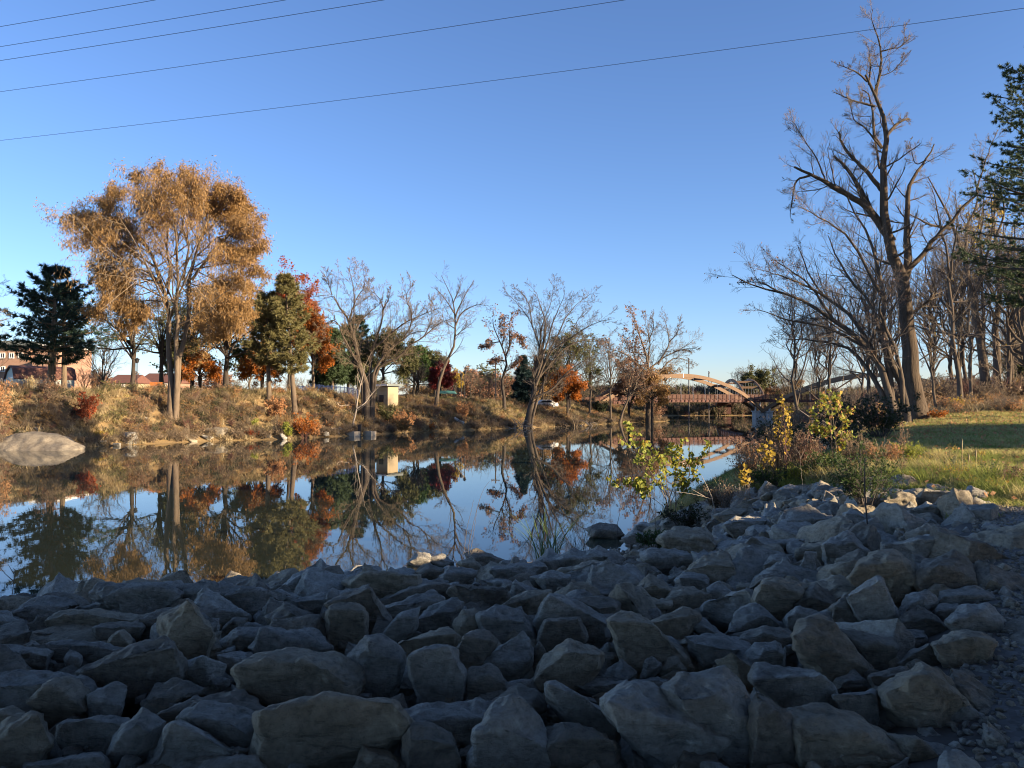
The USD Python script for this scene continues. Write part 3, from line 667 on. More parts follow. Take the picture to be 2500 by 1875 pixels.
for x, y, rr in PTS:
    z = tz(x, y)
    pp = project([[x, y, z + 0.25 * rr], [x, y, z + rr * 0.9]])
    inframe = y > 1.6 and -40 < pp[0][0] < 2540 and pp[1][1] < 1900
    hidden = inframe and y > 1.6 and hu_p.contains(Point(*pp[0])) and hu_p.contains(Point(*pp[1]))
    if inframe and rr > 0.12:                              # a stone that would stand before a marked one is left out or sunk
        rp = rr * FPX / y
        blob = Point(*(pp[0] + [0, -0.1 * rp])).buffer(rp * 0.8)
        over = blob.intersection(HU).area / blob.area
        z = z - 0.10 - rr * (0.05 + 0.40 * over) - (0.12 if shp_distance(SHORE, Point(x, y)) < 3 else 0)
    fillers.append((x, y, z, rr, inframe, hidden, pp[0]))
vis = [q for q in fillers if q[4] and not q[5]]
vis.sort(key=lambda q: -q[3] / max(q[1], 1))
NIND = 292 - len(HAND)
indiv, rest = vis[:NIND], vis[NIND:] + [q for q in fillers if q[5] or not q[4]]

# labels: the marked stones by their look, the others by the marked stone they lie beside
marked = [r for r in ROCKS if r['label']]
SHORT = {id(r): r['label'] for r in marked}
def beside(c, me):
    best = sorted(((np.hypot(*(c - r['c'])), r) for r in marked if r is not me), key=lambda t: t[0])[0][1]
    dx, dy = (c - best['c'])
    if abs(dx) > 1.6 * abs(dy):
        rel = 'right of' if dx > 0 else 'left of'
    elif dy > 0:
        rel = 'in front of' if abs(dx) < 0.5 * abs(dy) else ('in front and right of' if dx > 0 else 'in front and left of')
    else:
        rel = 'behind' if abs(dx) < 0.5 * abs(dy) else ('behind and right of' if dx > 0 else 'behind and left of')
    return rel, best
def short_name(label):
    w = label.split()
    stop = {'at', 'with', 'by', 'near', 'left', 'right', 'behind', 'before', 'below', 'above', 'standing', 'in', 'on', 'lying', 'beside', 'between', 'just', 'touching', 'leaning', 'sloping', 'slanting', 'cut', 'tipping', 'topping', 'atop', 'half', 'under'}
    if label.startswith(('left of', 'right of')):
        return ('left ' if label.startswith('left') else 'right ') + 'big round boulder'
    out = []
    for k in w:
        if k in stop and out:
            break
        out.append(k.rstrip(','))
    return ' '.join(out[:6])
used = {}
def unique(label):
    used[label] = used.get(label, 0) + 1
    k = used[label]
    if k == 1:
        return label
    ordn = ['', 'second ', 'third ', 'fourth ', 'fifth ', 'sixth ', 'seventh ', 'eighth ', 'ninth ', 'tenth '][min(k - 1, 9)]
    return ordn + label
def size_word(wpx):
    return 'tiny' if wpx < 30 else 'small' if wpx < 60 else 'medium' if wpx < 130 else 'large'
def shape_word(s):
    return 'long' if s > 1.9 else 'flat' if s > 1.35 else 'blocky' if s > 0.9 else 'upright'

GROUP = 'riprap rocks on the bank'
for r in ROCKS:
    lab = r['label']
    if lab is None:
        rel, b = beside(r['c'], r)
        lab = unique(f"{size_word(r['wpx'])} {TONE[r['tone']]} {shape_word(r['shape'])} rock {rel} the {short_name(b['label'])}")
    else:
        unique(lab)
    p = thing('riprap_rock', lab, 'rock', r['at'], group=GROUP)
    obj('stone', r['v'] - r['at'], None, p) if False else usdkit.mesh(stage, str(p.GetPath()) + '/stone', (r['v'] - r['at'], r['f']), ROCKM[r['tone']], smooth=True)

# the forms live in a class prim; every filler refers to one
UsdGeom.Xform.Define(stage, '/World/Forms').GetPrim().SetSpecifier(Sdf.SpecifierClass)
for k, (v, f) in enumerate(FORMS):
    for m_i in range(4):
        stage.CreateClassPrim(f'/World/Forms/stone_form_{k}_{m_i}')
        usdkit.mesh(stage, f'/World/Forms/stone_form_{k}_{m_i}/stone', (v, f), ROCKM[m_i], smooth=True)
def quat(r):
    q = r.normal(size=4)
    q[1:3] *= 0.28                      # mostly turned about the vertical
    return q / np.linalg.norm(q)
for k, (x, y, z, rr, a_, b_, pp) in enumerate(indiv):
    r = np.random.default_rng(9000 + k)
    tone = int(r.choice(4, p=[0.4, 0.2, 0.15, 0.25]))
    wpx = 2 * rr * FPX / y
    rel, b = beside(pp, None)
    lab = unique(f"{size_word(wpx)} {TONE[tone]} rock {rel} the {short_name(b['label'])}")
    x_ = UsdGeom.Xform.Define(stage, path_for('riprap_rock'))
    x_.AddTranslateOp().Set(Gf.Vec3d(x, y, z - 0.02 + 0.22 * rr))
    q = quat(r)
    x_.AddOrientOp().Set(Gf.Quatf(float(q[0]), *map(float, q[1:])))
    x_.AddScaleOp().Set(Gf.Vec3f(*(2.25 * rr * r.uniform(0.85, 1.15, 3)).astype(float).tolist()))
    tag(x_, lab, 'rock', GROUP)
    x_.GetPrim().GetReferences().AddInternalReference(f'/World/Forms/stone_form_{k % 22}_{tone}')
    x_.GetPrim().SetInstanceable(True)

def instancer(name, protos, xf, label, cat, parent_kind='stuff'):
    """protos: [(mesh, material, smooth)]; xf: [(proto, position, quaternion, scale)]."""
    path = path_for(name)
    pi = UsdGeom.PointInstancer.Define(stage, path)
    targets = []
    for k, parts in enumerate(protos):
        px = UsdGeom.Xform.Define(stage, f'{path}/proto_{k}')
        for j, (mesh, m, sm) in enumerate(parts):
            usdkit.mesh(stage, f'{path}/proto_{k}/piece_{j}', mesh, m, smooth=sm)
        targets.append(px.GetPath())
    pi.CreatePrototypesRel().SetTargets(targets)
    pi.CreateProtoIndicesAttr(Vt.IntArray([int(t[0]) for t in xf]))
    pi.CreatePositionsAttr(Vt.Vec3fArray.FromNumpy(np.array([t[1] for t in xf], np.float32)))
    pi.CreateOrientationsAttr(Vt.QuathArray([Gf.Quath(float(t[2][0]), *map(float, t[2][1:])) for t in xf]))
    pi.CreateScalesAttr(Vt.Vec3fArray.FromNumpy(np.array([np.broadcast_to(t[3], 3) for t in xf], np.float32)))
    tag(pi, label, cat, kind=parent_kind)
    return pi
xf = []
for k, (x, y, z, rr, a_, b_, pp) in enumerate(rest):
    r = np.random.default_rng(19000 + k)
    xf.append((int(r.integers(0, 16)), (x, y, z - 0.05 + 0.05 * rr), quat(r), 2.1 * rr * r.uniform(0.85, 1.15, 3)))
instancer('small_rocks', [[(FORMS[k], ROCKM[(0, 3, 0, 1)[k % 4]], True)] for k in range(16)], xf, 'small broken stones filling the gaps between the larger riprap rocks', 'rubble')
# ---------------------------------------------------------------- plant kit
def nrm(v):
    return v / (np.linalg.norm(v, axis=-1, keepdims=True) + 1e-12)

def grow(P, R, m, r, t=(0.2, 1.0), L=(0.25, 0.5), ang=(42, 14), up=0.12, K=5, rk=0.55, tip=0.3, wob=0.10, fall=0.55, rmin=0.006, Lmax=None):
    """m children on each of the branches P [N,K,3] with radii R [N,K]."""
    N, K0 = R.shape
    seg = np.linalg.norm(np.diff(P, axis=1), axis=2)
    plen = seg.sum(1)
    idx = np.repeat(np.arange(N), m)
    n = len(idx)
    tt = t[0] + (t[1] - t[0]) * (np.tile(np.arange(m), N) + r.random(n)) / m
    u = np.clip(tt, 0, 0.999) * (K0 - 1)
    i = u.astype(int)
    fr = (u - i)[:, None]
    A, B = P[idx, i], P[idx, i + 1]
    pos = A * (1 - fr) + B * fr
    tan = nrm(B - A)
    pr = R[idx, i] * (1 - fr[:, 0]) + R[idx, i + 1] * fr[:, 0]
    perp = nrm(np.cross(tan, r.normal(size=(n, 3))))
    a = np.radians(np.clip(r.normal(ang[0], ang[1], n), 8, 100)) * (1 - 0.45 * np.clip((tt - 0.8) / 0.2, 0, 1))
    d = nrm(np.cos(a)[:, None] * tan + np.sin(a)[:, None] * perp)
    length = plen[idx] * r.uniform(L[0], L[1], n) * (1 - fall * (tt - t[0]) / max(t[1] - t[0], 1e-6))
    if Lmax:
        length = np.minimum(length, Lmax * r.uniform(0.45, 1.0, n))
    Q = np.zeros((n, K, 3))
    Q[:, 0] = pos
    upv = np.array([0, 0, 1.0])
    for k in range(1, K):
        d = nrm(d + upv * up / (K - 1) * 2 + r.normal(size=(n, 3)) * wob * 2.2 / math.sqrt(K))
        Q[:, k] = Q[:, k - 1] + d * (length / (K - 1))[:, None]
    r0 = np.maximum(pr * rk, rmin)
    RR = np.maximum(r0[:, None] * np.linspace(1, tip, K)[None], rmin * 0.7)
    return Q, RR

def slivers(P, R, r):
    """The finest twigs of far trees: slim two-sided strips."""
    A, B = P[:, 0], P[:, -1]
    s = nrm(np.cross(B - A, r.normal(size=A.shape))) * R[:, :1] * 1.25
    V = np.stack([A - s, A + s, B + s * 0.5, B - s * 0.5], 1)
    o = np.arange(len(A))[:, None] * 4
    return V.reshape(-1, 3), np.vstack([o + np.array([[0, 1, 2]]), o + np.array([[0, 2, 3]])])

def on(P, n, r, t=(0.15, 1.0)):
    """n random points on each branch and the branch's direction there."""
    N, K, _ = P.shape
    idx = np.repeat(np.arange(N), n)
    u = r.uniform(t[0], t[1] * 0.999, len(idx)) * (K - 1)
    i = u.astype(int)
    fr = (u - i)[:, None]
    return P[idx, i] * (1 - fr) + P[idx, i + 1] * fr, nrm(P[idx, i + 1] - P[idx, i])

def leaves(pos, size, r, aspect=0.5, droop=0.2, jitter=0.0, along=None, fold=False):
    """A leaf of its own at each position: a pointed blade, bent along its rib when fold is set."""
    n = len(pos)
    d = r.normal(size=(n, 3))
    if along is not None:
        d = d * 0.7 + along
    d[:, 2] -= droop
    d = nrm(d)
    s = nrm(np.cross(d, r.normal(size=(n, 3))))
    nn = np.cross(d, s)
    L = (size * r.uniform(0.65, 1.3, n))[:, None]
    p = pos + r.normal(size=(n, 3)) * jitter
    if fold:
        mid = p + d * L * 0.5 + nn * L * 0.06
        tip = p + d * L
        V = np.stack([p, p + d * L * 0.28 + s * L * aspect * 0.85 - nn * 0.05 * L, p + d * L * 0.6 + s * L * aspect * 0.75 - nn * 0.06 * L, tip,
                      p + d * L * 0.6 - s * L * aspect * 0.75 - nn * 0.06 * L, p + d * L * 0.28 - s * L * aspect * 0.85 - nn * 0.05 * L, mid], 1)
        o = np.arange(n)[:, None] * 7
        F = np.concatenate([o + np.array([[a, b, 6]]) for a, b in ((0, 1), (1, 2), (2, 3), (3, 4), (4, 5), (5, 0))], 0)
        return V.reshape(-1, 3), F
    V = np.stack([p, p + d * L * 0.45 + s * L * aspect * 0.5, p + d * L, p + d * L * 0.45 - s * L * aspect * 0.5], 1)
    o = np.arange(n)[:, None] * 4
    return V.reshape(-1, 3), np.vstack([o + np.array([[0, 1, 2]]), o + np.array([[0, 2, 3]])])

def blades(pos, h, w, r, lean=0.25, K=3, bend=0.35):
    """Grass blades: narrow bent strips that end in a point."""
    n = len(pos)
    az = r.uniform(0, 2 * np.pi, n)
    side = np.stack([np.cos(az), np.sin(az), 0 * az], 1)
    out = np.stack([-np.sin(az), np.cos(az), 0 * az], 1)
    H = (h * r.uniform(0.55, 1.15, n))[:, None]
    Wd = (w * r.uniform(0.7, 1.3, n))[:, None]
    ln = (np.abs(r.normal(0, lean, n)))[:, None]
    rows = []
    for k in range(K):
        t = k / K
        c = pos + np.array([0, 0, 1.0]) * H * (t - bend * 0.4 * t * t) + out * H * (ln * t + bend * t * t)
        rows += [c - side * Wd * (1 - 0.6 * t) / 2, c + side * Wd * (1 - 0.6 * t) / 2]
    tip = pos + np.array([0, 0, 1.0]) * H * (1 - bend * 0.4) + out * H * (ln + bend)
    V = np.stack(rows + [tip], 1)
    m = 2 * K + 1
    o = np.arange(n)[:, None] * m
    F = []
    for k in range(K - 1):
        F += [o + np.array([[2 * k, 2 * k + 1, 2 * k + 3]]), o + np.array([[2 * k, 2 * k + 3, 2 * k + 2]])]
    F.append(o + np.array([[2 * K - 2, 2 * K - 1, 2 * K]]))
    return V.reshape(-1, 3), np.vstack(F)

def barkmat(name, c, stretch=(1, 1, 0.18), scale=6.0, bump=0.8, dist=0.05):
    return simple(name, c, 0.95, scale, 0.35, bump, scale * 2.5, 0.1, stretch=stretch, dist=dist)

M['bark'] = barkmat('bark_grey_brown', (0.090, 0.070, 0.053))
M['bark_dark'] = barkmat('bark_dark', (0.055, 0.044, 0.036))
M['bark_cotton'] = barkmat('bark_furrowed', (0.088, 0.066, 0.048), (1, 1, 0.12), 7.0, 1.0, 0.12)
M['bark_pale'] = barkmat('bark_pale', (0.34, 0.28, 0.22))
M['bark_willow'] = barkmat('bark_willow', (0.13, 0.097, 0.068))
M['twig'] = simple('twig_grey', (0.105, 0.085, 0.070), 0.9, 2.0, 0.2)
M['twig_tan'] = simple('twig_tan', (0.165, 0.122, 0.080), 0.9, 2.0, 0.2)
M['twig_red'] = simple('twig_red', (0.15, 0.075, 0.055), 0.9, 2.0, 0.2)
M['straw'] = leafmat('straw', [(0.36, 0.28, 0.155), (0.46, 0.37, 0.22), (0.28, 0.215, 0.12), (0.40, 0.31, 0.165)], 0.25)
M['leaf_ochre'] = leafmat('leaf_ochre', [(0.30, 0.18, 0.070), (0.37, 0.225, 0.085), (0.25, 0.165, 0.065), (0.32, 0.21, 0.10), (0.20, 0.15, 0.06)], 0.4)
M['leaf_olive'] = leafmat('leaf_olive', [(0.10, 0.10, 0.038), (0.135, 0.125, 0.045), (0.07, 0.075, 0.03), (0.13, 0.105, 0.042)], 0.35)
M['leaf_orange'] = leafmat('leaf_orange', [(0.36, 0.12, 0.020), (0.42, 0.16, 0.026), (0.27, 0.085, 0.018), (0.38, 0.19, 0.04)], 0.4)
M['leaf_red'] = leafmat('leaf_red', [(0.27, 0.065, 0.024), (0.33, 0.095, 0.028), (0.21, 0.050, 0.022), (0.31, 0.115, 0.034)], 0.4)
M['leaf_crimson'] = leafmat('leaf_crimson', [(0.19, 0.030, 0.028), (0.25, 0.045, 0.040), (0.15, 0.028, 0.028)], 0.4)
M['leaf_rust'] = leafmat('leaf_rust', [(0.25, 0.135, 0.080), (0.20, 0.11, 0.070), (0.30, 0.165, 0.095), (0.165, 0.10, 0.072)], 0.3)
M['leaf_dry'] = leafmat('leaf_dry', [(0.24, 0.17, 0.105), (0.30, 0.22, 0.14), (0.18, 0.125, 0.08), (0.27, 0.18, 0.10)], 0.3)
M['leaf_peach'] = leafmat('leaf_peach', [(0.42, 0.22, 0.10), (0.50, 0.29, 0.14), (0.36, 0.17, 0.085), (0.44, 0.20, 0.10)], 0.4)
M['leaf_yellow'] = leafmat('leaf_yellow', [(0.42, 0.29, 0.045), (0.50, 0.37, 0.085), (0.36, 0.22, 0.04), (0.46, 0.38, 0.13)], 0.45)
M['leaf_lime'] = leafmat('leaf_lime', [(0.26, 0.28, 0.050), (0.36, 0.34, 0.085), (0.14, 0.19, 0.035), (0.44, 0.37, 0.11), (0.09, 0.13, 0.03)], 0.45)
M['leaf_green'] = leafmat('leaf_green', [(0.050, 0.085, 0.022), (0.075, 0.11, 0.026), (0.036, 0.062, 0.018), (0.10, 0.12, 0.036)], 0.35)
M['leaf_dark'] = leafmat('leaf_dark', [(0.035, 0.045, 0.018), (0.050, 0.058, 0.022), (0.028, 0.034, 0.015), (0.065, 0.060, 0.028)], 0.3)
M['needle_dark'] = leafmat('needle_dark', [(0.026, 0.050, 0.036), (0.040, 0.070, 0.046), (0.022, 0.040, 0.032), (0.056, 0.080, 0.044)], 0.2)
M['needle_olive'] = leafmat('needle_olive', [(0.17, 0.15, 0.060), (0.22, 0.18, 0.075), (0.12, 0.115, 0.050), (0.27, 0.19, 0.085)], 0.3)
M['needle_blue'] = leafmat('needle_blue', [(0.022, 0.046, 0.045), (0.034, 0.060, 0.056), (0.018, 0.036, 0.036)], 0.12)
M['needle_mid'] = leafmat('needle_mid', [(0.062, 0.090, 0.040), (0.085, 0.112, 0.046), (0.046, 0.070, 0.034), (0.11, 0.12, 0.052)], 0.18)
M['grass_lit'] = leafmat('grass_lit', [(0.25, 0.28, 0.065), (0.36, 0.35, 0.10), (0.19, 0.23, 0.05), (0.46, 0.40, 0.16)], 0.45)
M['grass_dry'] = leafmat('grass_dry', [(0.50, 0.42, 0.17), (0.42, 0.39, 0.13), (0.57, 0.46, 0.22), (0.33, 0.34, 0.10)], 0.45)
M['reed'] = leafmat('reed', [(0.10, 0.15, 0.04), (0.15, 0.19, 0.055), (0.22, 0.22, 0.08)], 0.35)

def px_limb(pts, crop, D, K, r, amp=0.12):
    """A limb through picture points; it wanders nearer and farther as real limbs do."""
    ox, oy, s = crop
    q = np.array([(ox + x * s, oy + y * s) for x, y in pts], float)
    P0 = np.array([at(x, y, D) for x, y in q])
    L = np.linalg.norm(np.diff(P0, axis=0), axis=1).sum()
    t = np.linspace(0, 1, len(P0))
    slope = r.uniform(-1, 1) * amp * 2.2 * L * t ** 1.3
    out = np.array([at(x, y, D + dy) for (x, y), dy in zip(q, slope)])
    out = spline(out, K)
    n = r.normal(size=(K, 3)) * 0.012 * L / math.sqrt(K) * 1.2
    n[0] = 0
    return out + n

def build_tree(name, label, cat, D, limbs, crop, levels, bark, twig, base_r, seed, foliage=None, group=None, flare=1.35, K=12, trunk_part='trunk', amp=0.12, twig_r=0.008, sides=8, also=None, base_to_ground=True):
    """limbs: (points, r0 px, r1 px); the first is the trunk. levels: arguments of grow. foliage: (material, per twig, size, aspect, droop, level, test, spread)."""
    r = np.random.default_rng(seed)
    k = D / FPX * crop[2]
    P, R = [], []
    for i, (pts, r0, r1) in enumerate(limbs):
        p = px_limb(pts, crop, D, K, r, amp if i else amp * 0.2)
        rr = np.linspace(1, 0, K) ** 1.1 * (r0 - r1) * k + r1 * k
        if i == 0 and base_to_ground:
            gz = tz(p[0][0], p[0][1])
            p[0][2] = min(p[0][2], gz - 0.25)
            rr[0] *= flare
        if i and base_to_ground and abs(p[0][2] - first_z) < 1.6 and np.hypot(*(p[0] - P[0][0])[:2]) < 2.5:
            p[0][2] = min(p[0][2], tz(p[0][0], p[0][1]) - 0.25)
            rr[0] *= 1.2
        if i == 0:
            first_z = at(crop[0] + pts[0][0] * crop[2], crop[1] + pts[0][1] * crop[2], D)[2]
        P.append(p); R.append(rr)
    P, R = np.array(P), np.array(R)
    loc = P[0][0].copy()
    t = thing(name, label, cat, loc, group=group)
    v, f = tubes(P, R, sides)
    # bark ridges on thick wood
    n = (meshkit.fbm(v * [3, 3, 0.8], 3, seed) - 0.5)
    obj(trunk_part, (v, f), bark, t, smooth=True, at=loc)
    lv = [(P, R)]
    thin = []
    for j, g in enumerate(levels):
        src = lv[-1] if 'src' not in g else lv[g['src']]
        g = {a: b for a, b in g.items() if a != 'src'}
        lv.append(grow(*src, r=r, rmin=twig_r * (1.6 if j == 0 else 1.0), **g))
    if len(lv) > 2:
        parts = [tubes(q[0], q[1], 5) for q in lv[1:2]]
        obj('branches', join(parts), bark, t, smooth=True, at=loc)
        far = D > 70 and len(lv) > 3
        obj('twigs', join([tubes(q[0], q[1], 3) for q in (lv[2:-1] if far else lv[2:])] + ([slivers(q[0], q[1], r) for q in lv[-1:]] if far else [])), twig, t, smooth=True, at=loc)
    elif len(lv) > 1:
        obj('branches', tubes(*lv[1], 4), twig, t, smooth=True, at=loc)
    for fo in ([foliage] if isinstance(foliage, tuple) else foliage or []):
        m, per, size, aspect, droop = fo[:5]
        src = lv[fo[5]] if len(fo) > 5 and fo[5] is not None else lv[-1]
        pos, dr = on(src[0], max(1, int(per)), r)
        if per < 1:
            keep = r.random(len(pos)) < per
            pos, dr = pos[keep], dr[keep]
        if len(fo) > 6 and fo[6] is not None:                                   # only where the test holds
            keep = fo[6](pos)
            pos, dr = pos[keep], dr[keep]
        obj('foliage', leaves(pos, size, r, aspect, droop, fo[7] if len(fo) > 7 else size * 0.5, dr * 0.5), m, t, at=loc)
    return t

def conifer(name, label, D, px, base_py, top_py, wpx, needle, bark, seed, h0=0.12, whorls=26, per=6, shape=0.9, droop=0.15, tuft=0.42, dens=1.0, trunk_r=0.25, gaps=0.15, cat='tree', lean=0.0, group=None, n_needles=9, offset_y=0.0):
    """A conifer: a straight trunk, rings of branches, tufts of needles on the branches."""
    r = np.random.default_rng(seed)
    x0 = at(px, base_py, D)
    base = np.array([x0[0], D, min(tz(x0[0], D), x0[2]) - 0.2])
    top = at(px + lean, top_py, D)
    H = top[2] - base[2]
    W = wpx * D / FPX / 2
    t = thing(name, label, cat, base, group=group)
    tp = np.linspace(0, 1, 8)[:, None] * (top - base) + base
    obj('trunk', tubes(tp[None], np.linspace(trunk_r, 0.03, 8)[None], 8), bark, t, smooth=True, at=base)
    P, R = [], []
    for k in range(whorls):
        u = h0 + (1 - h0) * (k + r.uniform(-0.3, 0.3)) / whorls
        prof = (1 - u) ** shape * (1 if u > h0 + 0.12 else 0.55 + 0.45 * max(0, (u - h0) / 0.12)) / (1 - h0 - 0.05) ** shape
        for j in range(per):
            if r.random() < gaps:
                continue
            a = 2 * np.pi * (j + 0.6 * r.random()) / per + k * 1.3
            L = max(0.25, W * prof * r.uniform(0.6, 1.15))
            s = np.linspace(0, 1, 6)
            rise = (0.25 - droop - 0.5 * (1 - u) * droop) * s + 0.22 * s ** 2 * (0.6 + u)
            P.append(base + (top - base) * min(u, 0.985) + np.stack([np.cos(a) * L * s, np.sin(a) * L * s, rise * L], 1))
            R.append(np.linspace(0.05 * trunk_r / 0.25 + 0.015 * L, 0.012, 6) * 0.6)
    P, R = np.array(P), np.array(R)
    obj('branches', tubes(P, R, 4), bark, t, at=base)
    Q, QR = grow(P, R, max(3, int(6 * dens)), r, t=(0.22, 1.0), L=(0.22, 0.42), ang=(48, 10), up=0.10, K=4, fall=0.6, wob=0.06)
    Q[:, :, 2] = Q[:, :1, 2] + (Q[:, :, 2] - Q[:, :1, 2]) * 0.5
    pos, dr = on(Q, 4, r, (0.2, 1.0))
    pos2, dr2 = on(P, 7, r, (0.35, 1.0))
    pos, dr = np.vstack([pos, pos2]), np.vstack([dr, dr2])
    n = n_needles
    pp = np.repeat(pos, n, 0)
    dd = nrm(np.repeat(dr, n, 0) * 0.9 + r.normal(size=(len(pp), 3)) * 0.75 + [0, 0, 0.15])
    L = (tuft * r.uniform(0.6, 1.2, len(pp)))[:, None]
    s = nrm(np.cross(dd, r.normal(size=(len(pp), 3)))) * L * 0.10
    V = np.stack([pp - s, pp + s, pp + dd * L], 1).reshape(-1, 3)
    F = np.arange(len(V)).reshape(-1, 3)
    obj('needles', (V, F), needle, t, at=base)
    return t

def shrub(name, label, D, px, base_py, wpx, hpx, stems, leafm, twigm, seed, per=6, size=0.12, aspect=0.5, cat='shrub', spread=0.7, group=None, fold=False, droop=0.2, K=6, m=5, lift=0.0, twig_r=0.006, ground=True, levels=1, leaf_t=(0.25, 1.0)):
    """A bush of stems that fan out of one root, with side twigs and leaves."""
    r = np.random.default_rng(seed)
    b = at(px, base_py, D)
    if ground:
        b[2] = max(tz(b[0], D), -0.05) - 0.04
    H, W = hpx * D / FPX, wpx * D / FPX / 2
    a = r.uniform(0, 2 * np.pi, stems)
    rad = np.sqrt(r.random(stems)) * spread
    s = np.linspace(0, 1, K)
    tipx = np.stack([np.cos(a) * rad * W, np.sin(a) * rad * W * 0.8, H * r.uniform(0.6, 1.0, stems) * (1 - 0.35 * rad ** 2)], 1)
    root = np.stack([np.cos(a) * 0.18 * W * r.random(stems), np.sin(a) * 0.18 * W * r.random(stems), 0 * a], 1)
    P = b + root[:, None] + tipx[:, None] * np.stack([s ** 1.2, s ** 1.2, s], 1)[None] + r.normal(size=(stems, K, 3)) * 0.02 * H * s[None, :, None]
    R = np.linspace(1, 0.35, K)[None] * r.uniform(0.010, 0.018, stems)[:, None] * (H / 1.6) ** 0.7
    t = thing(name, label, cat, b, group=group)
    Q, QR = grow(P, R, m, r, t=(0.25, 1.0), L=(0.18, 0.40), ang=(45, 15), up=0.15, K=4, rmin=twig_r)
    src = [(P, R), (Q, QR)]
    if levels > 1:
        src.append(grow(Q, QR, 4, r, t=(0.2, 1.0), L=(0.3, 0.6), ang=(45, 15), up=0.1, K=4, rmin=twig_r))
    obj('stems', join([tubes(p, q, 4 if k == 0 else 3) for k, (p, q) in enumerate(src)]), twigm, t, smooth=True, at=b)
    if leafm is not None and per > 0:
        pos, dr = on(src[-1][0], max(1, int(per)), r, leaf_t)
        if per < 1:
            keep = r.random(len(pos)) < per
            pos, dr = pos[keep], dr[keep]
        obj('leaves', leaves(pos, size, r, aspect, droop, size * 0.3, dr * 0.6, fold), leafm, t, smooth=fold, at=b)
    return t

C1 = (0, 380, 834 / 1922)
C2 = (700, 600, 700 / 2212)
C3 = (1300, 700, 600 / 2212)
C4 = (1750, 0, 750 / 1131)
C5 = (2050, 140, 450 / 830)
CS = (0, 0, 1.0)
# ---------------------------------------------------------------- the three-legged footbridge where the rivers meet
M['glulam'] = simple('glulam', (0.145, 0.088, 0.050), 0.75, 3.0, 0.18, 0.1, 20.0, stretch=(1, 1, 6))
M['deck_wood'] = simple('deck_wood', (0.085, 0.036, 0.026), 0.75, 2.0, 0.22)
M['rail_wood'] = simple('rail_wood', (0.090, 0.040, 0.026), 0.75, 2.0, 0.2)
M['pier'] = simple('pier_concrete', (0.36, 0.345, 0.32), 0.9, 0.9, 0.2, 0.2, 9.0)
M['steel'] = simple('steel', (0.42, 0.43, 0.45), 0.4, 2.0, 0.1, metallic=0.7)
HUB = np.array([61.6, 191.0])
DECK = 4.75
def arm(t, ang, L, drop):
    d = np.array([math.cos(ang), math.sin(ang)])
    n = np.array([-d[1], d[0]])
    P = lambda s, o, z: np.array([*(HUB + d * s + n * o), z])
    zd = lambda s: DECK - drop * np.clip((s - 0.55 * L) / (0.45 * L), 0, 1) ** 1.5
    ss = np.linspace(0.8, L, 26)
    for o in (-1.75, 1.75):
        obj('edge_beam', cat_([bar(P(a, o, zd(a) - 0.35), P(b, o, zd(b) - 0.35), 0.22, 0.6) for a, b in zip(ss[:-1], ss[1:])]), M['deck_wood'], t)
    obj('deck', cat_([bar(P(a, 0, zd(a)), P(b, 0, zd(b)), 3.26, 0.12) for a, b in zip(ss[:-1], ss[1:])]), M['deck_wood'], t)
    for o in (-1.95, 1.95):
        ms = []
        for h in (0.30, 0.52, 0.74, 0.96):
            ms += [bar(P(a, o, zd(a) + h), P(b, o, zd(b) + h), 0.05, 0.13) for a, b in zip(ss[:-1], ss[1:])]
        ms += [bar(P(a, o, zd(a) + 1.17), P(b, o, zd(b) + 1.17), 0.22, 0.06) for a, b in zip(ss[:-1], ss[1:])]
        obj('railing', cat_(ms), M['rail_wood'], t)
        for s in np.arange(1.6, L, 1.22):
            o2 = o + 0.09 * np.sign(o)
            obj('railing_post', bar(P(s, o2, zd(s) - 0.55), P(s, o2, zd(s) + 1.13), 0.13, 0.15), M['deck_wood'], t)
    # arches
    S = np.linspace(0, 1, 33)
    Z = lambda s: 1.9 + 8.35 * 4 * s * (1 - s)
    for o in (-2.45, 2.45):
        for half in (0, 1):
            k = S[:17] if half == 0 else S[16:]
            pts = [P(0.6 + s * (L + 1), o * (0.45 + 0.55 * min(1, s / 0.16)), Z(s)) for s in k]
            ms = []
            for a, b in zip(pts[:-1], pts[1:]):
                e = (b - a) * 0.012
                ms.append(bar(a - e, b + e, 0.32, 0.80))
            obj('arch_rib', cat_(ms), M['glulam'], t)
        c = P(0.6 + 0.5 * (L + 1), o, Z(0.5))
        obj('crown_plate', cat_([bar(c - [*(d * 0.12), 0], c + [*(d * 0.12), 0], 0.36, 0.88)]), M['steel'], t)
        for s in np.arange(0.16, 0.86, 0.07):
            p = P(0.6 + s * (L + 1), o, Z(s))
            obj('hanger_rod', bar(p, np.array([p[0], p[1], zd(s * L) - 0.3]), 0.04, 0.04), M['steel'], t)
    for s in (0.24, 0.36, 0.64, 0.76):
        obj('cross_brace', bar(P(0.6 + s * (L + 1), -2.29, Z(s)), P(0.6 + s * (L + 1), 2.29, Z(s)), 0.3, 0.55), M['glulam'], t)
    e = P(L + 1.2, 0, 0)
    obj('abutment', bar(P(L - 0.2, 0, 2.2), P(L + 1.2, 0, 2.2), 4.2, 3.4), M['deck_wood'], t)

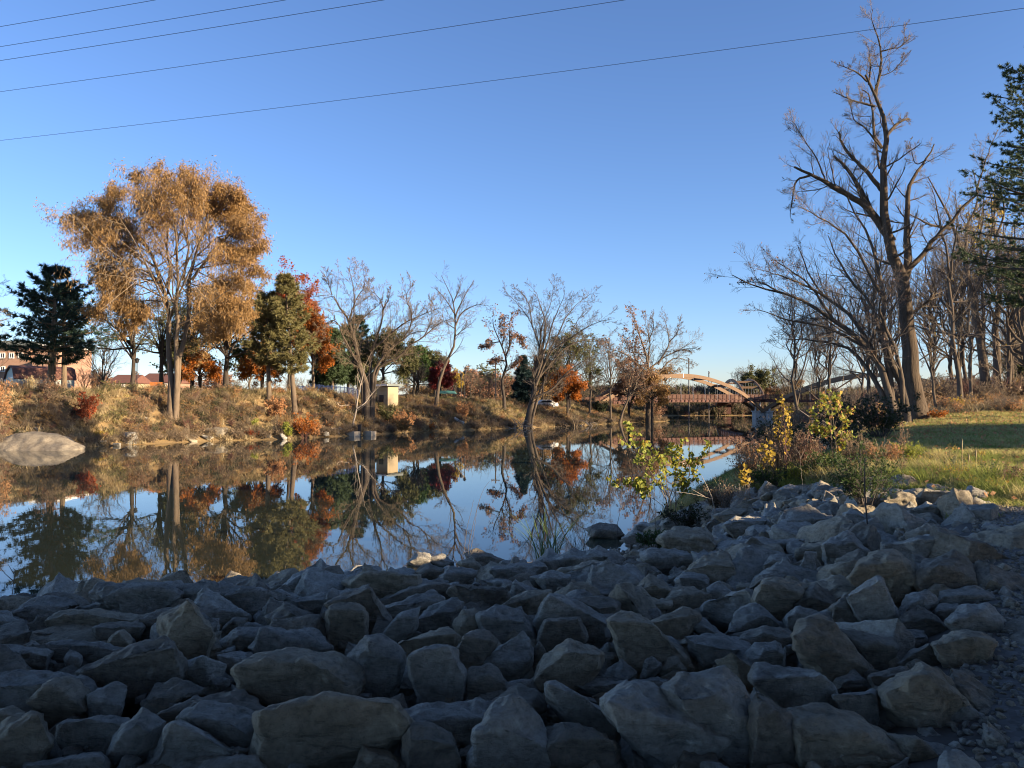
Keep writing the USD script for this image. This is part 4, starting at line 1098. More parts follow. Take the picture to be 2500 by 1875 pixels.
tr = thing('footbridge', 'wooden three-armed footbridge with arched ribs and red-brown railings over the river', 'bridge', (HUB[0], HUB[1], 0))
def arm_local():
    global HUB
    keep, HUB = HUB, np.array([0.0, 0.0])
    for a, L, dr in ((205.2, 49.3, 0.75), (325.2, 49.0, 0.3), (85.2, 49.0, 0.3)):
        arm(tr, math.radians(a), L, dr)
    for a in (205.2, 325.2, 85.2):
        a = math.radians(a)
        c = np.array([math.cos(a), math.sin(a)])
        m = trimesh.creation.cylinder(0.95, 3.3, sections=20)
        m.apply_translation([*(c * 1.75), 0.35])
        obj('pier_column', m, M['pier'], tr, smooth=30)
        m = trimesh.creation.cylinder(1.2, 0.28, sections=20)
        m.apply_translation([*(c * 1.75), 1.86])
        obj('pier_cap', m, M['pier'], tr, smooth=30)
        m = trimesh.creation.cylinder(0.22, 2.4, sections=12)
        m.apply_translation([*(c * 1.9), 3.2])
        obj('short_post', m, M['steel'], tr, smooth=30)
    m = trimesh.creation.cylinder(1.1, 3.2, sections=24)
    m.apply_translation([0, 0, 0.3])
    obj('pier_core', m, M['pier'], tr, smooth=30)
    obj('hub_deck', trimesh.creation.cylinder(3.4, 0.16, sections=6, transform=trimesh.transformations.translation_matrix([0, 0, DECK + 0.06])), M['deck_wood'], tr)
    HUB = keep
arm_local()

# ---------------------------------------------------------------- power lines crossing the upper sky
M['wire'] = simple('wire', (0.02, 0.02, 0.022), 0.6, 1.0, 0.05)
WD = nrm(np.array([-3.2, 1.0, 0.0]))
for (x0, y0, z, lab) in ((0, 65, 17.0, 'short black power line cutting the top left corner of sky'), (0, 114, 16.5, 'second black power line from the top left corner'),
                         (0, 148, 16.0, 'third power line close below the second one'), (0, 224, 16.5, 'fourth power line leaving the picture at the top middle'),
                         (0, 343, 16.0, 'lowest and longest power line crossing the whole sky')):
    rr = ray(x0, y0)
    p = EYE + rr * ((z - EYE[2]) / rr[2])
    s = np.linspace(-70, 90, 60)
    pts = p[None] + np.outer(s, -WD)
    pts[:, 2] += 0.00035 * (s - 25) ** 2 - 0.00035 * 625
    obj('power_line', tubes(pts[None], np.full((1, 60), 0.008), 5), M['wire'], label=lab, cat='power line')

# ---------------------------------------------------------------- buildings and small works beyond the left bank
M['brick_far'] = mat('brick_far', {'g': ('geometry', {}), 'mp': ('mapping', {'rotation': (math.pi / 2, 0, 0)}), 'b': ('brick_texture', {'color1': (0.24, 0.115, 0.070), 'color2': (0.29, 0.15, 0.095), 'mortar': (0.27, 0.21, 0.165), 'scale': 2.2, 'mortar_size': 0.03}),
                     'p': ('principled_bsdf', {'roughness': 0.9})}, [('g.position', 'mp.vector'), ('mp.vector', 'b.vector'), ('b.color', 'p.base_color')])
M['roof_red'] = simple('roof_red', (0.13, 0.058, 0.042), 0.85, 2.0, 0.2)
M['roof_grey'] = simple('roof_grey', (0.13, 0.145, 0.14), 0.8, 1.0, 0.15)
M['siding'] = simple('siding', (0.36, 0.37, 0.33), 0.8, 1.0, 0.08)
M['trim_white'] = simple('trim_white', (0.72, 0.70, 0.66), 0.6, 1.0, 0.05)
M['cream'] = simple('cream', (0.30, 0.235, 0.145), 0.8, 1.0, 0.08)
M['glass'] = mat('window_glass', {'p': ('principled_bsdf', {'base_color': (0.03, 0.035, 0.04), 'roughness': 0.05})}, [])
M['blue'] = simple('fence_blue', (0.035, 0.055, 0.14), 0.6, 3.0, 0.2)
M['dark_metal'] = simple('dark_metal', (0.02, 0.02, 0.022), 0.5, 1.0, 0.1)
M['orange'] = simple('orange_wood', (0.55, 0.17, 0.035), 0.6, 4.0, 0.15)
M['teal'] = simple('teal_metal', (0.10, 0.26, 0.22), 0.5, 1.0, 0.1)

def span(D, x0, x1, y0, y1):
    """A rectangle of the picture at a depth: world x0, x1 and z0 (lower), z1."""
    a, b = at(x0, y1, D), at(x1, y0, D)
    return a[0], b[0], a[2], b[2]

def windows(t, D, rects, w=0.14):
    for x0, x1, y0, y1 in rects:
        a, b, c, d = span(D, x0, x1, y0, y1)
        y = D - 0.03
        f = obj('window', cat_([box_(((a + b) / 2, y, d), (b - a + 2 * w, 0.16, w)), box_(((a + b) / 2, y, c), (b - a + 2 * w, 0.2, w)), box_((a - w / 2, y, (c + d) / 2), (w, 0.16, d - c - w)), box_((b + w / 2, y, (c + d) / 2), (w, 0.16, d - c - w)),
                                box_(((a + b) / 2, y, (c + d) / 2), (0.07, 0.1, d - c - w))]), M['trim_white'], t)
        f_ = UsdGeom.Xform(f) if False else f
        obj('pane', box_(((a + b) / 2, D - 0.004, (c + d) / 2), (b - a, 0.03, d - c)), M['glass'], f_)

t = thing('brick_building', 'sunlit orange brick building of several storeys behind the dark pine', 'building')
a, b, c, d = span(150, 78, 142, 846, 950)
obj('wall', box_(((a + b) / 2, 156, (d + 3) / 2), (b - a, 12, d - 3)), M['brick_far'], t)
obj('cornice', box_(((a + b) / 2, 156, d + 0.2), (b - a + 0.5, 12.5, 0.4)), M['trim_white'], t)
windows(t, 149.98, [(97, 105, 899, 909), (97, 105, 927, 941), (113, 121, 899, 909), (113, 121, 927, 941), (128, 136, 899, 909), (128, 136, 927, 941), (97, 105, 868, 879), (113, 121, 868, 879)])
t = thing('flat_roofed_building', 'long brick building under a flat grey roof at the left edge', 'building')
a, b, c, d = span(165, -90, 64, 838, 950)
obj('wall', box_(((a + b) / 2, 173, (d + 3) / 2 - 0.4), (b - a, 14, d - 3 - 0.8)), M['brick_far'], t)
obj('roof', box_(((a + b) / 2, 172.5, d), (b - a + 1.2, 16.5, 1.0)), M['roof_grey'], t)
windows(t, 165.98, [(x, x + 9, y, y + 12) for x in (-20, 2, 24, 46) for y in (862, 895, 925)])

t = thing('gambrel_house', 'grey sided house with a brown-red gambrel roof at the left edge', 'house')
D = 125
q = [at(x, y, D) for x, y in ((-28, 925), (-14, 905), (8, 893), (28, 899), (38, 925))]
prof = [(p[0], p[2]) for p in q]
x0, x1 = prof[0][0], prof[-1][0]
zb = 3.5
pg = Polygon([(x0 + 0.25, zb), (x1 - 0.25, zb)] + [(x, z - 0.15) for x, z in prof[::-1]])
wall = trimesh.creation.extrude_polygon(pg, 9.0)
wall.apply_transform(np.array([[1, 0, 0, 0], [0, 0, 1, D], [0, 1, 0, 0], [0, 0, 0, 1.0]]))
yaw = np.eye(4); ang = math.radians(-38); cx_, cy_ = x1, D
yaw[:2, :2] = [[math.cos(ang), -math.sin(ang)], [math.sin(ang), math.cos(ang)]]
yaw[:2, 3] = np.array([cx_, cy_]) - yaw[:2, :2] @ np.array([cx_, cy_])
wall.apply_transform(yaw)
obj('wall', wall, M['siding'], t)
slabs = []
for (xa, za), (xb, zb2) in zip(prof[:-1], prof[1:]):
    m = trimesh.creation.box((math.hypot(xb - xa, zb2 - za) + 0.1, 9.6, 0.18))
    m.apply_transform(trimesh.transformations.rotation_matrix(-math.atan2(zb2 - za, xb - xa), [0, 1, 0]))
    m.apply_translation([(xa + xb) / 2, D + 4.5, (za + zb2) / 2 + 0.05])
    m.apply_transform(yaw)
    slabs.append(m)
obj('roof', cat_(slabs), M['roof_red'], t)
wf = obj('window', box_((0, 0, 0), (1.2, 0.14, 1.9)).apply_translation([(x0 + x1) / 2 + 0.9, D - 0.03, prof[0][1] - 0.6]).apply_transform(yaw), M['trim_white'], t)
obj('pane', box_((0, 0, 0), (0.95, 0.14, 1.65)).apply_translation([(x0 + x1) / 2 + 0.9, D - 0.06, prof[0][1] - 0.6]).apply_transform(yaw), M['glass'], wf)

def gable_house(name, label, D, x0, x1, ridge_y, eave_y, base_y, wallm, roofm, depth=9.0, wins=()):
    t = thing(name, label, 'house')
    a, b, c, d = span(D, x0, x1, eave_y, base_y)
    c = min(c, tz((a + b) / 2, D) - 0.3)
    rz = at(x0, ridge_y, D)[2]
    obj('wall', box_(((a + b) / 2, D + depth / 2, (c + d) / 2), (b - a, depth, d - c)), wallm, t)
    v = np.array([[a - 0.4, D - 0.5, d - 0.1], [b + 0.4, D - 0.5, d - 0.1], [b + 0.4, D + depth + 0.5, d - 0.1], [a - 0.4, D + depth + 0.5, d - 0.1], [a - 0.1, D + depth / 2, rz], [b + 0.1, D + depth / 2, rz]])
    obj('roof', trimesh.convex.convex_hull(v), roofm, t)
    windows(t, D - 0.02, wins)
gable_house('red_roofed_house', 'low house with a brown-red roof behind the bare tree trunks at left', 165, 262, 322, 913, 934, 948, M['cream'], M['roof_red'], wins=[(275, 281, 937, 944), (298, 304, 937, 944)])
gable_house('long_roofed_house', 'long low house with a wide brown roof left of the great ochre tree', 185, 336, 420, 909, 933, 948, M['brick_far'], M['roof_red'], 12, wins=[(350, 357, 936, 944), (400, 407, 936, 944)])
gable_house('white_house', 'small white house seen between the pine trunks at left', 175, 138, 160, 928, 936, 948, M['trim_white'], M['roof_grey'], 7)

# the cream shed
t = thing('cream_shed', 'small cream shed with a flat overhanging roof behind the bank', 'shed')
D = 113
a, b, c, d = span(D, 905, 947, 943, 965)
c = tz((a + b) / 2, D) - 0.3
m1 = box_(((a + b) / 2, D + 1.0, (c + d) / 2), (b - a, 2.0, d - c))
Ry = np.eye(4); an = math.radians(-40)
Ry[:2, :2] = [[math.cos(an), -math.sin(an)], [math.sin(an), math.cos(an)]]; Ry[:2, 3] = np.array([b, D]) - Ry[:2, :2] @ np.array([b, D])
obj('wall', m1.apply_transform(Ry), M['cream'], t)
obj('roof', box_(((a + b) / 2, D + 1.0, d + 0.18), (b - a + 1.1, 3.1, 0.32)).apply_transform(Ry), M['roof_grey'], t)
obj('fascia', box_(((a + b) / 2, D - 0.59, d + 0.17), (b - a + 1.16, 0.06, 0.22)).apply_transform(Ry), M['trim_white'], t)
obj('door', box_((a + 1.1, D - 0.02, c + 1.2), (0.9, 0.08, 1.9)).apply_transform(Ry), M['dark_metal'], t)

# blue fence
t = thing('blue_fence', 'long low blue picket fence along the top of the bank', 'fence')
pa, pb = at(728, 958, 112), at(872, 960, 112)
n = 15
for k in range(n):
    p = pa + (pb - pa) * k / (n - 1)
    z = tz(p[0], p[1])
    obj('post', box_((p[0], p[1], z + 0.8), (0.10, 0.10, 1.7)), M['blue'], t)
    if k < n - 1:
        w = (pb - pa)[0] / (n - 1)
        ms = [box_((p[0] + w / 2, p[1], z + h), (w - 0.10, 0.05, 0.07)) for h in (0.45, 1.45)]
        ms += [box_((p[0] + 0.05 + (j + 0.5) * (w - 0.1) / 3, p[1] - 0.045, z + 0.92), (0.045, 0.03, 1.3)) for j in range(3)]
        obj('picket_panel', cat_(ms), M['blue'], t)

# bench, lamp posts, poles, white car, teal shelter
def slat_bench(px, py, D):
    b = at(px, py, D)
    b[2] = tz(b[0], D)
    t = thing('park_bench', 'orange wooden bench on the grass left of the great ochre tree', 'bench', b)
    for k in range(3):
        obj('back_slat', box_((0, 0.22 + 0.02 * k, 0.62 + 0.17 * k), (1.5, 0.04, 0.14)), M['orange'], t)
    for k in range(3):
        obj('seat_slat', box_((0, -0.22 + 0.16 * k, 0.45), (1.5, 0.13, 0.04)), M['orange'], t)
    for x in (-0.6, 0.6):
        obj('leg', cat_([box_((x, -0.2, 0.2), (0.06, 0.06, 0.5)), box_((x, 0.27, 0.45), (0.06, 0.05, 1.0)), box_((x, 0.02, 0.40), (0.06, 0.5, 0.05))]), M['dark_metal'], t)
slat_bench(379, 947, 90)
def lamp(px, top, bottom, D, label):
    b = at(px, bottom, D)
    b[2] = tz(b[0], D) - 0.1
    h = at(px, top, D)[2] - b[2]
    t = thing('lamp_post', label, 'lamp post', b)
    obj('pole', trimesh.creation.cylinder(0.06, h, sections=8, transform=trimesh.transformations.translation_matrix([0, 0, h / 2])), M['dark_metal'], t, smooth=30)
    obj('lantern', trimesh.creation.revolve([(0.0, h - 0.05), (0.16, h), (0.26, h + 0.38), (0.34, h + 0.42), (0.05, h + 0.62), (0.0, h + 0.7)], sections=10), M['dark_metal'], t, smooth=30)
lamp(1126, 921, 970, 135, 'black park lamp post, the shorter one of two, right of the crimson tree')
lamp(1134.5, 913, 970, 135, 'black park lamp post, the taller one of two, right of the crimson tree')
lamp(334, 886, 948, 95, 'thin dark post left of the great ochre tree')
M['pole_wood'] = barkmat('pole_wood', (0.11, 0.095, 0.085))
def pole(px, top, bottom, D, label, arms, rad=0.16):
    b = at(px, bottom, D)
    b[2] = tz(b[0], D) - 0.2
    h = at(px, top, D)[2] - b[2]
    t = thing('utility_pole', label, 'utility pole', b)
    obj('pole', trimesh.creation.cylinder(rad, h, sections=8, transform=trimesh.transformations.translation_matrix([0, 0, h / 2])), M['pole_wood'], t, smooth=30)
    for (off, w) in arms:
        ca = obj('crossarm', box_((0, -0.2, h - off), (w, 0.14, 0.16)), M['pole_wood'], t)
        for x in (-w * 0.4, w * 0.4):
            obj('insulator', trimesh.creation.cylinder(0.07, 0.3, sections=6, transform=trimesh.transformations.translation_matrix([x, -0.2, h - off + 0.22])), M['steel'], ca)
pole(1682, 874, 985, 215, 'tall utility pole with crossarms behind the lit bridge arch', [(1.6, 1.7), (2.8, 1.7)])
pole(1731, 906, 985, 225, 'plain shorter utility pole behind the lit bridge arch', [(0.6, 0.5)])
pole(1210, 880, 975, 160, 'utility pole left of the blue spruce', [(0.8, 1.8)], 0.13)

def car(px, py, D, label):
    b = at(px, py, D)
    b[2] = tz(b[0], D)
    t = thing('parked_car', label, 'car', b, 12)
    side = Polygon([(-2.2, 0.35), (-2.25, 0.75), (-1.9, 0.92), (-1.35, 0.97), (-0.7, 1.42), (0.75, 1.45), (1.5, 1.02), (2.1, 0.92), (2.25, 0.62), (2.2, 0.35)]).buffer(0.06)
    m = trimesh.creation.extrude_polygon(side, 1.7)
    m.apply_transform(np.array([[1, 0, 0, 0], [0, 0, 1, -0.85], [0, 1, 0, 0], [0, 0, 0, 1.0]]))
    obj('body', m, M['trim_white'], t)
    for y in (-0.935, 0.935):
        w = trimesh.creation.extrude_polygon(Polygon([(-1.2, 0.98), (-0.66, 1.34), (0.7, 1.36), (1.3, 1.0)]), 0.02)
        w.apply_transform(np.array([[1, 0, 0, 0], [0, 0, 1, y * 0.93], [0, 1, 0, 0], [0, 0, 0, 1.0]]))
        obj('side_window', w, M['glass'], t)
    for x in (-1.4, 1.4):
        for y in (-0.8, 0.8):
            w = obj('wheel', trimesh.creation.cylinder(0.33, 0.2, sections=16, transform=trimesh.transformations.rotation_matrix(math.pi / 2, [1, 0, 0], None) @ trimesh.transformations.translation_matrix([0, 0, 0])).apply_translation([x, y, 0.33]), M['dark_metal'], t)
            obj('rim', trimesh.creation.cylinder(0.2, 0.03, sections=12, transform=trimesh.transformations.rotation_matrix(math.pi / 2, [1, 0, 0])).apply_translation([x, y * 1.13, 0.33]), M['steel'], w)
car(1331, 974, 142, 'white car parked behind the leaning tree')
t = thing('teal_shelter', 'low shelter with a teal metal roof on the bank top', 'shelter')
a, b, c, d = span(132, 1070, 1114, 963, 975)
c = tz((a + b) / 2, 132) - 0.2
d = max(d, c + 1.4)
v = np.array([[a, 130.4, d - 0.35], [b, 130.4, d - 0.35], [b, 133.6, d - 0.35], [a, 133.6, d - 0.35], [a + 0.3, 132, d + 0.15], [b - 0.3, 132, d + 0.15]])
obj('roof', trimesh.convex.convex_hull(v), M['teal'], t)
for x in (a + 0.2, b - 0.2):
    for y in (130.7, 133.3):
        obj('post', box_((x, y, (c + d - 0.36) / 2), (0.12, 0.12, d - 0.36 - c)), M['dark_metal'], t)

# concrete blocks in the water and the great flat rock
M['block_conc'] = simple('block_concrete', (0.40, 0.33, 0.24), 0.9, 1.5, 0.2, 0.3, 12.0)
def block(px0, px1, D, h, yaw, label, depth):
    a, b = at(px0, 1060, D), at(px1, 1060, D)
    w = b[0] - a[0]
    m = manifold3d.Manifold.cube((w, depth, h + 1.2), True)
    m = m.to_mesh(); m = trimesh.Trimesh(m.vert_properties[:, :3], m.tri_verts)
    m.apply_transform(trimesh.transformations.rotation_matrix(yaw, [0, 0, 1]))
    t = thing('concrete_block', label, 'concrete block', ((a[0] + b[0]) / 2, D + depth / 2, 0))
    m.apply_translation([0, 0, (h - 1.2) / 2])
    obj('block', m, M['block_conc'], t)
block(836, 878, 92.5, 0.55, math.radians(-40), 'left of two square concrete blocks standing in the far water edge', 0.9)
block(884, 916, 94, 0.53, math.radians(-38), 'right of two square concrete blocks standing in the far water edge', 0.8)
obj('mooring_post', box_((at(877, 1060, 93)[0], 93.2, 0.25), (0.35, 0.4, 2.2)), M['dark_metal'], label='dark post between the two concrete blocks', cat='post')
M['slab_rock'] = rockmat('slab_rock', (0.15, 0.125, 0.095), (0.22, 0.185, 0.14), (0.28, 0.24, 0.18))
p = [at(x, y, 66.5) for x, y in ((-70, 1100), (-30, 1075), (30, 1059), (85, 1053), (140, 1060), (175, 1073), (207, 1092), (200, 1104), (-60, 1104))]
back = [at(x, y, 71) for x, y in ((-50, 1085), (30, 1062), (90, 1058), (150, 1064), (185, 1085))]
front = [at(x, y, 64.6) for x, y in ((-40, 1108), (40, 1104), (120, 1103), (170, 1103))]
v, f = stone(np.vstack([p, back, front, np.array(front) - [0, 0, 1.0]]), 0.16, 7, 2, 0.38)
c0 = v.mean(0); c0[2] = 0
t = thing('flat_boulder', 'great smooth flat-domed boulder in the water at the left edge', 'boulder', c0)
obj('stone', (v, f), M['slab_rock'], t, smooth=True, at=c0)
def bank_stone(px, py, D, size, tone, label, seed, sq=(1, 0.8, 0.6), rot=None):
    r = np.random.default_rng(seed)
    d = nrm(r.normal(size=(12, 3)))
    pts = np.vstack([d * 0.5, (r.random((8, 3)) > 0.5) * 0.8 - 0.4]) * sq * size
    if rot is not None:
        pts = pts @ trimesh.transformations.rotation_matrix(rot, [0, 1, 0])[:3, :3].T
    v, f = stone(pts, size * 0.10, seed, 1)
    b = at(px, py, D)
    b[2] = max(min(b[2], tz(b[0], D) + 0.4 * size), 0.0)
    t = thing('bank_stone', label, 'stone', b)
    obj('stone', (v, f), ROCKM[tone], t, smooth=True)
bank_stone(691, 1062, 84, 1.0, 2, 'pale tilted square block at the far water edge', 71, (1, 0.7, 0.55), 0.7)
bank_stone(463, 1072, 79, 1.7, 1, 'long tan slab slanting into the water below the great ochre tree', 72, (1.1, 0.7, 0.25), 0.45)
bank_stone(482, 1072, 80.5, 1.6, 0, 'grey slab behind the slanting tan slab at the far water edge', 73, (1.1, 0.7, 0.3), 0.45)
bank_stone(312, 1078, 74, 2.3, 0, 'big grey dome of rock under the red shrub bank', 74, (0.8, 0.8, 0.9))
bank_stone(528, 1062, 82.5, 2.6, 3, 'dark rounded rock mass at the far water edge', 75, (1, 0.8, 0.7))
bank_stone(505, 1066, 81, 1.5, 0, 'flat grey rock leaning on the dark rock mass', 76, (1, 0.8, 0.35), 0.4)
bank_stone(356, 1022, 80, 0.6, 2, 'white stone on the shaded slope under the ochre tree', 77)
bank_stone(285, 1086, 71.5, 0.7, 2, 'pale stone at the tip of the great flat boulder', 78)
bank_stone(250, 1080, 71.5, 0.8, 1, 'tan stone between the flat boulder and the red shrub', 79)
bank_stone(795, 1060, 90, 0.9, 2, 'pale broken rock left of the concrete blocks', 80, (1, 0.8, 0.7))
bank_stone(655, 1065, 84, 0.7, 1, 'tan stone left of the pale tilted block', 81)
bank_stone(600, 1068, 83, 1.0, 0, 'low dark stone in the far water edge', 82, (1.2, 0.7, 0.4))
bank_stone(1122, 1012, 113, 1.6, 2, 'pale slab lying on the slope left of the leaning tree', 83, (1.3, 0.6, 0.3), 0.5)
bank_stone(95, 1048, 70, 0.8, 2, 'whitish stone behind the great flat boulder', 84)
bank_stone(52, 1056, 69, 0.7, 1, 'small tan stone at the left end of the flat boulder', 85)
# ---------------------------------------------------------------- trees of the left bank
FINE = [dict(m=14, t=(0.14, 1.0), L=(0.24, 0.52), ang=(42, 13), up=0.16, K=6, rk=0.34, Lmax=5.0), dict(m=8, t=(0.12, 1.0), L=(0.28, 0.6), ang=(44, 14), up=0.12, K=5),
        dict(m=5, t=(0.12, 1.0), L=(0.3, 0.6), ang=(44, 15), up=0.08, K=3)]
FINER = FINE + [dict(m=4, t=(0.15, 1.0), L=(0.5, 0.95), ang=(40, 15), up=0.06, K=2)]

# the great ochre tree
WEEP = [dict(m=11, t=(0.30, 1.0), L=(0.26, 0.50), ang=(48, 15), up=0.10, K=6), dict(m=8, t=(0.2, 1.0), L=(0.35, 0.65), ang=(50, 15), up=-0.10, K=5),
        dict(m=5, t=(0.2, 1.0), L=(0.6, 1.1), ang=(50, 18), up=-0.9, K=3, wob=0.05)]
build_tree('ochre_tree', 'great round-crowned tree with fine ochre foliage and several trunks on the left bank', 'tree', 82, [
    ([(965,1370),(955,1200),(950,1050),(945,900),(930,760),(880,640),(850,540),(770,440),(640,360),(500,330)], 18.7, 2.4),
    ([(990,1365),(1000,1150),(1000,950),(995,750),(990,600),(1000,450),(960,330),(930,180)], 16.5, 2.4),
    ([(985,1360),(1010,1150),(1050,1000),(1065,850),(1070,720),(1100,560),(1140,450),(1170,350),(1180,200)], 17.6, 2.4),
    ([(945,780),(960,640),(940,520),(930,400),(850,280),(760,210)], 7.7, 1.8), ([(920,770),(840,640),(760,560),(620,500),(480,450)], 7.7, 1.8), ([(1080,700),(1150,600),(1230,500),(1330,420),(1420,380)], 8.2, 1.8),
    ([(910,820),(850,815),(760,820),(680,830)], 4.4, 1.8), ([(1075,750),(1130,760),(1220,790),(1320,830),(1400,880)], 5.5, 1.8), ([(1030,700),(1060,500),(1030,380),(1080,150)], 7.2, 1.8),
    ([(1090,640),(1200,620),(1330,600),(1440,620)], 5.5, 1.8), ([(900,700),(790,640),(680,620),(560,640)], 5.0, 1.8), ([(850,540),(700,420),(560,400),(420,400)], 5.0, 1.8),
    ([(1140,450),(1260,330),(1350,260)], 5.0, 1.8), ([(980,560),(1040,300),(1000,140)], 4.4, 1.8), ([(1110,560),(1250,450),(1380,480),(1450,500)], 5.0, 1.8), ([(890,640),(720,500),(600,280)], 5.0, 1.8),
    ([(900,700),(780,720),(640,800),(560,880)], 3.9, 1.2), ([(940,780),(820,850),(700,950)], 3.3, 1.2), ([(1070,720),(1200,760),(1350,860)], 3.9, 1.2), ([(1075,800),(1180,900),(1250,1000)], 3.3, 1.2), ([(930,740),(760,780),(620,680)], 3.3, 1.2),
    ([(850,540),(720,380),(640,200)], 4.4, 1.2), ([(940,520),(860,300),(790,140)], 4.4, 1.2), ([(1000,450),(960,250),(900,110)], 4.4, 1.2), ([(1060,500),(1050,300),(1060,140)], 4.4, 1.2), ([(1140,450),(1200,300),(1230,180)], 4.4, 1.2), ([(1220,500),(1330,400),(1390,300)], 4.4, 1.2),
    ([(760,560),(600,450),(470,340)], 4.4, 1.2), ([(1150,600),(1300,530),(1430,560)], 4.4, 1.2), ([(1090,640),(1220,700),(1380,720)], 3.9, 1.2), ([(900,700),(760,700),(600,720)], 3.9, 1.2), ([(1075,750),(1200,860),(1330,960)], 3.9, 1.2), ([(1170,350),(1280,260),(1350,220)], 3.9, 1.2)],
    C1, WEEP, M['bark_willow'], M['twig_tan'], 0.8, 5, foliage=[(M['leaf_ochre'], 7, 0.32, 0.22, 0.9, 3, None, 0.20), (M['leaf_ochre'], 8, 0.30, 0.26, 0.7, 2, None, 0.45)], twig_r=0.012, amp=0.22)
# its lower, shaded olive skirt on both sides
def crown_tree(name, label, D, px, base, cx, cy, wpx, hpx, leafm, bark, seed, per=6, size=0.22, trunk_px=5, limbs=9, levels=None, low=0.1, twig='twig', aspect=0.5, droop=0.25, lean=0, twig_r=0.012, group=None, m1=8, cat='tree'):
    """A leafy tree: a trunk and limbs that fan into a crown of the given picture size."""
    r = np.random.default_rng(seed)
    L = [([(px, base), (px + lean * 0.5 + r.uniform(-3, 3), (base + cy) / 2), (px + lean, cy + 0.1 * hpx), (cx, cy - 0.35 * hpx)], trunk_px, 0.8)]
    for k in range(limbs):
        a = math.pi * (0.03 + 0.94 * (k + r.uniform(0.2, 0.8)) / limbs)
        ex, ey = cx - 0.5 * wpx * math.cos(a) * r.uniform(0.72, 0.95), cy + hpx * (0.42 - low) - hpx * 0.78 * math.sin(a) * r.uniform(0.8, 1.0)
        sy = base + (cy + 0.15 * hpx - base) * r.uniform(0.55, 1.0)
        sx = px + lean * (base - sy) / max(base - cy, 1)
        L.append(([(sx, sy), ((sx * 0.6 + ex * 0.4), sy * 0.45 + ey * 0.55 + 0.02 * hpx), (ex, ey)], trunk_px * 0.45, 0.5))
    lv = levels or [dict(m=m1, t=(0.25, 1.0), L=(0.30, 0.55), ang=(45, 15), up=0.08, K=5), dict(m=6, t=(0.15, 1.0), L=(0.35, 0.65), ang=(48, 15), up=0.0, K=4), dict(m=4, t=(0.15, 1.0), L=(0.45, 0.8), ang=(48, 15), up=-0.05, K=2)]
    per, size = (per * 0.7, size * 1.18) if per >= 2 else (per, size)
    return build_tree(name, label, cat, D, L, CS, lv, bark, M[twig], 0.3, seed, foliage=(leafm, per, size, aspect, droop) if leafm is not None else None, twig_r=twig_r, amp=0.3, K=9, group=group)

conifer('dark_pine', 'dark blue-green pine with a broad crown at the left', 92, 124, 944, 650, 300, M['needle_dark'], M['bark_willow'], 21, h0=0.22, whorls=15, per=7, shape=0.66, droop=0.14, tuft=0.62, dens=1.2, trunk_r=0.52, gaps=0.24, lean=14, n_needles=8)
conifer('dark_pine', 'slimmer dark pine just right of the broad dark pine', 99, 157, 944, 690, 130, M['needle_dark'], M['bark_willow'], 22, h0=0.40, whorls=14, per=5, shape=0.6, tuft=0.7, dens=0.9, trunk_r=0.40, gaps=0.3, n_needles=7)
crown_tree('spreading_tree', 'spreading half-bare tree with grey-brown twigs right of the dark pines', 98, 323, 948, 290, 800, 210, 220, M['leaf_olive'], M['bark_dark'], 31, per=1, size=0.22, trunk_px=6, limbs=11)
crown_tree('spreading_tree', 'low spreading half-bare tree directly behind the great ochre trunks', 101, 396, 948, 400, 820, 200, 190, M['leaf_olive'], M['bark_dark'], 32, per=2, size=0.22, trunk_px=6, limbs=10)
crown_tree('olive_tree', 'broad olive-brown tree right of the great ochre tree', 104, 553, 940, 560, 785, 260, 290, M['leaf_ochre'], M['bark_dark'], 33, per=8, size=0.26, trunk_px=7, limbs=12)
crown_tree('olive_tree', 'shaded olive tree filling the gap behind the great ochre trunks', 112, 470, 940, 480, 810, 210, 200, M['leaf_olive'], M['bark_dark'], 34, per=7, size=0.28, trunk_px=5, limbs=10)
conifer('scots_pine', 'tall olive-green pine, left of a pair, before the red maple', 93, 658, 940, 715, 130, M['needle_olive'], M['bark_willow'], 23, h0=0.34, whorls=15, per=7, shape=0.5, droop=0.05, tuft=0.55, dens=1.1, trunk_r=0.34, gaps=0.24, lean=-8, n_needles=8)
conifer('scots_pine', 'tall olive-green pine, right of a pair, with a pointed top', 92, 722, 948, 664, 140, M['needle_olive'], M['bark_willow'], 24, h0=0.32, whorls=17, per=7, shape=0.65, droop=0.06, tuft=0.55, dens=1.1, trunk_r=0.36, gaps=0.22, lean=-28, n_needles=8)
crown_tree('red_maple', 'red-orange maple crown rising behind the two olive pines', 116, 705, 945, 714, 765, 140, 205, M['leaf_red'], M['bark_dark'], 35, per=10, size=0.30, trunk_px=4, limbs=10)
crown_tree('orange_tree', 'tall narrow orange-leaved tree right of the two olive pines', 107, 765, 945, 760, 845, 115, 190, M['leaf_orange'], M['bark_willow'], 36, per=9, size=0.28, trunk_px=4, limbs=10)
crown_tree('orange_tree', 'low orange-leaved tree between the trunks of the olive pines', 108, 640, 940, 640, 905, 100, 70, M['leaf_orange'], M['bark_dark'], 37, per=8, size=0.26, trunk_px=3, limbs=8)
crown_tree('orange_tree', 'small yellow-orange tree right of the great ochre trunks', 106, 488, 940, 490, 905, 75, 75, M['leaf_orange'], M['bark_dark'], 38, per=7, size=0.26, trunk_px=3, limbs=8)
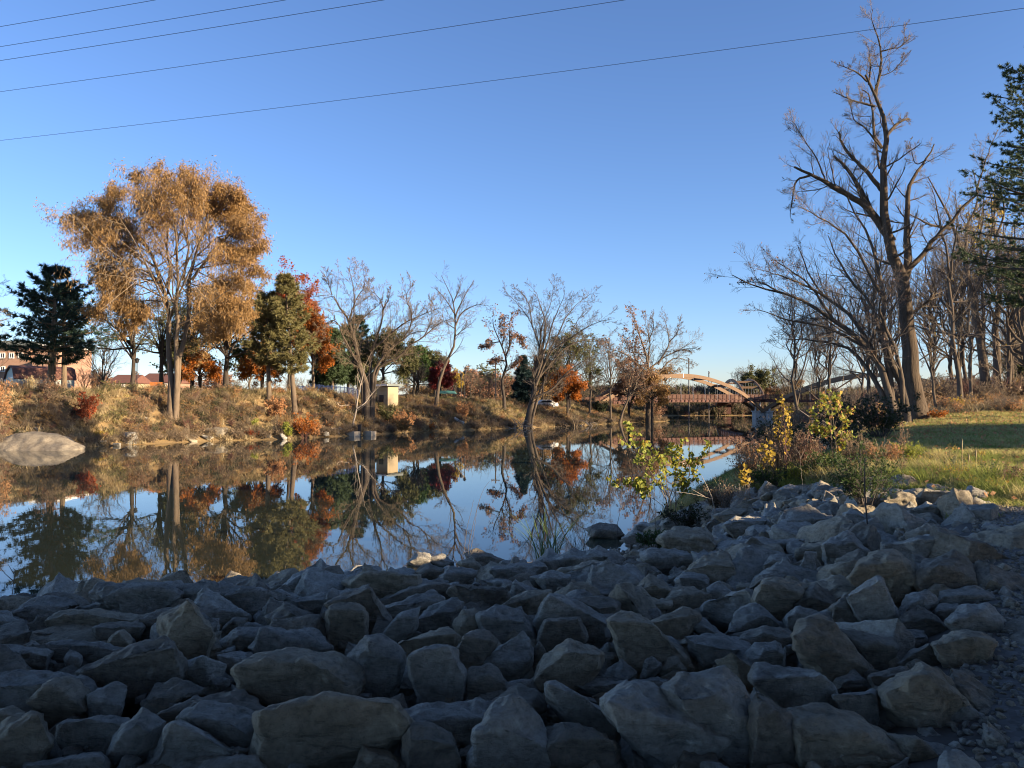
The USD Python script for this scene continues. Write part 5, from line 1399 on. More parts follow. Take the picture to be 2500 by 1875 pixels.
for k, (px, top, w, D, m, lab) in enumerate(((812, 800, 75, 122, 'needle_mid', 'dark green pine behind the blue fence at its left end'), (850, 790, 80, 126, 'needle_mid', 'pale green pine behind the middle of the blue fence'),
                                           (788, 830, 60, 130, 'needle_dark', 'dark pine between the orange tree and the fence pines'), (875, 770, 80, 134, 'needle_dark', 'pine top showing between the limbs of the big bare tree'))):
    conifer('fence_pine', lab, D, px, 955, top, w * 1.25, M[m], M['bark_willow'], 50 + k, h0=0.22, whorls=15, per=6, shape=0.6, tuft=0.75, trunk_r=0.26, gaps=0.2, n_needles=8)
crown_tree('round_tree', 'wide round green-brown tree behind the big bare tree', 126, 935, 955, 945, 870, 175, 135, M['leaf_olive'], M['bark_dark'], 39, per=9, size=0.32, trunk_px=4, limbs=13)
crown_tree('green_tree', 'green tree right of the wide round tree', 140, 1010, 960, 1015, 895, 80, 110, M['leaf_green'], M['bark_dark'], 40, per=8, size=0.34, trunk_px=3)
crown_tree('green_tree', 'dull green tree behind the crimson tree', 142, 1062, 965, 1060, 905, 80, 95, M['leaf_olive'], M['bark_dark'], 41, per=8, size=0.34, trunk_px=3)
crown_tree('grey_tree', 'grey-brown twiggy tree left of the crimson tree', 131, 1020, 968, 1022, 922, 75, 75, None, M['bark_dark'], 42, trunk_px=3, limbs=12, m1=10)
crown_tree('crimson_tree', 'small dense crimson tree on the bank top', 133, 1075, 968, 1075, 925, 58, 74, M['leaf_crimson'], M['bark_dark'], 43, per=9, size=0.24, trunk_px=2.5, limbs=11)
crown_tree('yellow_tree', 'thin pale yellow tree beside the two lamp posts', 138, 1112, 968, 1112, 930, 34, 60, M['leaf_yellow'], M['bark_dark'], 44, per=2, size=0.22, trunk_px=2, limbs=7)

# the big bare tree with many stems
build_tree('big_bare_tree', 'big bare tree with many stems fanning from one base above the bank', 'tree', 101, [
    ([(625,1150),(610,1060),(575,960),(550,850),(510,700),(480,580),(420,490),(350,380),(270,380),(200,400)], 23.40, 1.40),
    ([(600,1060),(545,900),(480,790),(430,690),(395,600),(320,600),(270,650)], 14.04, 1.40), ([(395,600),(350,575),(290,610)], 4.68, 1.05),
    ([(545,870),(520,680),(520,500),(515,350),(500,250),(480,150)], 10.92, 1.05), ([(540,640),(590,560),(680,480),(730,440)], 6.24, 1.05),
    ([(645,1080),(650,880),(690,720),(735,560),(745,470),(700,380),(640,340)], 14.82, 1.40), ([(650,1060),(700,920),(800,800),(900,720),(1000,660),(1120,680)], 12.48, 1.40),
    ([(660,1080),(720,930),(850,870),(970,760),(1060,700),(1160,600),(1270,570)], 13.26, 1.40), ([(690,780),(800,680),(920,590),(1050,530),(1180,480)], 10.14, 1.05),
    ([(900,720),(960,600),(960,500),(920,400),(960,300)], 7.02, 1.05), ([(480,580),(530,430),(600,300),(590,180)], 6.24, 1.05), ([(740,500),(790,400),(800,320)], 5.46, 1.05),
    ([(1060,700),(1120,560),(1100,420)], 5.46, 1.05), ([(350,380),(320,280),(300,180)], 4.68, 1.05)],
    C2, FINER, M['bark'], M['twig_tan'], 0.9, 61, twig_r=0.0115, amp=0.2)
build_tree('leaning_thin_tree', 'tall thin bare tree leaning right, red-tinged at its fork', 'tree', 118, [
    ([(1150,1240),(1180,1080),(1220,940),(1265,840),(1300,740),(1295,560),(1280,420),(1230,300),(1190,225)], 15, 1.5), ([(1298,620),(1350,520),(1450,460),(1560,460)], 7, 1), ([(1296,560),(1350,430),(1430,290)], 7, 1),
    ([(1285,440),(1330,330),(1340,260)], 5, 1), ([(1290,520),(1230,420),(1150,330)], 5, 1), ([(1297,640),(1240,600),(1180,560)], 4, 1), ([(1300,700),(1370,640),(1440,590)], 4, 1), ([(1220,940),(1200,860),(1150,820)], 3, 1)],
    C2, FINE, M['bark'], M['twig'], 0.3, 62, twig_r=0.011)
build_tree('leafy_thin_tree', 'slim crooked tree still holding dark brownish leaves', 'tree', 128, [
    ([(1680,1230),(1660,1040),(1690,960),(1685,840),(1640,740),(1600,640),(1590,560)], 13, 2), ([(1690,850),(1720,760),(1720,600),(1740,530)], 8, 1.5), ([(1685,890),(1620,880),(1570,900)], 5, 1.5), ([(1690,970),(1760,920),(1800,870)], 5, 1.5),
    ([(1640,740),(1560,760),(1510,790)], 5, 1), ([(1720,700),(1790,700),(1830,760)], 5, 1), ([(1660,780),(1680,650),(1660,560)], 5, 1)],
    C2, FINE[:2], M['bark_dark'], M['twig'], 0.25, 63, foliage=(M['leaf_rust'], 3, 0.34, 0.6, 0.4), twig_r=0.012)
build_tree('leaning_tree', 'bare fan-shaped tree leaning over the water from the far shore', 'tree', 121, [
    ([(1284,1042),(1290,1010),(1300,975),(1306,940),(1316,880),(1322,860),(1330,800),(1325,760),(1310,720)], 8.07, 0.49),
    ([(1304,967),(1310,900),(1318,850),(1300,800),(1280,760),(1240,720)], 3.10, 0.42), ([(1310,940),(1335,870),(1370,800),(1400,750),(1440,720)], 3.10, 0.42),
    ([(1308,940),(1345,860),(1400,820),(1450,790),(1490,780)], 3.10, 0.42), ([(1304,970),(1340,955),(1370,925),(1410,890),(1470,860)], 3.10, 0.42), ([(1310,930),(1330,850),(1350,790),(1370,740),(1380,710)], 3.10, 0.42),
    ([(1308,930),(1380,850),(1440,830),(1480,825)], 2.79, 0.42), ([(1293,1035),(1310,985),(1330,930),(1350,880),(1400,800),(1430,760)], 3.72, 0.42), ([(1316,880),(1322,800),(1345,740),(1350,700)], 2.17, 0.35), ([(1300,800),(1290,740),(1262,705)], 1.55, 0.35)],
    CS, FINER, M['bark'], M['twig'], 0.5, 64, twig_r=0.0125, amp=0.18)
conifer('blue_spruce', 'dense dark blue spruce behind the leaning tree', 140, 1278, 975, 868, 66, M['needle_blue'], M['bark_dark'], 25, h0=0.08, whorls=22, per=8, shape=0.85, droop=0.3, tuft=0.55, dens=1.2, gaps=0.04, n_needles=9)
crown_tree('brown_tree', 'olive-brown tree behind the fan of the leaning tree', 146, 1390, 985, 1395, 870, 150, 150, M['leaf_olive'], M['bark_dark'], 45, per=5, size=0.32, trunk_px=3, limbs=11)
crown_tree('orange_tree', 'bright orange bushy tree beside the footbridge end', 138, 1385, 990, 1385, 945, 68, 90, M['leaf_orange'], M['bark_dark'], 46, per=9, size=0.28, trunk_px=2.5, limbs=11, low=0.0)
crown_tree('rust_tree', 'small rusty tree behind the blue spruce', 150, 1325, 975, 1325, 900, 50, 70, M['leaf_rust'], M['bark_dark'], 47, per=5, size=0.3, trunk_px=2)
# the large half-bare tree by the footbridge
build_tree('rust_leaved_tree', 'large half-bare tree with rusty leaves on its left side at the footbridge', 'tree', 158, [
    ([(1040,1080),(1040,900),(1040,780),(1020,600),(980,500),(950,380),(900,260)], 20.25, 1.75), ([(1040,800),(1045,640),(1050,480),(1010,300)], 11.25, 1.40), ([(1000,760),(900,660),(800,590),(700,560),(620,520)], 9.75, 1.40),
    ([(880,1080),(900,1000),(950,920),(1060,740),(1180,640),(1270,590),(1370,540),(1450,480)], 12.75, 1.40), ([(1130,700),(1190,600),(1230,500),(1210,380),(1180,270)], 9.00, 1.40), ([(1100,800),(1170,740),(1230,670),(1320,640),(1450,690)], 9.75, 1.40),
    ([(930,900),(930,700),(900,560),(860,420)], 9.00, 1.40), ([(1230,500),(1300,420),(1330,300)], 6.00, 1.40), ([(1270,590),(1380,560),(1500,560)], 6.00, 1.40), ([(1050,480),(1090,360),(1080,250)], 6.00, 1.40), ([(900,660),(830,700),(760,690)], 4.50, 1.40)],
    C3, FINER, M['bark'], M['twig_tan'], 0.9, 65, foliage=[(M['leaf_rust'], 1.0, 0.42, 0.6, 0.3, 3, lambda p: (project(p)[:, 0] < 1575) & (project(p)[:, 1] > 745)),
                                                         (M['leaf_ochre'], 3, 0.40, 0.6, 0.3, 3, lambda p: (project(p)[:, 1] > 905) & (project(p)[:, 0] > 1525) & (project(p)[:, 0] < 1630))], twig_r=0.013, amp=0.18)
crown_tree('ochre_bush_tree', 'low ochre-leaved tree under the large half-bare tree before the bridge deck', 156, 1592, 1000, 1592, 955, 90, 110, M['leaf_ochre'], M['bark_dark'], 48, per=5, size=0.34, trunk_px=3, limbs=10, low=0.0)
crown_tree('ochre_bush_tree', 'russet-leaved tree hiding the left foot of the bridge arch', 158, 1535, 1000, 1540, 935, 90, 100, M['leaf_rust'], M['bark_dark'], 148, per=5, size=0.34, trunk_px=3, limbs=10, low=0.0)
crown_tree('bare_shore_tree', 'thin bare tree before the left end of the footbridge', 149, 1491, 1004, 1485, 895, 120, 170, None, M['bark'], 49, trunk_px=2.4, limbs=9)
crown_tree('bare_shore_tree', 'bare trunk leaning right at the spit below the large half-bare tree', 152, 1512, 1020, 1560, 930, 90, 120, M['leaf_rust'], M['bark'], 50, per=0.6, size=0.3, trunk_px=3, limbs=7, lean=40)
crown_tree('bare_shore_tree', 'bare brown tree between the leaning tree and the footbridge end', 150, 1440, 990, 1440, 900, 110, 150, None, M['bark'], 51, trunk_px=2.5, limbs=10)
build_tree('pale_sapling', 'pale forked sapling leaning over the two concrete blocks', 'tree', 95.5, [
    ([(862,1046),(866,1015),(871,997),(875,960),(885,925),(892,890)], 2.4, 0.5), ([(871,997),(890,985),(908,962),(930,940)], 1.8, 0.5), ([(880,940),(872,915)], 0.8, 0.3), ([(918,952),(935,930)], 0.7, 0.3)],
    CS, FINE[:1], M['bark_pale'], M['bark_pale'], 0.2, 66, twig_r=0.012)

# a bare tree outside the frame whose twigs enter at the left edge
crown_tree('edge_tree', 'pale bare tree whose twigs reach in at the left picture edge', 84, -70, 945, -60, 745, 190, 230, None, M['bark_pale'], 52, trunk_px=7, limbs=12, twig='twig_tan')

# ---------------------------------------------------------------- copies of bare trees: woods far off and behind the left bank
def proto_tree(name, label, seed, H, spread, leafm=None, per=1, size=0.35, limbs=9, cat='tree', stemr=0.2):
    r = np.random.default_rng(seed)
    K = 9
    P, R = [], []
    s = np.linspace(0, 1, K)
    P.append(np.stack([0.03 * H * np.sin(3 * s + seed) * s, 0.03 * H * np.cos(2 * s) * s, H * 0.9 * s - 0.3], 1)); R.append(np.linspace(stemr, 0.03, K))
    for k in range(limbs):
        u = r.uniform(0.22, 0.75)
        a = 2.4 * k + r.uniform(-0.4, 0.4)
        L = H * (0.95 - u) * r.uniform(0.55, 0.8)
        out = spread * L * r.uniform(0.5, 0.9)
        P.append(np.stack([np.cos(a) * out * s ** 0.9, np.sin(a) * out * s ** 0.9, H * 0.9 * u + L * s], 1)); R.append(np.linspace(stemr * 0.55 * (1 - 0.5 * u), 0.02, K))
    P, R = np.array(P), np.array(R)
    P[:, :, :2] += P[:1, :, :2] * 0.4
    P[:, 1:] += r.normal(size=(len(P), K - 1, 3)) * 0.012 * H
    path = f'/World/Forms/{name}'
    stage.CreateClassPrim(path)
    A = grow(P, R, 7, r, t=(0.2, 1), L=(0.3, 0.55), ang=(40, 12), up=0.15, K=5, rmin=0.02)
    B = grow(*A, 5, r, t=(0.15, 1), L=(0.35, 0.6), ang=(42, 14), up=0.1, K=4, rmin=0.016)
    C = grow(*B, 4, r, t=(0.15, 1), L=(0.4, 0.7), ang=(42, 14), up=0.06, K=3, rmin=0.014)
    usdkit.mesh(stage, path + '/trunk', join([tubes(P, R, 6), tubes(*A, 4)]), M['bark'], smooth=True)
    usdkit.mesh(stage, path + '/twigs', join([tubes(*B, 3), tubes(*C, 3)]), M['twig_tan' if seed % 2 else 'twig'], smooth=True)
    if leafm:
        pos, dr = on(C[0], max(1, int(per)), r)
        if per < 1:
            kk = r.random(len(pos)) < per
            pos, dr = pos[kk], dr[kk]
        usdkit.mesh(stage, path + '/foliage', leaves(pos, size, r, 0.6, 0.3, 0.2, dr * 0.4), M[leafm])
    return path
PROTO = {k: proto_tree(k, None, sd, H, sp, lm, per, sz, lb) for k, sd, H, sp, lm, per, sz, lb in (
    ('bare_form_a', 301, 15, 0.75, None, 1, 0.3, 10), ('bare_form_b', 302, 17, 0.5, None, 1, 0.3, 9), ('bare_form_c', 303, 12, 0.9, None, 1, 0.3, 11), ('tinted_form', 304, 13, 0.8, 'leaf_ochre', 2, 0.4, 10),
    ('green_form', 305, 12, 0.85, 'leaf_olive', 4, 0.42, 10), ('rust_form', 306, 12, 0.8, 'leaf_rust', 2, 0.4, 9), ('wood_form', 307, 20, 0.35, None, 1, 0.3, 12))}
PH = dict(bare_form_a=15, bare_form_b=17, bare_form_c=12, tinted_form=13, green_form=12, rust_form=12, wood_form=20)
def plant_copy(form, x, y, h, rot, label, name='tree', group=None, cat='tree', sq=1.0):
    s = h / PH[form]
    p = thing(name, label, cat, (x, y, tz(x, y) - 0.1), rot, (s * sq, s * sq, s), group=group)
    p.GetReferences().AddInternalReference(PROTO[form])
    p.SetInstanceable(True)
    return p
def plant_px(form, px, top, D, rot, label, name, group=None, sq=1.0):
    p = at(px, top, D)
    h = p[2] - tz(p[0], D)
    return plant_copy(form, p[0], D, h, rot, label, name, group, sq=sq)
# behind the left bank, seen between the nearer trees
for k, (form, px, top, D, lab) in enumerate((
    ('bare_form_c', 205, 885, 135, 'small grey bare tree between the pine trunks and the red roofs'), ('rust_form', 238, 892, 140, 'small reddish bare tree left of the red-roofed house'),
    ('bare_form_a', 1150, 893, 165, 'first pale bare tree right of the lamp posts'), ('bare_form_c', 1172, 900, 150, 'low bare tree right of the lamp posts'), ('bare_form_b', 1195, 892, 170, 'bare tree beside the left utility pole'),
    ('bare_form_c', 1225, 905, 148, 'low bare tree behind the slim crooked tree'), ('bare_form_a', 1120, 905, 160, 'faint bare tree behind the lamp posts'), ('rust_form', 1250, 915, 146, 'brownish low tree left of the blue spruce'),
    ('bare_form_a', 1455, 880, 185, 'bare tree behind the left footbridge end'), ('bare_form_c', 1420, 900, 170, 'low bare tree right of the bright orange tree'), ('bare_form_c', 1530, 880, 178, 'twiggy tree behind the large half-bare tree'),
    ('tinted_form', 1350, 855, 165, 'ochre-tinted tree behind the leaning tree'), ('green_form', 1305, 880, 165, 'olive tree behind the blue spruce'), ('bare_form_b', -20, 770, 120, 'bare tree beyond the flat-roofed building'),
    ('bare_form_c', 255, 790, 130, 'pale bare tree between the dark pine and the great ochre tree'), ('green_form', 440, 800, 125, 'dark olive tree behind the great ochre trunks'), ('green_form', 610, 800, 122, 'olive tree between the two pines and the ochre tree'))):
    plant_px(form, px, top, D, 40 * k, lab, 'background_tree')
# a loose line of trees far behind the left bank
rr_ = np.random.default_rng(515)
for k in range(30):
    px = -40 + 47 * k + rr_.uniform(-14, 14)
    form = ('bare_form_a', 'green_form', 'bare_form_c', 'tinted_form', 'bare_form_b', 'rust_form')[int(rr_.integers(0, 6))]
    plant_px(form, px, rr_.uniform(885, 925), rr_.uniform(200, 260), 31 * k, 'distant tree in the loose line far behind the left bank', 'distant_tree', 'trees far behind the left bank', sq=1.5)
# the far bank beyond the footbridge
r = np.random.default_rng(8)
FARTOP = [(1585, 905, 'tinted_form', 'yellow-green tree behind the left bridge arch'), (1625, 880, 'tinted_form', 'yellow tree between the two utility poles'), (1650, 950, 'bare_form_c', 'low bare tree under the lit bridge arch'), (1700, 945, 'rust_form', 'low rusty tree right of the tall utility pole'),
          (1740, 930, 'tinted_form', 'low yellowish tree by the shorter utility pole'), (1765, 945, 'bare_form_c', 'low bare tree right of the shorter utility pole'), (1800, 893, 'bare_form_a', 'leftmost tall bare tree of the far wood'), (1822, 880, 'bare_form_c', 'round bare tree with pale orange twigs in the far wood'),
          (1845, 888, 'green_form', 'olive tree low in the far wood'), (1862, 882, 'bare_form_b', 'bare tree above the small bridge arches'), (1888, 868, 'bare_form_b', 'tallest slim bare tree of the far wood'), (1868, 925, 'rust_form', 'orange-brown tree above the small bridge arches'),
          (1912, 895, 'bare_form_a', 'bare tree right of the tallest slim one in the far wood'), (1925, 880, 'bare_form_a', 'wide bare tree over the dark arch'), (1950, 885, 'bare_form_b', 'bare tree behind the dark bridge arch'), (1945, 915, 'tinted_form', 'yellow-tinged tree behind the dark bridge arch'),
          (1985, 875, 'bare_form_b', 'tall bare tree above the crown of the dark arch'), (2010, 880, 'bare_form_a', 'bare tree right of the dark arch crown'), (2040, 878, 'bare_form_b', 'slim bare tree left of the leaning stems'), (2075, 885, 'bare_form_a', 'bare tree seen through the leaning stems'), (1560, 930, 'green_form', 'green tree behind the bridge deck at left')]
for k, (px, top, form, lab) in enumerate(FARTOP):
    plant_px(form, px, top, 246 + 22 * r.random(), 70 * k, lab, 'far_tree', sq=1.25)

# ---------------------------------------------------------------- the right bank: cottonwood, leaning stems, woods, pine
COT = [dict(m=13, t=(0.20, 1.0), L=(0.20, 0.46), ang=(55, 16), up=0.25, K=6, rk=0.30, Lmax=2.8), dict(m=8, t=(0.12, 1.0), L=(0.32, 0.65), ang=(42, 14), up=0.12, K=4, wob=0.07), dict(m=7, t=(0.12, 1.0), L=(0.4, 0.8), ang=(40, 14), up=0.08, K=3, wob=0.05)]
build_tree('cottonwood', 'tall old bare cottonwood with broken limbs towering over the right bank', 'tree', 45, [
    ([(738,1545),(722,1400),(705,1250),(683,1050),(655,950),(635,870),(620,760),(615,650),(615,560),(625,480),(610,400),(580,340),(555,300),(540,275)], 33.30, 3.75),
    ([(690,1040),(705,960),(703,900),(700,800),(710,680),(740,630),(770,590),(800,530)], 16.00, 2.25), ([(690,1010),(760,935),(800,880),(850,830),(900,770),(960,715)], 11.20, 3.75), ([(955,718),(962,680),(975,640),(1000,560),(1030,490)], 3.60, 0.90),
    ([(645,890),(590,810),(550,760),(480,715),(400,670),(340,640),(285,615)], 16.80, 3.75), ([(345,645),(295,665),(280,720),(270,800)], 4.80, 1.12), ([(570,780),(540,720),(500,650),(460,600),(430,575)], 10.40, 4.50),
    ([(606,700),(560,640),(500,580),(465,535),(448,485)], 8.80, 3.75), ([(608,545),(580,500),(575,420),(560,350),(535,330)], 6.40, 1.88), ([(605,545),(545,470),(505,440),(490,380)], 4.00, 1.12), ([(582,392),(540,380),(500,370),(440,342)], 4.80, 1.50),
    ([(626,500),(650,470),(680,445),(706,438)], 6.40, 3.75), ([(585,350),(600,280),(605,200),(590,130),(570,70),(575,30)], 6.40, 0.75), ([(560,310),(565,250),(560,170)], 4.00, 0.90), ([(603,190),(640,180),(685,165),(690,100)], 2.80, 0.75), ([(555,300),(520,270),(480,250),(440,235)], 4.00, 0.75),
    ([(600,620),(590,560),(580,500)], 4.80, 2.25), ([(400,670),(370,590),(320,510),(270,430)], 3.20, 0.75), ([(600,280),(650,260),(700,200)], 2.00, 0.60), ([(770,590),(730,600),(710,520)], 2.40, 0.75)],
    C4, COT, M['bark_cotton'], M['twig_tan'], 0.8, 71, twig_r=0.0055, amp=0.22, sides=12, K=16, flare=1.5)
LEAN = [dict(m=13, t=(0.2, 1.0), L=(0.18, 0.42), ang=(42, 14), up=0.15, K=6, rk=0.36, Lmax=3.2), dict(m=8, t=(0.12, 1.0), L=(0.32, 0.65), ang=(42, 14), up=0.10, K=4, wob=0.07), dict(m=8, t=(0.12, 1.0), L=(0.4, 0.8), ang=(40, 14), up=0.08, K=3, wob=0.05)]
build_tree('leaning_cluster', 'bare multi-stemmed tree whose trunks lean left over the river from the cottonwood foot', 'tree', 42.5, [
    ([(705,1545),(690,1450),(640,1330),(610,1200),(618,1110),(600,1000),(560,880),(520,800),(480,730)], 15, 2.5),
    ([(660,1545),(620,1400),(560,1290),(500,1230),(430,1180),(330,1110),(230,1075),(130,1050),(60,1020)], 16, 1.5), ([(682,1545),(600,1350),(540,1230),(480,1150),(400,1090),(340,1000),(300,910)], 14, 1.5),
    ([(640,1520),(570,1380),(520,1310),(450,1270),(330,1250),(240,1250)], 11, 1.5), ([(650,1440),(580,1150),(520,1060),(470,1000),(430,920),(410,870)], 11, 1.5), ([(690,1480),(660,1300),(600,1150),(610,1090),(640,1010)], 10, 1.5),
    ([(618,1110),(560,1000),(470,860),(360,790),(300,760)], 7, 1.2), ([(430,1180),(350,1060),(280,1000),(200,950)], 6, 1.2), ([(560,1290),(420,1210),(280,1180),(150,1140)], 7, 1.2), ([(230,1075),(160,1040),(90,1040)], 4, 1), ([(400,1090),(300,1040),(220,1010),(150,990)], 5, 1)],
    C4, LEAN, M['bark'], M['twig'], 0.6, 72, twig_r=0.0055, amp=0.22, sides=9, K=14, foliage=(M['leaf_rust'], 0.10, 0.12, 0.5, 0.6))
WOOD = [dict(m=11, t=(0.2, 1.0), L=(0.14, 0.30), ang=(60, 18), up=0.1, K=5, rk=0.4), dict(m=7, t=(0.15, 1.0), L=(0.35, 0.65), ang=(45, 15), up=0.08, K=4), dict(m=5, t=(0.12, 1.0), L=(0.4, 0.7), ang=(45, 15), up=0.05, K=3)]
def wood(name, label, D, limbs, seed, fol=None, bark='bark'):
    build_tree(name, label, 'tree', D, limbs, C5, WOOD, M[bark], M['twig_tan'], 0.4, seed, foliage=fol, twig_r=0.0085, amp=0.3)
wood('woodland_tree', 'slim dark-trunked tree right of the cottonwood, forked high up', 58, [([(545,1560),(520,1330),(500,1100),(490,950),(480,870),(450,780)], 12, 4), ([(500,1000),(510,880),(530,750),(520,600)], 6, 1), ([(470,830),(450,750),(430,640),(400,560)], 5, 1), ([(490,900),(440,860),(380,860)], 3, 1), ([(505,1100),(560,1000),(640,960)], 3, 1), ([(525,1360),(440,1350),(370,1380)], 3, 0.8)], 81)
wood('woodland_tree', 'thin straight tree, second trunk right of the cottonwood', 62, [([(592,1575),(590,1300),(580,1100),(575,950),(590,800),(600,640)], 8, 1), ([(580,1000),(540,850),(520,700)], 3, 1), ([(585,1100),(640,1000),(690,930)], 3, 1), ([(575,900),(620,780),(640,600)], 3, 1)], 82)
wood('woodland_tree', 'thick tree with a long bare left limb deep in the right woods', 66, [([(685,1565),(650,1400),(620,1200),(590,1050),(560,900),(520,800),(470,680),(430,600),(400,540)], 24, 2), ([(560,900),(580,760),(620,650),(600,500)], 9, 1.5), ([(500,770),(400,750),(290,690)], 8, 1.5), ([(600,1060),(660,900),(690,700),(660,560)], 9, 1.5)], 83)
wood('woodland_tree', 'stout lit trunk below the drooping pine branches', 68, [([(712,1570),(706,1300),(712,1000),(700,800),(690,620)], 20, 3), ([(710,1050),(760,900),(780,750)], 8, 1.5), ([(705,1100),(650,950),(640,800),(650,620)], 8, 1.5), ([(700,820),(740,700),(720,560)], 6, 1.5)], 84, (M['leaf_yellow'], 0.25, 0.20, 0.7, 0.4))
wood('woodland_tree', 'tree trunk near the right picture edge behind the pine', 70, [([(772,1560),(770,1300),(785,1000),(790,800)], 14, 3), ([(780,1050),(740,900),(740,750)], 6, 1.5), ([(770,1200),(830,1100),(880,1000)], 5, 1.5)], 85)
wood('woodland_tree', 'small slanting trunk between the thick woodland trunks', 64, [([(760,1565),(720,1440),(700,1300),(690,1150)], 7, 1.5), ([(715,1420),(660,1380),(620,1390)], 3, 1)], 86)
wood('woodland_tree', 'thin sapling just right of the cottonwood base', 52, [([(435,1590),(415,1440),(400,1310),(370,1270)], 7, 2), ([(410,1400),(440,1330),(470,1240)], 3, 1), ([(400,1310),(420,1250)], 3, 1)], 87)
wood('woodland_tree', 'yellow-leaved tree glowing behind the drooping pine', 74, [([(650,1550),(650,1250),(640,1000),(640,800),(650,650)], 11, 2), ([(645,950),(600,850),(570,700)], 5, 1), ([(640,850),(690,760),(700,640)], 5, 1)], 88, (M['leaf_yellow'], 1.1, 0.22, 0.7, 0.4))
gid = 0
for k, (x, y, h, form) in enumerate([(36, 78, 21, 'wood_form'), (43, 74, 19, 'bare_form_b'), (48, 82, 22, 'wood_form'), (55, 78, 20, 'wood_form'), (33, 90, 20, 'bare_form_b'), (40, 98, 22, 'wood_form'), (52, 96, 21, 'bare_form_b'), (62, 92, 20, 'wood_form'), (60, 110, 21, 'bare_form_a'),
                                     (47, 118, 20, 'wood_form'), (70, 104, 20, 'bare_form_b'), (58, 128, 20, 'bare_form_a'), (72, 122, 21, 'wood_form'), (80, 110, 20, 'bare_form_b'), (84, 130, 19, 'wood_form'), (66, 140, 19, 'bare_form_b'), (92, 142, 19, 'wood_form'), (40, 60, 16, 'bare_form_c'), (46, 60, 18, 'wood_form'), (50, 62, 17, 'bare_form_b'), (43, 67, 18, 'bare_form_a'), (48, 72, 19, 'wood_form'), (56, 66, 18, 'bare_form_b'), (58, 84, 20, 'wood_form'), (50, 88, 20, 'bare_form_a'), (44, 90, 20, 'wood_form'), (64, 82, 19, 'bare_form_b'), (68, 90, 20, 'wood_form'), (44, 64, 17, 'bare_form_b'), (52, 68, 18, 'wood_form'), (60, 74, 19, 'bare_form_b')]):
    plant_copy(form, x, y, h, 53 * k, 'slim bare tree deep in the woods behind the cottonwood', 'wood_tree', 'bare trees deep in the right woods')
for k, (x, y, h, form) in enumerate([(104, 156, 16, 'green_form'), (108, 160, 16.5, 'green_form'), (112, 164, 17, 'green_form'), (116, 168, 17, 'wood_form'), (110, 155, 16, 'wood_form'), (115, 160, 17, 'green_form'), (120, 166, 17.5, 'green_form'), (124, 171, 18, 'green_form'),
                                     (113, 156, 16, 'green_form'), (119, 161, 17, 'green_form'), (107, 153, 15, 'wood_form'), (128, 174, 18, 'green_form'), (125, 166, 17, 'wood_form'), (134, 178, 19, 'green_form')]):
    plant_copy(form, x, y, h, 47 * k, 'tall tree of the woods beyond the right end of the footbridge', 'wood_tree', 'trees beyond the right bridge end', sq=1.1)
conifer('edge_pine', 'large blue-green pine with ragged drooping boughs at the right picture edge', 40, 2560, 1020, 80, 480, M['needle_mid'], M['bark'], 26, h0=0.30, whorls=24, per=7, shape=0.5, droop=0.16, tuft=0.20, dens=2.2, trunk_r=0.42, gaps=0.25, n_needles=13)

# conifers out of view at the right whose shade falls in a band on the lawn
SPR = None
for k, (x, y) in enumerate(((60, 14.0), (61, 8.0), (66, 10.0), (66, 4.5))):
    b = np.array([x, y, tz(x, y)])
    lab = ['first', 'second', 'third', 'fourth'][k] + ' dense spruce beyond the right edge that shades a band of lawn'
    if SPR is None:
        px, py = project(b)[0]
        SPR = conifer('screen_spruce', lab, y, px, py, project(b + [0, 0, 21.0])[0][1], 9.0 * FPX / y, M['needle_dark'], M['bark'], 90, h0=0.05, whorls=24, per=9, shape=0.42, droop=0.25, tuft=0.8, gaps=0.0, n_needles=6, group='spruces out of view at the right')
    else:
        q = copy_of(SPR.GetPrim(), b, 77 * k, 1.0, lab)
# ---------------------------------------------------------------- ground cover and shrubs
def upq(r, tilt=0.12):
    a = r.uniform(0, 2 * np.pi)
    q = np.array([math.cos(a / 2), r.normal(0, tilt / 2), r.normal(0, tilt / 2), math.sin(a / 2)])
    return q / np.linalg.norm(q)

def tuft(n, h, w, rad, seed, lean=0.35, bend=0.4, K=3):
    r = np.random.default_rng(seed)
    a, d = r.uniform(0, 2 * np.pi, n), np.sqrt(r.random(n)) * rad
    return blades(np.stack([np.cos(a) * d, np.sin(a) * d, 0 * a - 0.03], 1), h, w, r, lean, K, bend)

def weed(stems, h, spread, seed, m=4, tw=0.006, K=5, levels=2):
    r = np.random.default_rng(seed)
    a, rad = r.uniform(0, 2 * np.pi, stems), np.sqrt(r.random(stems)) * spread
    s = np.linspace(0, 1, K)
    tip = np.stack([np.cos(a) * rad, np.sin(a) * rad, h * r.uniform(0.55, 1, stems)], 1)
    P = tip[:, None] * np.stack([s ** 1.3, s ** 1.3, s], 1)[None] + r.normal(size=(stems, K, 3)) * 0.03 * h * s[None, :, None] - [0, 0, 0.04]
    R = np.linspace(1, 0.4, K)[None] * np.full((stems, 1), tw * 1.6)
    out = [(P, R), grow(P, R, m, r, t=(0.25, 1), L=(0.2, 0.45), ang=(45, 15), up=0.15, K=3, rmin=tw)]
    if levels > 2:
        out.append(grow(*out[-1], 3, r, t=(0.2, 1), L=(0.4, 0.7), ang=(45, 15), up=0.1, K=3, rmin=tw * 0.8))
    return join([tubes(p, q, 3) for p, q in out]), out[-1][0]

def leafy(stems, h, spread, seed, per, size, aspect=0.5, m=4, tw=0.006, levels=2):
    mesh, src = weed(stems, h, spread, seed, m, tw, levels=levels)
    r = np.random.default_rng(seed + 1)
    pos, dr = on(src, per, r)
    return mesh, leaves(pos, size, r, aspect, 0.2, size * 0.3, dr * 0.5)

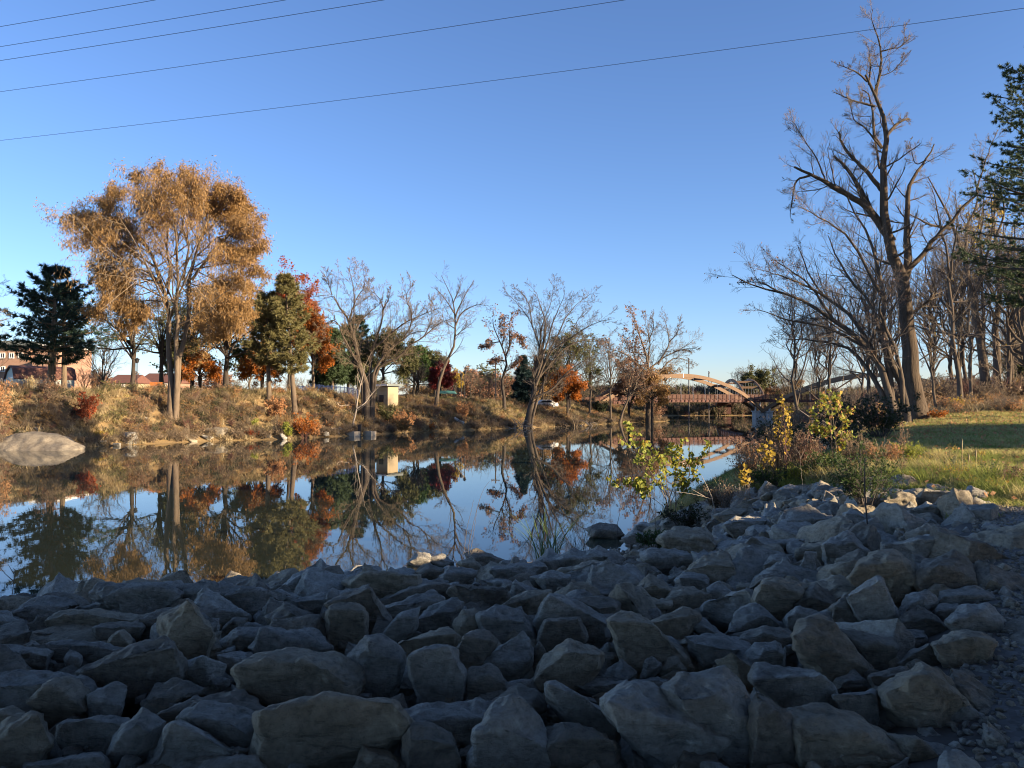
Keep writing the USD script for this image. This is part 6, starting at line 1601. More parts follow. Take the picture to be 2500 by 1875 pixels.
def far_protos():
    P = []
    for k in range(3):
        P.append([(tuft(46, 0.85, 0.045, 0.45, 600 + k), M['straw'], False)])                       # 0-2 dry grass
    P.append([(tuft(46, 0.6, 0.05, 0.45, 604), M['grass_dry'], False)])                              # 3 greenish
    for k, lm in enumerate(('leaf_dry', 'leaf_ochre', 'leaf_olive', 'leaf_peach', 'leaf_dark')):    # 4-8 weeds in leaf
        a, b = leafy(11, 1.15, 0.5, 620 + k, 4, 0.13, 0.5, tw=0.010)
        P.append([(a, M['twig_tan'], True), (b, M[lm], False)])
    a, _ = weed(14, 1.3, 0.6, 630, 6, 0.010, levels=3)                                               # 9 bare brush
    P.append([(a, M['twig_tan'], True)])
    a, _ = weed(12, 1.1, 0.6, 631, 6, 0.010, levels=3)
    P.append([(a, M['twig_red'], True)])                                                             # 10
    P.append([(tuft(40, 0.5, 0.05, 0.4, 606), M['grass_lit'], False)])                               # 11 green
    return P
rg = np.random.default_rng(404)
def scatter(n, box, test):
    x, y = rg.uniform(box[0], box[1], n), rg.uniform(box[2], box[3], n)
    d = shp_distance(SHORE, shp_points(x, y))
    ok = test(x, y, d)
    return x[ok], y[ok], d[ok]

FARP = far_protos()
x, y, d = scatter(60000, (-75, 36, 52, 182), lambda x, y, d: contains_xy(LEFT_LAND, x, y) & (d < 17) & (rg.random(len(x)) < np.where(d < 13, 1.0, 0.45)) & (np.abs(x) < 0.72 * y + 3))
x, y, d = x[:8200], y[:8200], d[:8200]
z = terrain(x, y)
n1 = meshkit.fbm(np.stack([x * 0.16, y * 0.16, 0 * x], 1), 3, 21)
n2 = meshkit.fbm(np.stack([x * 0.30, y * 0.30, 0 * x], 1), 3, 33)
shade_side = (x < -24)
xf = []
for i in range(len(x)):
    u = rg.random()
    a, b = n1[i], n2[i]
    if d[i] > 12.5:
        k = 3 if u < 0.45 else (11 if u < 0.75 else int(rg.integers(0, 3)))
    elif d[i] < 1.2:
        k = 9 if u < 0.4 else (0 if u < 0.7 else 4)
    elif a < 0.43:
        k = (9 if u < 0.15 else 10 if u < 0.25 else 8 if u < 0.40 else 4 if u < 0.60 else 5 if u < 0.75 else 1)
    elif a < 0.54:
        k = (0 if u < 0.3 else 1 if u < 0.55 else 5 if u < 0.75 else 7 if u < 0.85 else 9)
    else:
        k = (2 if u < 0.3 else 3 if u < 0.5 else 6 if u < 0.62 else 7 if u < 0.72 and b > 0.5 else 0)
    s = rg.uniform(0.5, 1.1) * (0.7 if d[i] > 12.5 else 1.0)
    xf.append((k, (x[i], y[i], z[i]), upq(rg, 0.2), (s * 1.3, s * 1.3, s * 0.9)))
instancer('bank_brush', FARP, xf, 'tangled dry grass and brown weeds covering the far bank slope', 'undergrowth')

# far bank and the woods floor
x, y, d = scatter(9000, (-30, 130, 218, 262), lambda x, y, d: contains_xy(FAR_LAND, x, y) & (d < 30))
z = terrain(x, y)
instancer('far_undergrowth', FARP, [((8, 6, 9, 10, 8, 4)[int(rg.integers(0, 6))], (x[i], y[i], z[i]), upq(rg), rg.uniform(1.6, 3.2)) for i in range(min(2600, len(x)))], 'dark undergrowth on the shaded bank beyond the footbridge', 'undergrowth')
x, y, d = scatter(30000, (20, 105, 44, 150), lambda x, y, d: ~contains_xy(WATER, x, y) & ~contains_xy(LEFT_LAND, x, y) & (y > 48 - 0.10 * (x - 25)) & (d > 0.5) & (x < 0.75 * y + 8))
z = terrain(x, y)
xf = []
for i in range(min(4800, len(x))):
    near = y[i] < 62
    u = rg.random()
    k = (0 if u < 0.25 else 1 if u < 0.45 else 9 if u < 0.6 else 7 if u < 0.7 else 4 if u < 0.85 else 5) if near else (9 if u < 0.45 else 10 if u < 0.65 else 4 if u < 0.9 else 5)
    xf.append((k, (x[i], y[i], z[i]), upq(rg), rg.uniform(0.6, 1.0) if near else rg.uniform(1.0, 2.3)))
instancer('woodland_brush', FARP, xf, 'brown brush and dry grass under the right woods', 'undergrowth')

# the lawn and the rough grass at the right
LAWNP = [[(tuft(80, 0.10, 0.014, 0.30, 700 + k, 0.4, 0.4, 2), M['grass_lit'], False)] for k in range(3)]
LAWNP += [[(tuft(70, 0.13, 0.014, 0.30, 705, 0.5, 0.5, 2), M['grass_dry'], False)]]
x, y, d = scatter(60000, (5, 40, 9, 52), lambda x, y, d: (d > 6) & ~contains_xy(WATER, x, y) & ~contains_xy(RIPRAP, x, y) & ~contains_xy(PATH, x, y) & (np.abs(x) < 0.72 * y + 3) & (rg.random(len(x)) < np.clip(14 / y, 0, 1) ** 0.7))
x, y, d = x[:8500], y[:8500], d[:8500]
z = terrain(x, y)
instancer('lawn_grass', LAWNP, [(int(rg.integers(0, 4)), (x[i], y[i], z[i]), upq(rg, 0.05), rg.uniform(0.8, 1.3) * (1.3 if y[i] > 25 else 1.0)) for i in range(len(x))], 'short green lawn grass with dry patches on the right bank', 'grass')
ROUGHP = [[(tuft(64, 0.38, 0.013, 0.24, 720 + k, 0.35, 0.45), M['grass_dry'], False)] for k in range(3)] + [[(tuft(64, 0.32, 0.014, 0.24, 730 + k, 0.35, 0.4), M['grass_lit'], False)] for k in range(2)]
for k, lm in enumerate(('leaf_rust', 'leaf_green', 'leaf_yellow')):
    a, b = leafy(9, 0.42, 0.25, 740 + k, 4, 0.035, 0.5, tw=0.0028)
    ROUGHP.append([(a, M['twig_tan'], True), (b, M[lm], False)])
ROUGH = Polygon([(5.2, 24), (6.0, 20), (7.2, 16.2), (7.9, 13.2), (9.5, 11.0), (14, 10.5), (20, 13.0), (19, 17), (13.0, 19.0), (10.5, 24), (11.5, 32), (15, 40), (12, 42), (8.5, 34)])
x, y, d = scatter(52000, (4, 21, 9, 44), lambda x, y, d: contains_xy(ROUGH.buffer(0.6), x, y) & ~contains_xy(RIPRAP.buffer(0.35), x, y) & ~contains_xy(WATER, x, y) & (rg.random(len(x)) < np.where((x > 9.5) & (y < 19), 0.6, 1.0)))
x, y, d = x[:3600], y[:3600], d[:3600]
z = terrain(x, y)
nn = meshkit.fbm(np.stack([x * 0.5, y * 0.5, 0 * x], 1), 3, 44)
xf = []
for i in range(len(x)):
    u = rg.random()
    k = (int(rg.integers(0, 3)) if nn[i] > 0.56 else int(rg.integers(3, 5))) if u < 0.80 else (5 if u < 0.83 else 6 if u < 0.96 else 7)
    s = rg.uniform(0.5, 1.15) * (0.75 if x[i] > 10 else 1.0)
    xf.append((k, (x[i], y[i], z[i]), upq(rg, 0.15), s))
instancer('rough_grass', ROUGHP, xf, 'rough sunlit grass and weeds behind the far end of the rocks', 'grass')

x, y, d = scatter(9000, (9, 38, 13, 50), lambda x, y, d: (d > 7) & ~contains_xy(WATER, x, y) & ~contains_xy(ROUGH, x, y) & (np.abs(x) < 0.72 * y + 2) & (meshkit.fbm(np.stack([x * 0.4, y * 0.4, 0 * x], 1), 3, 71) > 0.53))
x, y = x[:1500], y[:1500]
z = terrain(x, y)
instancer('lawn_weeds', ROUGHP, [((0, 1, 2, 3, 6)[int(rg.integers(0, 5))], (x[i], y[i], z[i]), upq(rg, 0.2), rg.uniform(0.3, 0.62)) for i in range(len(x))], 'scattered dry tufts and low weeds breaking up the lawn', 'weeds')
# fallen leaves
x, y, d = scatter(30000, (6, 40, 11, 54), lambda x, y, d: (d > 6) & ~contains_xy(WATER, x, y) & ~contains_xy(RIPRAP, x, y) & (np.abs(x) < 0.72 * y + 2) & (rg.random(len(x)) < np.where(y > 28, 0.9, 0.35)))
x, y, d = x[:5200], y[:5200], d[:5200]
pos = np.stack([x, y, terrain(x, y) + 0.09], 1)
dd = rg.normal(size=(len(x), 3)) * [1, 1, 0.25]
obj('fallen_leaves', leaves(pos, 0.10, rg, 0.7, 0.0, 0.02, dd * 2), M['leaf_peach'], label='fallen tan leaves scattered over the lawn', cat='leaves', kind='stuff')
# loose gravel on the path
x, y = rg.uniform(1.5, 12, 30000), rg.uniform(2.0, 12.5, 30000)
ok = contains_xy(PATH, x, y) & (x < 0.75 * y + 1.5)
x, y = x[ok][:9000], y[ok][:9000]
ico = trimesh.creation.icosphere(0)
gp = []
for k in range(4):
    r = np.random.default_rng(k)
    gp.append([((ico.vertices * r.uniform(0.7, 1.3, (12, 1)) * [1, 0.8, 0.55], ico.faces), ROCKM[(0, 3, 0, 1)[k]], False)])
instancer('gravel', gp, [(int(rg.integers(0, 4)), (x[i], y[i], tz(x[i], y[i]) + 0.004), quat(rg), rg.uniform(0.012, 0.034)) for i in range(len(x))], 'dark loose gravel of the path at the right', 'gravel')

# shrubs one can pick out on the far bank
S = shrub
S('red_shrub', 'dark red shrub on the shaded far slope above the water', 73.5, 208, 1078, 66, 80, 16, M['leaf_red'], M['twig_red'], 901, per=5, size=0.20, levels=2)
S('yellow_shrub', 'small yellow shrub at the foot of the dark red shrub', 72, 240, 1084, 26, 30, 10, M['leaf_yellow'], M['twig_tan'], 902, per=5, size=0.16)
S('edge_shrub', 'tall orange-tan bush at the left picture edge', 68, -6, 1085, 80, 150, 22, M['leaf_peach'], M['twig_tan'], 903, per=4, size=0.18, levels=2)
S('peach_shrub', 'sunlit peach-coloured bush on the bank top below the olive pines', 89, 674, 995, 62, 62, 20, M['leaf_peach'], M['twig_tan'], 904, per=7, size=0.18, levels=2)
S('flame_shrub', 'wide red and peach bush hanging to the water left of the concrete blocks', 86, 742, 1066, 84, 66, 22, M['leaf_orange'], M['twig_red'], 905, per=3, size=0.20, levels=2)
S('flame_shrub', 'pale peach bush mixed into the right of the wide flame-coloured bush', 87, 766, 1062, 50, 44, 14, M['leaf_peach'], M['twig_tan'], 906, per=6, size=0.18, levels=2)
S('flame_shrub', 'small red-topped bush above the wide flame-coloured bush', 87.5, 724, 1030, 36, 30, 12, M['leaf_red'], M['twig_red'], 907, per=4, size=0.18, levels=2)
S('yellow_shrub', 'yellow-green bush left of the wide flame-coloured bush', 85, 700, 1060, 34, 44, 12, M['leaf_lime'], M['twig_tan'], 908, per=6, size=0.16, levels=2)
S('lime_plant', 'small bright green plant on the sunny far slope', 86, 623, 1016, 22, 16, 10, M['leaf_lime'], M['twig_tan'], 909, per=6, size=0.2)
S('rust_shrub', 'low rusty red bush at the far water edge left of the pale block', 83, 616, 1066, 44, 24, 12, M['leaf_red'], M['twig_red'], 910, per=5, size=0.15)
S('peach_shrub', 'pale peach bush on the bank top in front of the cream shed', 104, 985, 998, 76, 52, 22, M['leaf_peach'], M['twig_tan'], 911, per=6, size=0.2, levels=2)
S('olive_shrub', 'olive bush hiding the foot of the cream shed', 106, 945, 1000, 70, 42, 18, M['leaf_olive'], M['twig_tan'], 931, per=6, size=0.2, levels=2)
S('tan_shrub', 'tan bush right of the cream shed foot', 107, 980, 985, 40, 34, 14, M['leaf_peach'], M['twig_tan'], 932, per=6, size=0.18, levels=2)
S('peach_shrub', 'tan-pink bush right of the thin leaning tree', 117, 1132, 990, 50, 44, 18, M['leaf_peach'], M['twig_tan'], 912, per=5, size=0.2, levels=2)
S('yellow_shrub', 'yellowish bush on the slope below the cream shed', 100, 985, 1035, 60, 40, 16, M['leaf_ochre'], M['twig_tan'], 913, per=6, size=0.2, levels=2)
S('rust_shrub', 'small red bush on the slope below the thin leaning tree', 109, 1053, 1030, 24, 22, 10, M['leaf_orange'], M['twig_red'], 914, per=5, size=0.18)
S('brown_shrub', 'brown leafless bush above the big grey dome of rock', 80, 345, 1050, 60, 55, 20, M['leaf_rust'], M['twig_tan'], 915, per=1, size=0.16, levels=2)
S('brown_shrub', 'dark brown brush on the shaded slope left of the red shrub', 76, 120, 1030, 90, 60, 24, M['leaf_rust'], M['twig'], 916, per=1, size=0.16, levels=2)
S('brown_shrub', 'bare brown bush at the shore right of the leaning tree', 128, 1405, 1018, 50, 50, 22, None, M['twig_tan'], 917, levels=2)
S('brown_shrub', 'brown bush at the tip of the spit before the bridge', 162, 1600, 1015, 60, 50, 22, M['leaf_rust'], M['twig_tan'], 918, per=2, size=0.3, levels=2)
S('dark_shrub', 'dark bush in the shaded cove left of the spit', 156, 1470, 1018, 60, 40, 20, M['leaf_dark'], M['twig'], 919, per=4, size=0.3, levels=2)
S('grass_clump', 'tall pale grass clump on the bank top before the gambrel house', 84, 78, 948, 50, 36, 26, M['straw'], M['straw'], 920, per=4, size=0.3, aspect=0.15)
# roots and driftwood under the leaning tree
def sticks(name, label, cat, px, py, D, n, size, seed, m, rad=0.05):
    r = np.random.default_rng(seed)
    b = at(px, py, D); b[2] = max(tz(b[0], D), 0.02)
    t = thing(name, label, cat, b)
    for k in range(n):
        a = r.uniform(0, 2 * np.pi)
        s = np.linspace(0, 1, 6)[:, None]
        d = np.array([math.cos(a), math.sin(a) * 0.5, r.uniform(-0.1, 0.6)]) * size * r.uniform(0.5, 1)
        st = r.normal(size=3) * [0.35, 0.2, 0.1] * size
        p = st + d * s + np.array([0, 0, 1]) * np.sin(s * math.pi) * size * r.uniform(-0.05, 0.25) + r.normal(size=(6, 3)) * 0.02 * size
        obj('stick', tubes(p[None], np.linspace(rad, rad * 0.4, 6)[None], 5), m, t, smooth=True)
sticks('driftwood', 'pale tangled roots and driftwood at the foot of the leaning tree', 'driftwood', 1268, 1046, 120, 16, 3.0, 31, M['bark_pale'], 0.07)
sticks('driftwood', 'dark uprooted stump with broken roots at the far water edge', 'driftwood', 1375, 1040, 126, 14, 1.6, 32, M['bark_dark'], 0.08)
sticks('driftwood', 'pale driftwood lying at the water edge before the spit', 'driftwood', 1435, 1036, 133, 9, 2.2, 33, M['bark_pale'], 0.07)
sticks('driftwood', 'weathered broken stumps beside the left concrete block', 'driftwood', 812, 1054, 92, 9, 1.5, 34, M['bark_pale'], 0.10)
sticks('driftwood', 'broken stump on the slope under the blue fence', 'driftwood', 818, 992, 100, 7, 1.4, 35, M['bark_pale'], 0.10)
sticks('brush_pile', 'heap of bleached curved branches at the foot of the leaning stems', 'branches', 2088, 985, 40, 22, 2.6, 36, M['bark_pale'], 0.030)

# ---------------------------------------------------------------- plants of the near bank
def sapling(name, label, D, stems, leafm, seed, per, size, twig='twig_tan', m=5, cat='sapling', L=(0.10, 0.24), leaf_from=0.3, aspect=0.75, extra=None):
    """A young tree through picture points with big leaves of its own shape."""
    r = np.random.default_rng(seed)
    P, R = [], []
    for pts, r0 in stems:
        p = px_limb(pts, CS, D, 9, r, 0.15)
        P.append(p); R.append(np.linspace(r0, r0 * 0.3, 9))
    P, R = np.array(P), np.array(R)
    P[:, 0, 2] = np.minimum(P[:, 0, 2], terrain(P[:, 0, 0], P[:, 0, 1]) - 0.05)
    loc = P[0][0].copy()
    t = thing(name, label, cat, loc)
    Q, QR = grow(P, R, m, r, t=(leaf_from, 1.0), L=L, ang=(45, 14), up=0.2, K=4, rmin=0.004)
    obj('stems', join([tubes(P, R, 6), tubes(Q, QR, 4)]), M[twig], t, smooth=True, at=loc)
    for lm, pr in ([(leafm, per)] if extra is None else [(leafm, per)] + extra):
        pos, dr = on(Q, pr, r, (0.3, 1.0))
        obj('leaves', leaves(pos, size, r, aspect, 0.55, size * 0.5, dr * 0.4, True), M[lm], t, smooth=False, at=loc)
    return t
sapling('poplar_sapling', 'leafy poplar sapling with green-yellow leaves leaning left over the water', 19.5, [
    ([(1640,1250),(1600,1170),(1565,1110),(1545,1060),(1540,1040)], 0.014), ([(1632,1245),(1610,1160),(1580,1120),(1525,1085)], 0.011), ([(1640,1250),(1628,1180),(1620,1130),(1600,1095)], 0.010), ([(1636,1248),(1570,1200),(1530,1180),(1500,1178)], 0.009), ([(1600,1170),(1590,1185),(1560,1180)], 0.006)],
    'leaf_lime', 951, 6, 0.085, m=13, extra=[('leaf_yellow', 1)])
sapling('poplar_sapling', 'leafy poplar sapling with yellow and green leaves before the bridge reflection', 21.0, [
    ([(1625,1240),(1650,1170),(1660,1110),(1662,1075)], 0.013), ([(1640,1240),(1690,1170),(1710,1120),(1725,1095)], 0.011), ([(1632,1240),(1655,1190),(1680,1140),(1690,1110)], 0.010), ([(1650,1170),(1640,1130),(1635,1090)], 0.008), ([(1645,1220),(1670,1200),(1665,1170)], 0.007)],
    'leaf_lime', 952, 6, 0.08, m=13, extra=[('leaf_yellow', 2)])
sapling('yellow_sapling', 'slim red-stemmed sapling with drooping yellow leaves, tallest left of the lime one', 20, [
    ([(1922,1190),(1920,1130),(1918,1060),(1910,1010),(1912,975)], 0.013), ([(1926,1190),(1930,1120),(1900,1060),(1895,1010)], 0.009), ([(1915,1190),(1917,1100),(1925,1040),(1932,1000)], 0.009)],
    'leaf_yellow', 953, 7, 0.08, twig='twig_red', m=9, leaf_from=0.45, aspect=0.5, L=(0.10, 0.22))
sapling('yellow_sapling', 'low yellow-leaved sapling at the feet of the slim red-stemmed one', 20.3, [
    ([(1880,1180),(1872,1130),(1868,1090)], 0.009), ([(1885,1180),(1890,1130),(1880,1085)], 0.008)], 'leaf_yellow', 954, 3, 0.11, m=7, aspect=0.6)
sapling('lime_sapling', 'young tree with pale lime and yellow leaves right of the red-stemmed sapling', 20, [
    ([(2045,1165),(2040,1100),(2036,1050),(2030,1000),(2025,965)], 0.015), ([(2040,1100),(2010,1060),(1990,1030),(1980,1010)], 0.009), ([(2037,1060),(2060,1030),(2080,1005)], 0.009), ([(2032,1020),(2010,990),(2005,975)], 0.008), ([(2036,1040),(2050,1000),(2048,970)], 0.008), ([(2040,1075),(2000,1052),(1985,1050)], 0.007), ([(2042,1110),(2062,1075),(2075,1060)], 0.007)],
    'leaf_lime', 955, 4, 0.075, m=13, extra=[('leaf_yellow', 1), ('leaf_peach', 1)], leaf_from=0.2, L=(0.12, 0.30))
sapling('yellow_sapling', 'small yellow sprig above the white twigs at the water edge', 18.5, [([(1832,1200),(1825,1165),(1818,1140)], 0.007), ([(1830,1200),(1812,1160)], 0.006)], 'leaf_yellow', 956, 3, 0.09, m=6)
S('dry_weed', 'tall brown dry weeds around the slim red-stemmed sapling', 20.6, 1900, 1180, 120, 175, 26, M['leaf_dry'], M['twig_tan'], 961, per=3, size=0.05, twig_r=0.0035, levels=2, m=6)
S('dry_weed', 'reddish dry weeds between the yellow and the lime sapling', 20.8, 1965, 1175, 100, 130, 22, M['leaf_dry'], M['twig_red'], 962, per=3, size=0.05, twig_r=0.0035, levels=2, m=6)
S('dry_weed', 'brown dry weeds right of the lime sapling', 19.8, 2095, 1170, 110, 105, 24, M['leaf_dry'], M['twig_tan'], 963, per=2, size=0.05, twig_r=0.0035, levels=2, m=6)
S('dry_weed', 'tangle of brown dry weeds at the left foot of the yellow sapling', 21.5, 1835, 1195, 130, 120, 26, M['leaf_peach'], M['twig_tan'], 933, per=2, size=0.05, twig_r=0.0035, levels=2, m=8)
S('dry_weed', 'tan weeds behind the fine-leaved green bush', 19.5, 2160, 1165, 120, 70, 26, M['leaf_peach'], M['twig_tan'], 934, per=2, size=0.045, twig_r=0.0035, levels=2, m=8)
S('dry_weed', 'low russet weeds between the poplars and the yellow sapling', 20.0, 1755, 1205, 120, 60, 26, M['leaf_dry'], M['twig'], 935, per=3, size=0.05, twig_r=0.0035, levels=2, m=8)
S('green_weed', 'yellow-green sunlit weeds left of the lawn', 19.8, 2210, 1150, 110, 60, 34, M['leaf_lime'], M['twig_tan'], 936, per=4, size=0.045, twig_r=0.003, levels=2)
S('green_weed', 'yellow-green sunlit weeds under the yellow sapling', 19.8, 1940, 1190, 110, 55, 34, M['leaf_lime'], M['twig_tan'], 937, per=4, size=0.045, twig_r=0.003, levels=2)
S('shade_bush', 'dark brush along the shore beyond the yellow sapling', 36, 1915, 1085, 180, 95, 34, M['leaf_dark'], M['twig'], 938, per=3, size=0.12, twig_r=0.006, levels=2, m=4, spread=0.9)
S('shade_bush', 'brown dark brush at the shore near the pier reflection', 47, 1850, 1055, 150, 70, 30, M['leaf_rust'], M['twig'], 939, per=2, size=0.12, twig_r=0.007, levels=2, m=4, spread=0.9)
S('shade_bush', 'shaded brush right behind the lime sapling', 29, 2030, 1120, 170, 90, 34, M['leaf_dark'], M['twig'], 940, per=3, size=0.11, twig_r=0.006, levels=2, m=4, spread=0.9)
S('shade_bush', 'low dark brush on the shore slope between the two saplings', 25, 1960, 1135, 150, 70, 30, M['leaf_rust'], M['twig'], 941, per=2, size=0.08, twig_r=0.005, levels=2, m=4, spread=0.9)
S('dry_weed', 'pinkish dry stalks at the left edge of the shaded lawn', 22, 2205, 1140, 40, 95, 14, M['leaf_peach'], M['twig_tan'], 964, per=1, size=0.05, twig_r=0.004)
S('dry_weed', 'feathery brown seed heads leaning over the water left of the white twigs', 19.0, 1770, 1215, 60, 90, 14, M['leaf_dry'], M['twig'], 965, per=3, size=0.05, twig_r=0.0035)
S('white_twigs', 'bleached bare twigs at the water edge beside the far rocks', 18.5, 1815, 1225, 70, 62, 16, None, M['bark_pale'], 966, twig_r=0.004, levels=2)
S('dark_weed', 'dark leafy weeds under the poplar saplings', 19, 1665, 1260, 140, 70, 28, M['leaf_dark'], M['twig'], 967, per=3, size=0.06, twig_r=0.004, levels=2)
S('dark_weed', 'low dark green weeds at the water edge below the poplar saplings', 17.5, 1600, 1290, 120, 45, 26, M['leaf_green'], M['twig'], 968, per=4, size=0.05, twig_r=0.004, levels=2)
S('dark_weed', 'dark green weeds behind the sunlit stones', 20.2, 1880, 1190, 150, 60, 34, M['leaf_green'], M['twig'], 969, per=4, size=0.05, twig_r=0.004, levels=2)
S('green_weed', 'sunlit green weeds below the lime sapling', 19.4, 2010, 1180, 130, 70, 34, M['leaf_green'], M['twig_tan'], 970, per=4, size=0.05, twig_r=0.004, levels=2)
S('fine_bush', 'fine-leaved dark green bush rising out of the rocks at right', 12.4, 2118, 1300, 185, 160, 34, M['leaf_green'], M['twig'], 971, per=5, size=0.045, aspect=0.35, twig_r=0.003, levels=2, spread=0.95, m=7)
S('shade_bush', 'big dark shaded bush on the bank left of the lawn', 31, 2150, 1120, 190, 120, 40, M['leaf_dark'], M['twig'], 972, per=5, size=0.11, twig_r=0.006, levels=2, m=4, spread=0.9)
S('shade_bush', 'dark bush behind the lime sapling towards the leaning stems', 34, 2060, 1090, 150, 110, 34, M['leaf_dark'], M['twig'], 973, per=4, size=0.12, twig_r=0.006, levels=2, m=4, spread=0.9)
S('shade_bush', 'brown-leaved bush at the feet of the leaning stems', 38, 2130, 1030, 90, 70, 22, M['leaf_rust'], M['twig'], 974, per=3, size=0.10, twig_r=0.006, levels=2, m=4)
S('yellow_bush', 'yellow-leaved bush before the foot of the leaning stems', 38, 2155, 1005, 40, 70, 12, M['leaf_yellow'], M['twig_tan'], 975, per=2, size=0.11, twig_r=0.006)
S('yellow_bush', 'yellow bush at the wood edge right of the cottonwood', 52, 2345, 1000, 60, 36, 18, M['leaf_yellow'], M['twig_tan'], 976, per=4, size=0.14, twig_r=0.007)
S('orange_bush', 'low orange-leaved bush beside the cottonwood base', 44, 2290, 1025, 70, 26, 20, M['leaf_orange'], M['twig_tan'], 977, per=4, size=0.12, twig_r=0.006)
S('tan_bush', 'tan brush at the wood edge by the right picture edge', 48, 2460, 1012, 110, 34, 26, M['leaf_peach'], M['twig_tan'], 978, per=3, size=0.12, twig_r=0.006)
S('yellow_bush', 'yellow-leaved bush low behind the cottonwood trunks', 46, 2210, 1015, 50, 60, 14, M['leaf_yellow'], M['twig_tan'], 979, per=2, size=0.12, twig_r=0.006)

def wand(name, label, cat, D, lines, rad, m):
    t = None
    for pts in lines:
        p = spline(np.array([at(x, y, D) for x, y in pts]), 10)
        if t is None:
            p[0][2] = min(p[0][2], max(tz(p[0][0], D), 0) - 0.05)
            t = thing(name, label, cat, p[0])
            loc = p[0].copy()
        obj('stem', tubes(p[None], np.linspace(rad, rad * 0.45, 10)[None], 5), m, t, smooth=True, at=loc)
    return t, loc
wand('dead_stalk', 'thin black upright stem standing before the fine-leaved green bush', 'stem', 9.6, [[(2132,1400),(2122,1320),(2114,1240),(2111,1190),(2112,1118)]], 0.014, M['dark_metal'])
wand('dead_stalk', 'short thin dark stem leaning left beside the upright black one', 'stem', 9.8, [[(2118,1380),(2100,1320),(2082,1270)]], 0.008, M['dark_metal'])
wand('bare_twig', 'bare forked twig against the water at the lower left edge', 'twig', 15.2, [[(28,1462),(34,1420),(38,1390)], [(34,1420),(12,1400),(0,1385)], [(36,1405),(20,1378)]], 0.008, M['twig'])
wand('water_stalk', 'tall thin stalks bending left over the water in the centre', 'stalk', 18.6, [[(1140,1350),(1160,1260),(1178,1200),(1195,1175)], [(1148,1350),(1158,1290),(1165,1240)], [(1132,1352),(1140,1290),(1150,1250),(1156,1220)]], 0.007, M['twig'])
wand('water_stalk', 'thin forked stem rising from the water edge by the reeds', 'stalk', 19, [[(1505,1290),(1517,1230),(1518,1180)], [(1517,1235),(1500,1205)], [(1517,1245),(1530,1215)]], 0.007, M['twig'])
wand('white_stick', 'white bare stick lying on the far rocks', 'stick', 14.6, [[(2010,1195),(2030,1207),(2044,1222)]], 0.014, M['bark_pale'])
wand('dead_branch', 'bleached dead branch lying across the far rocks below the poplars', 'branch', 18.0, [[(1750,1222),(1700,1208),(1650,1200)], [(1720,1212),(1690,1195)], [(1740,1218),(1725,1185),(1712,1160)]], 0.010, M['bark_pale'])
wand('weed_stalk', 'tall pale weed stalk between the red-stemmed and lime saplings', 'stalk', 16.5, [[(1960,1190),(1955,1140),(1952,1100)], [(1954,1120),(1966,1095)], [(1953,1110),(1940,1090)]], 0.004, M['bark_pale'])
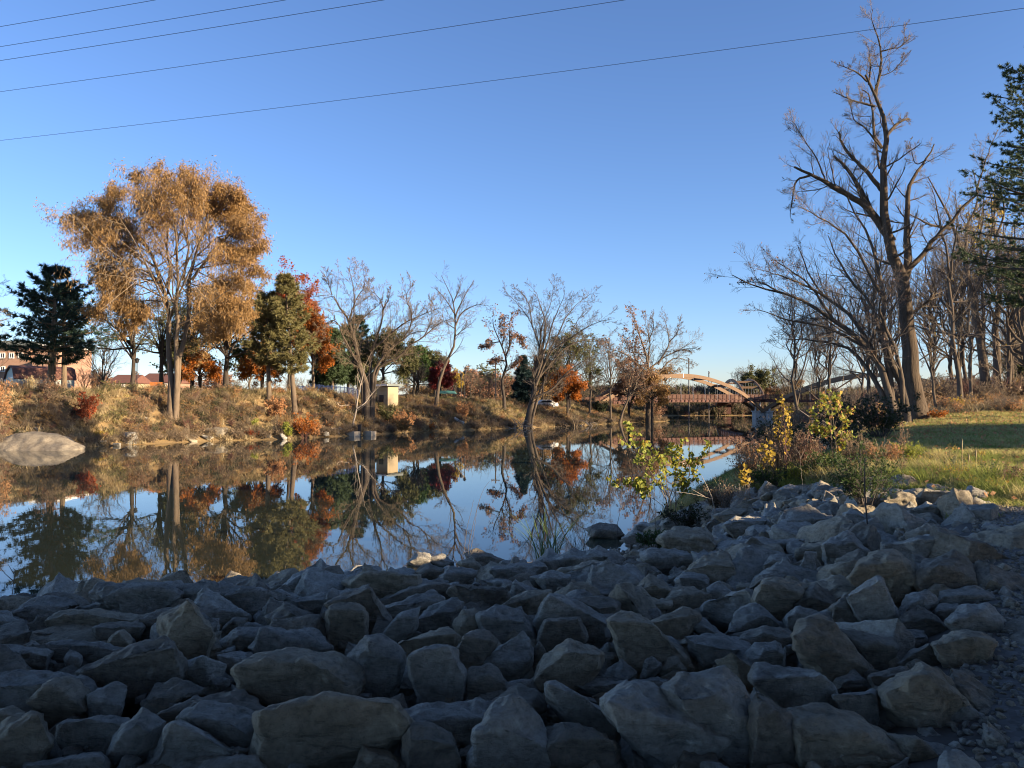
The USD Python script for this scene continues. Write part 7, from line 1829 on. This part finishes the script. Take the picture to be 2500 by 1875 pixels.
# cattail-like stalks on the lawn edge
for k, (px, y0, y1, lab) in enumerate(((2348, 1140, 1074, 'tallest of three straight seed stalks on the lawn edge'), (2364, 1140, 1110, 'shortest of three straight seed stalks on the lawn edge'), (2382, 1142, 1100, 'rightmost of three straight seed stalks on the lawn edge'))):
    D = 15.5
    a, b = at(px, y0, D), at(px + 1, y1, D)
    a[2] = tz(a[0], D) - 0.03
    t = thing('seed_stalk', lab, 'stalk', a)
    p = np.linspace(a, b, 5)
    obj('stem', tubes(p[None], np.full((1, 5), 0.006), 5), M['straw'], t, smooth=True, at=a)
    h = np.linspace(b - (b - a) * 0.28, b + [0, 0, 0.02], 6)
    obj('seed_head', tubes(h[None], np.array([[0.005, 0.014, 0.016, 0.016, 0.012, 0.003]]), 7), M['straw'], t, smooth=True, at=a)
def blade_plant(name, label, cat, D, px, base, hpx, n, wpx, leafm, seed, width=0.02, lean=0.3, bend=0.5, K=6):
    r = np.random.default_rng(seed)
    b = at(px, base, D)
    b[2] = max(tz(b[0], D), -0.1) - 0.03
    W = wpx * D / FPX / 2
    a, d = r.uniform(0, 2 * np.pi, n), np.sqrt(r.random(n)) * W * 0.5
    t = thing(name, label, cat, b)
    obj('blades', blades(np.stack([np.cos(a) * d, np.sin(a) * d, 0 * a], 1), hpx * D / FPX, width, r, lean, K, bend), leafm, t)
blade_plant('reed_clump', 'green reed clump at the water edge in the centre', 'reeds', 18.9, 1335, 1335, 165, 80, 90, M['reed'], 981, 0.022, 0.25, 0.45)
blade_plant('reed_clump', 'thin dark reeds along the water right of the green clump', 'reeds', 18.9, 1420, 1325, 110, 60, 120, M['leaf_dark'], 982, 0.012, 0.3, 0.4)
blade_plant('curved_plant', 'pale green plant with arching leaves on the lawn edge at right', 'plant', 14.0, 2420, 1190, 95, 9, 20, M['leaf_lime'], 983, 0.03, 0.12, 0.45)
blade_plant('curved_plant', 'low pale green tuft below the arching plant', 'plant', 13.2, 2432, 1215, 40, 14, 24, M['leaf_lime'], 984, 0.02, 0.3, 0.4)
blade_plant('plume_grass', 'feathery tan plume of grass before the shaded bush', 'grass', 22, 2150, 1100, 80, 30, 40, M['straw'], 985, 0.03, 0.5, 0.6)

# ---------------------------------------------------------------- every thing stands at its own base
for p in stage.GetPrimAtPath('/World').GetChildren():
    if p.GetTypeName() != 'Xform' or p.IsInstanceable():
        continue
    ops = UsdGeom.Xformable(p).GetOrderedXformOps()
    if len(ops) != 1 or Gf.Vec3d(ops[0].Get()).GetLength() > 1e-6:
        continue
    ms = [UsdGeom.Mesh(q) for q in Usd.PrimRange(p) if q.IsA(UsdGeom.Mesh)]
    pts = [np.array(m.GetPointsAttr().Get()) for m in ms]
    if not pts:
        continue
    al = np.vstack(pts)
    c = np.array([*(al.min(0) + al.max(0))[:2] / 2, al[:, 2].min()])
    for m, q in zip(ms, pts):
        m.GetPointsAttr().Set(Vt.Vec3fArray.FromNumpy((q - c).astype(np.float32)))
    ops[0].Set(Gf.Vec3d(*map(float, c)))
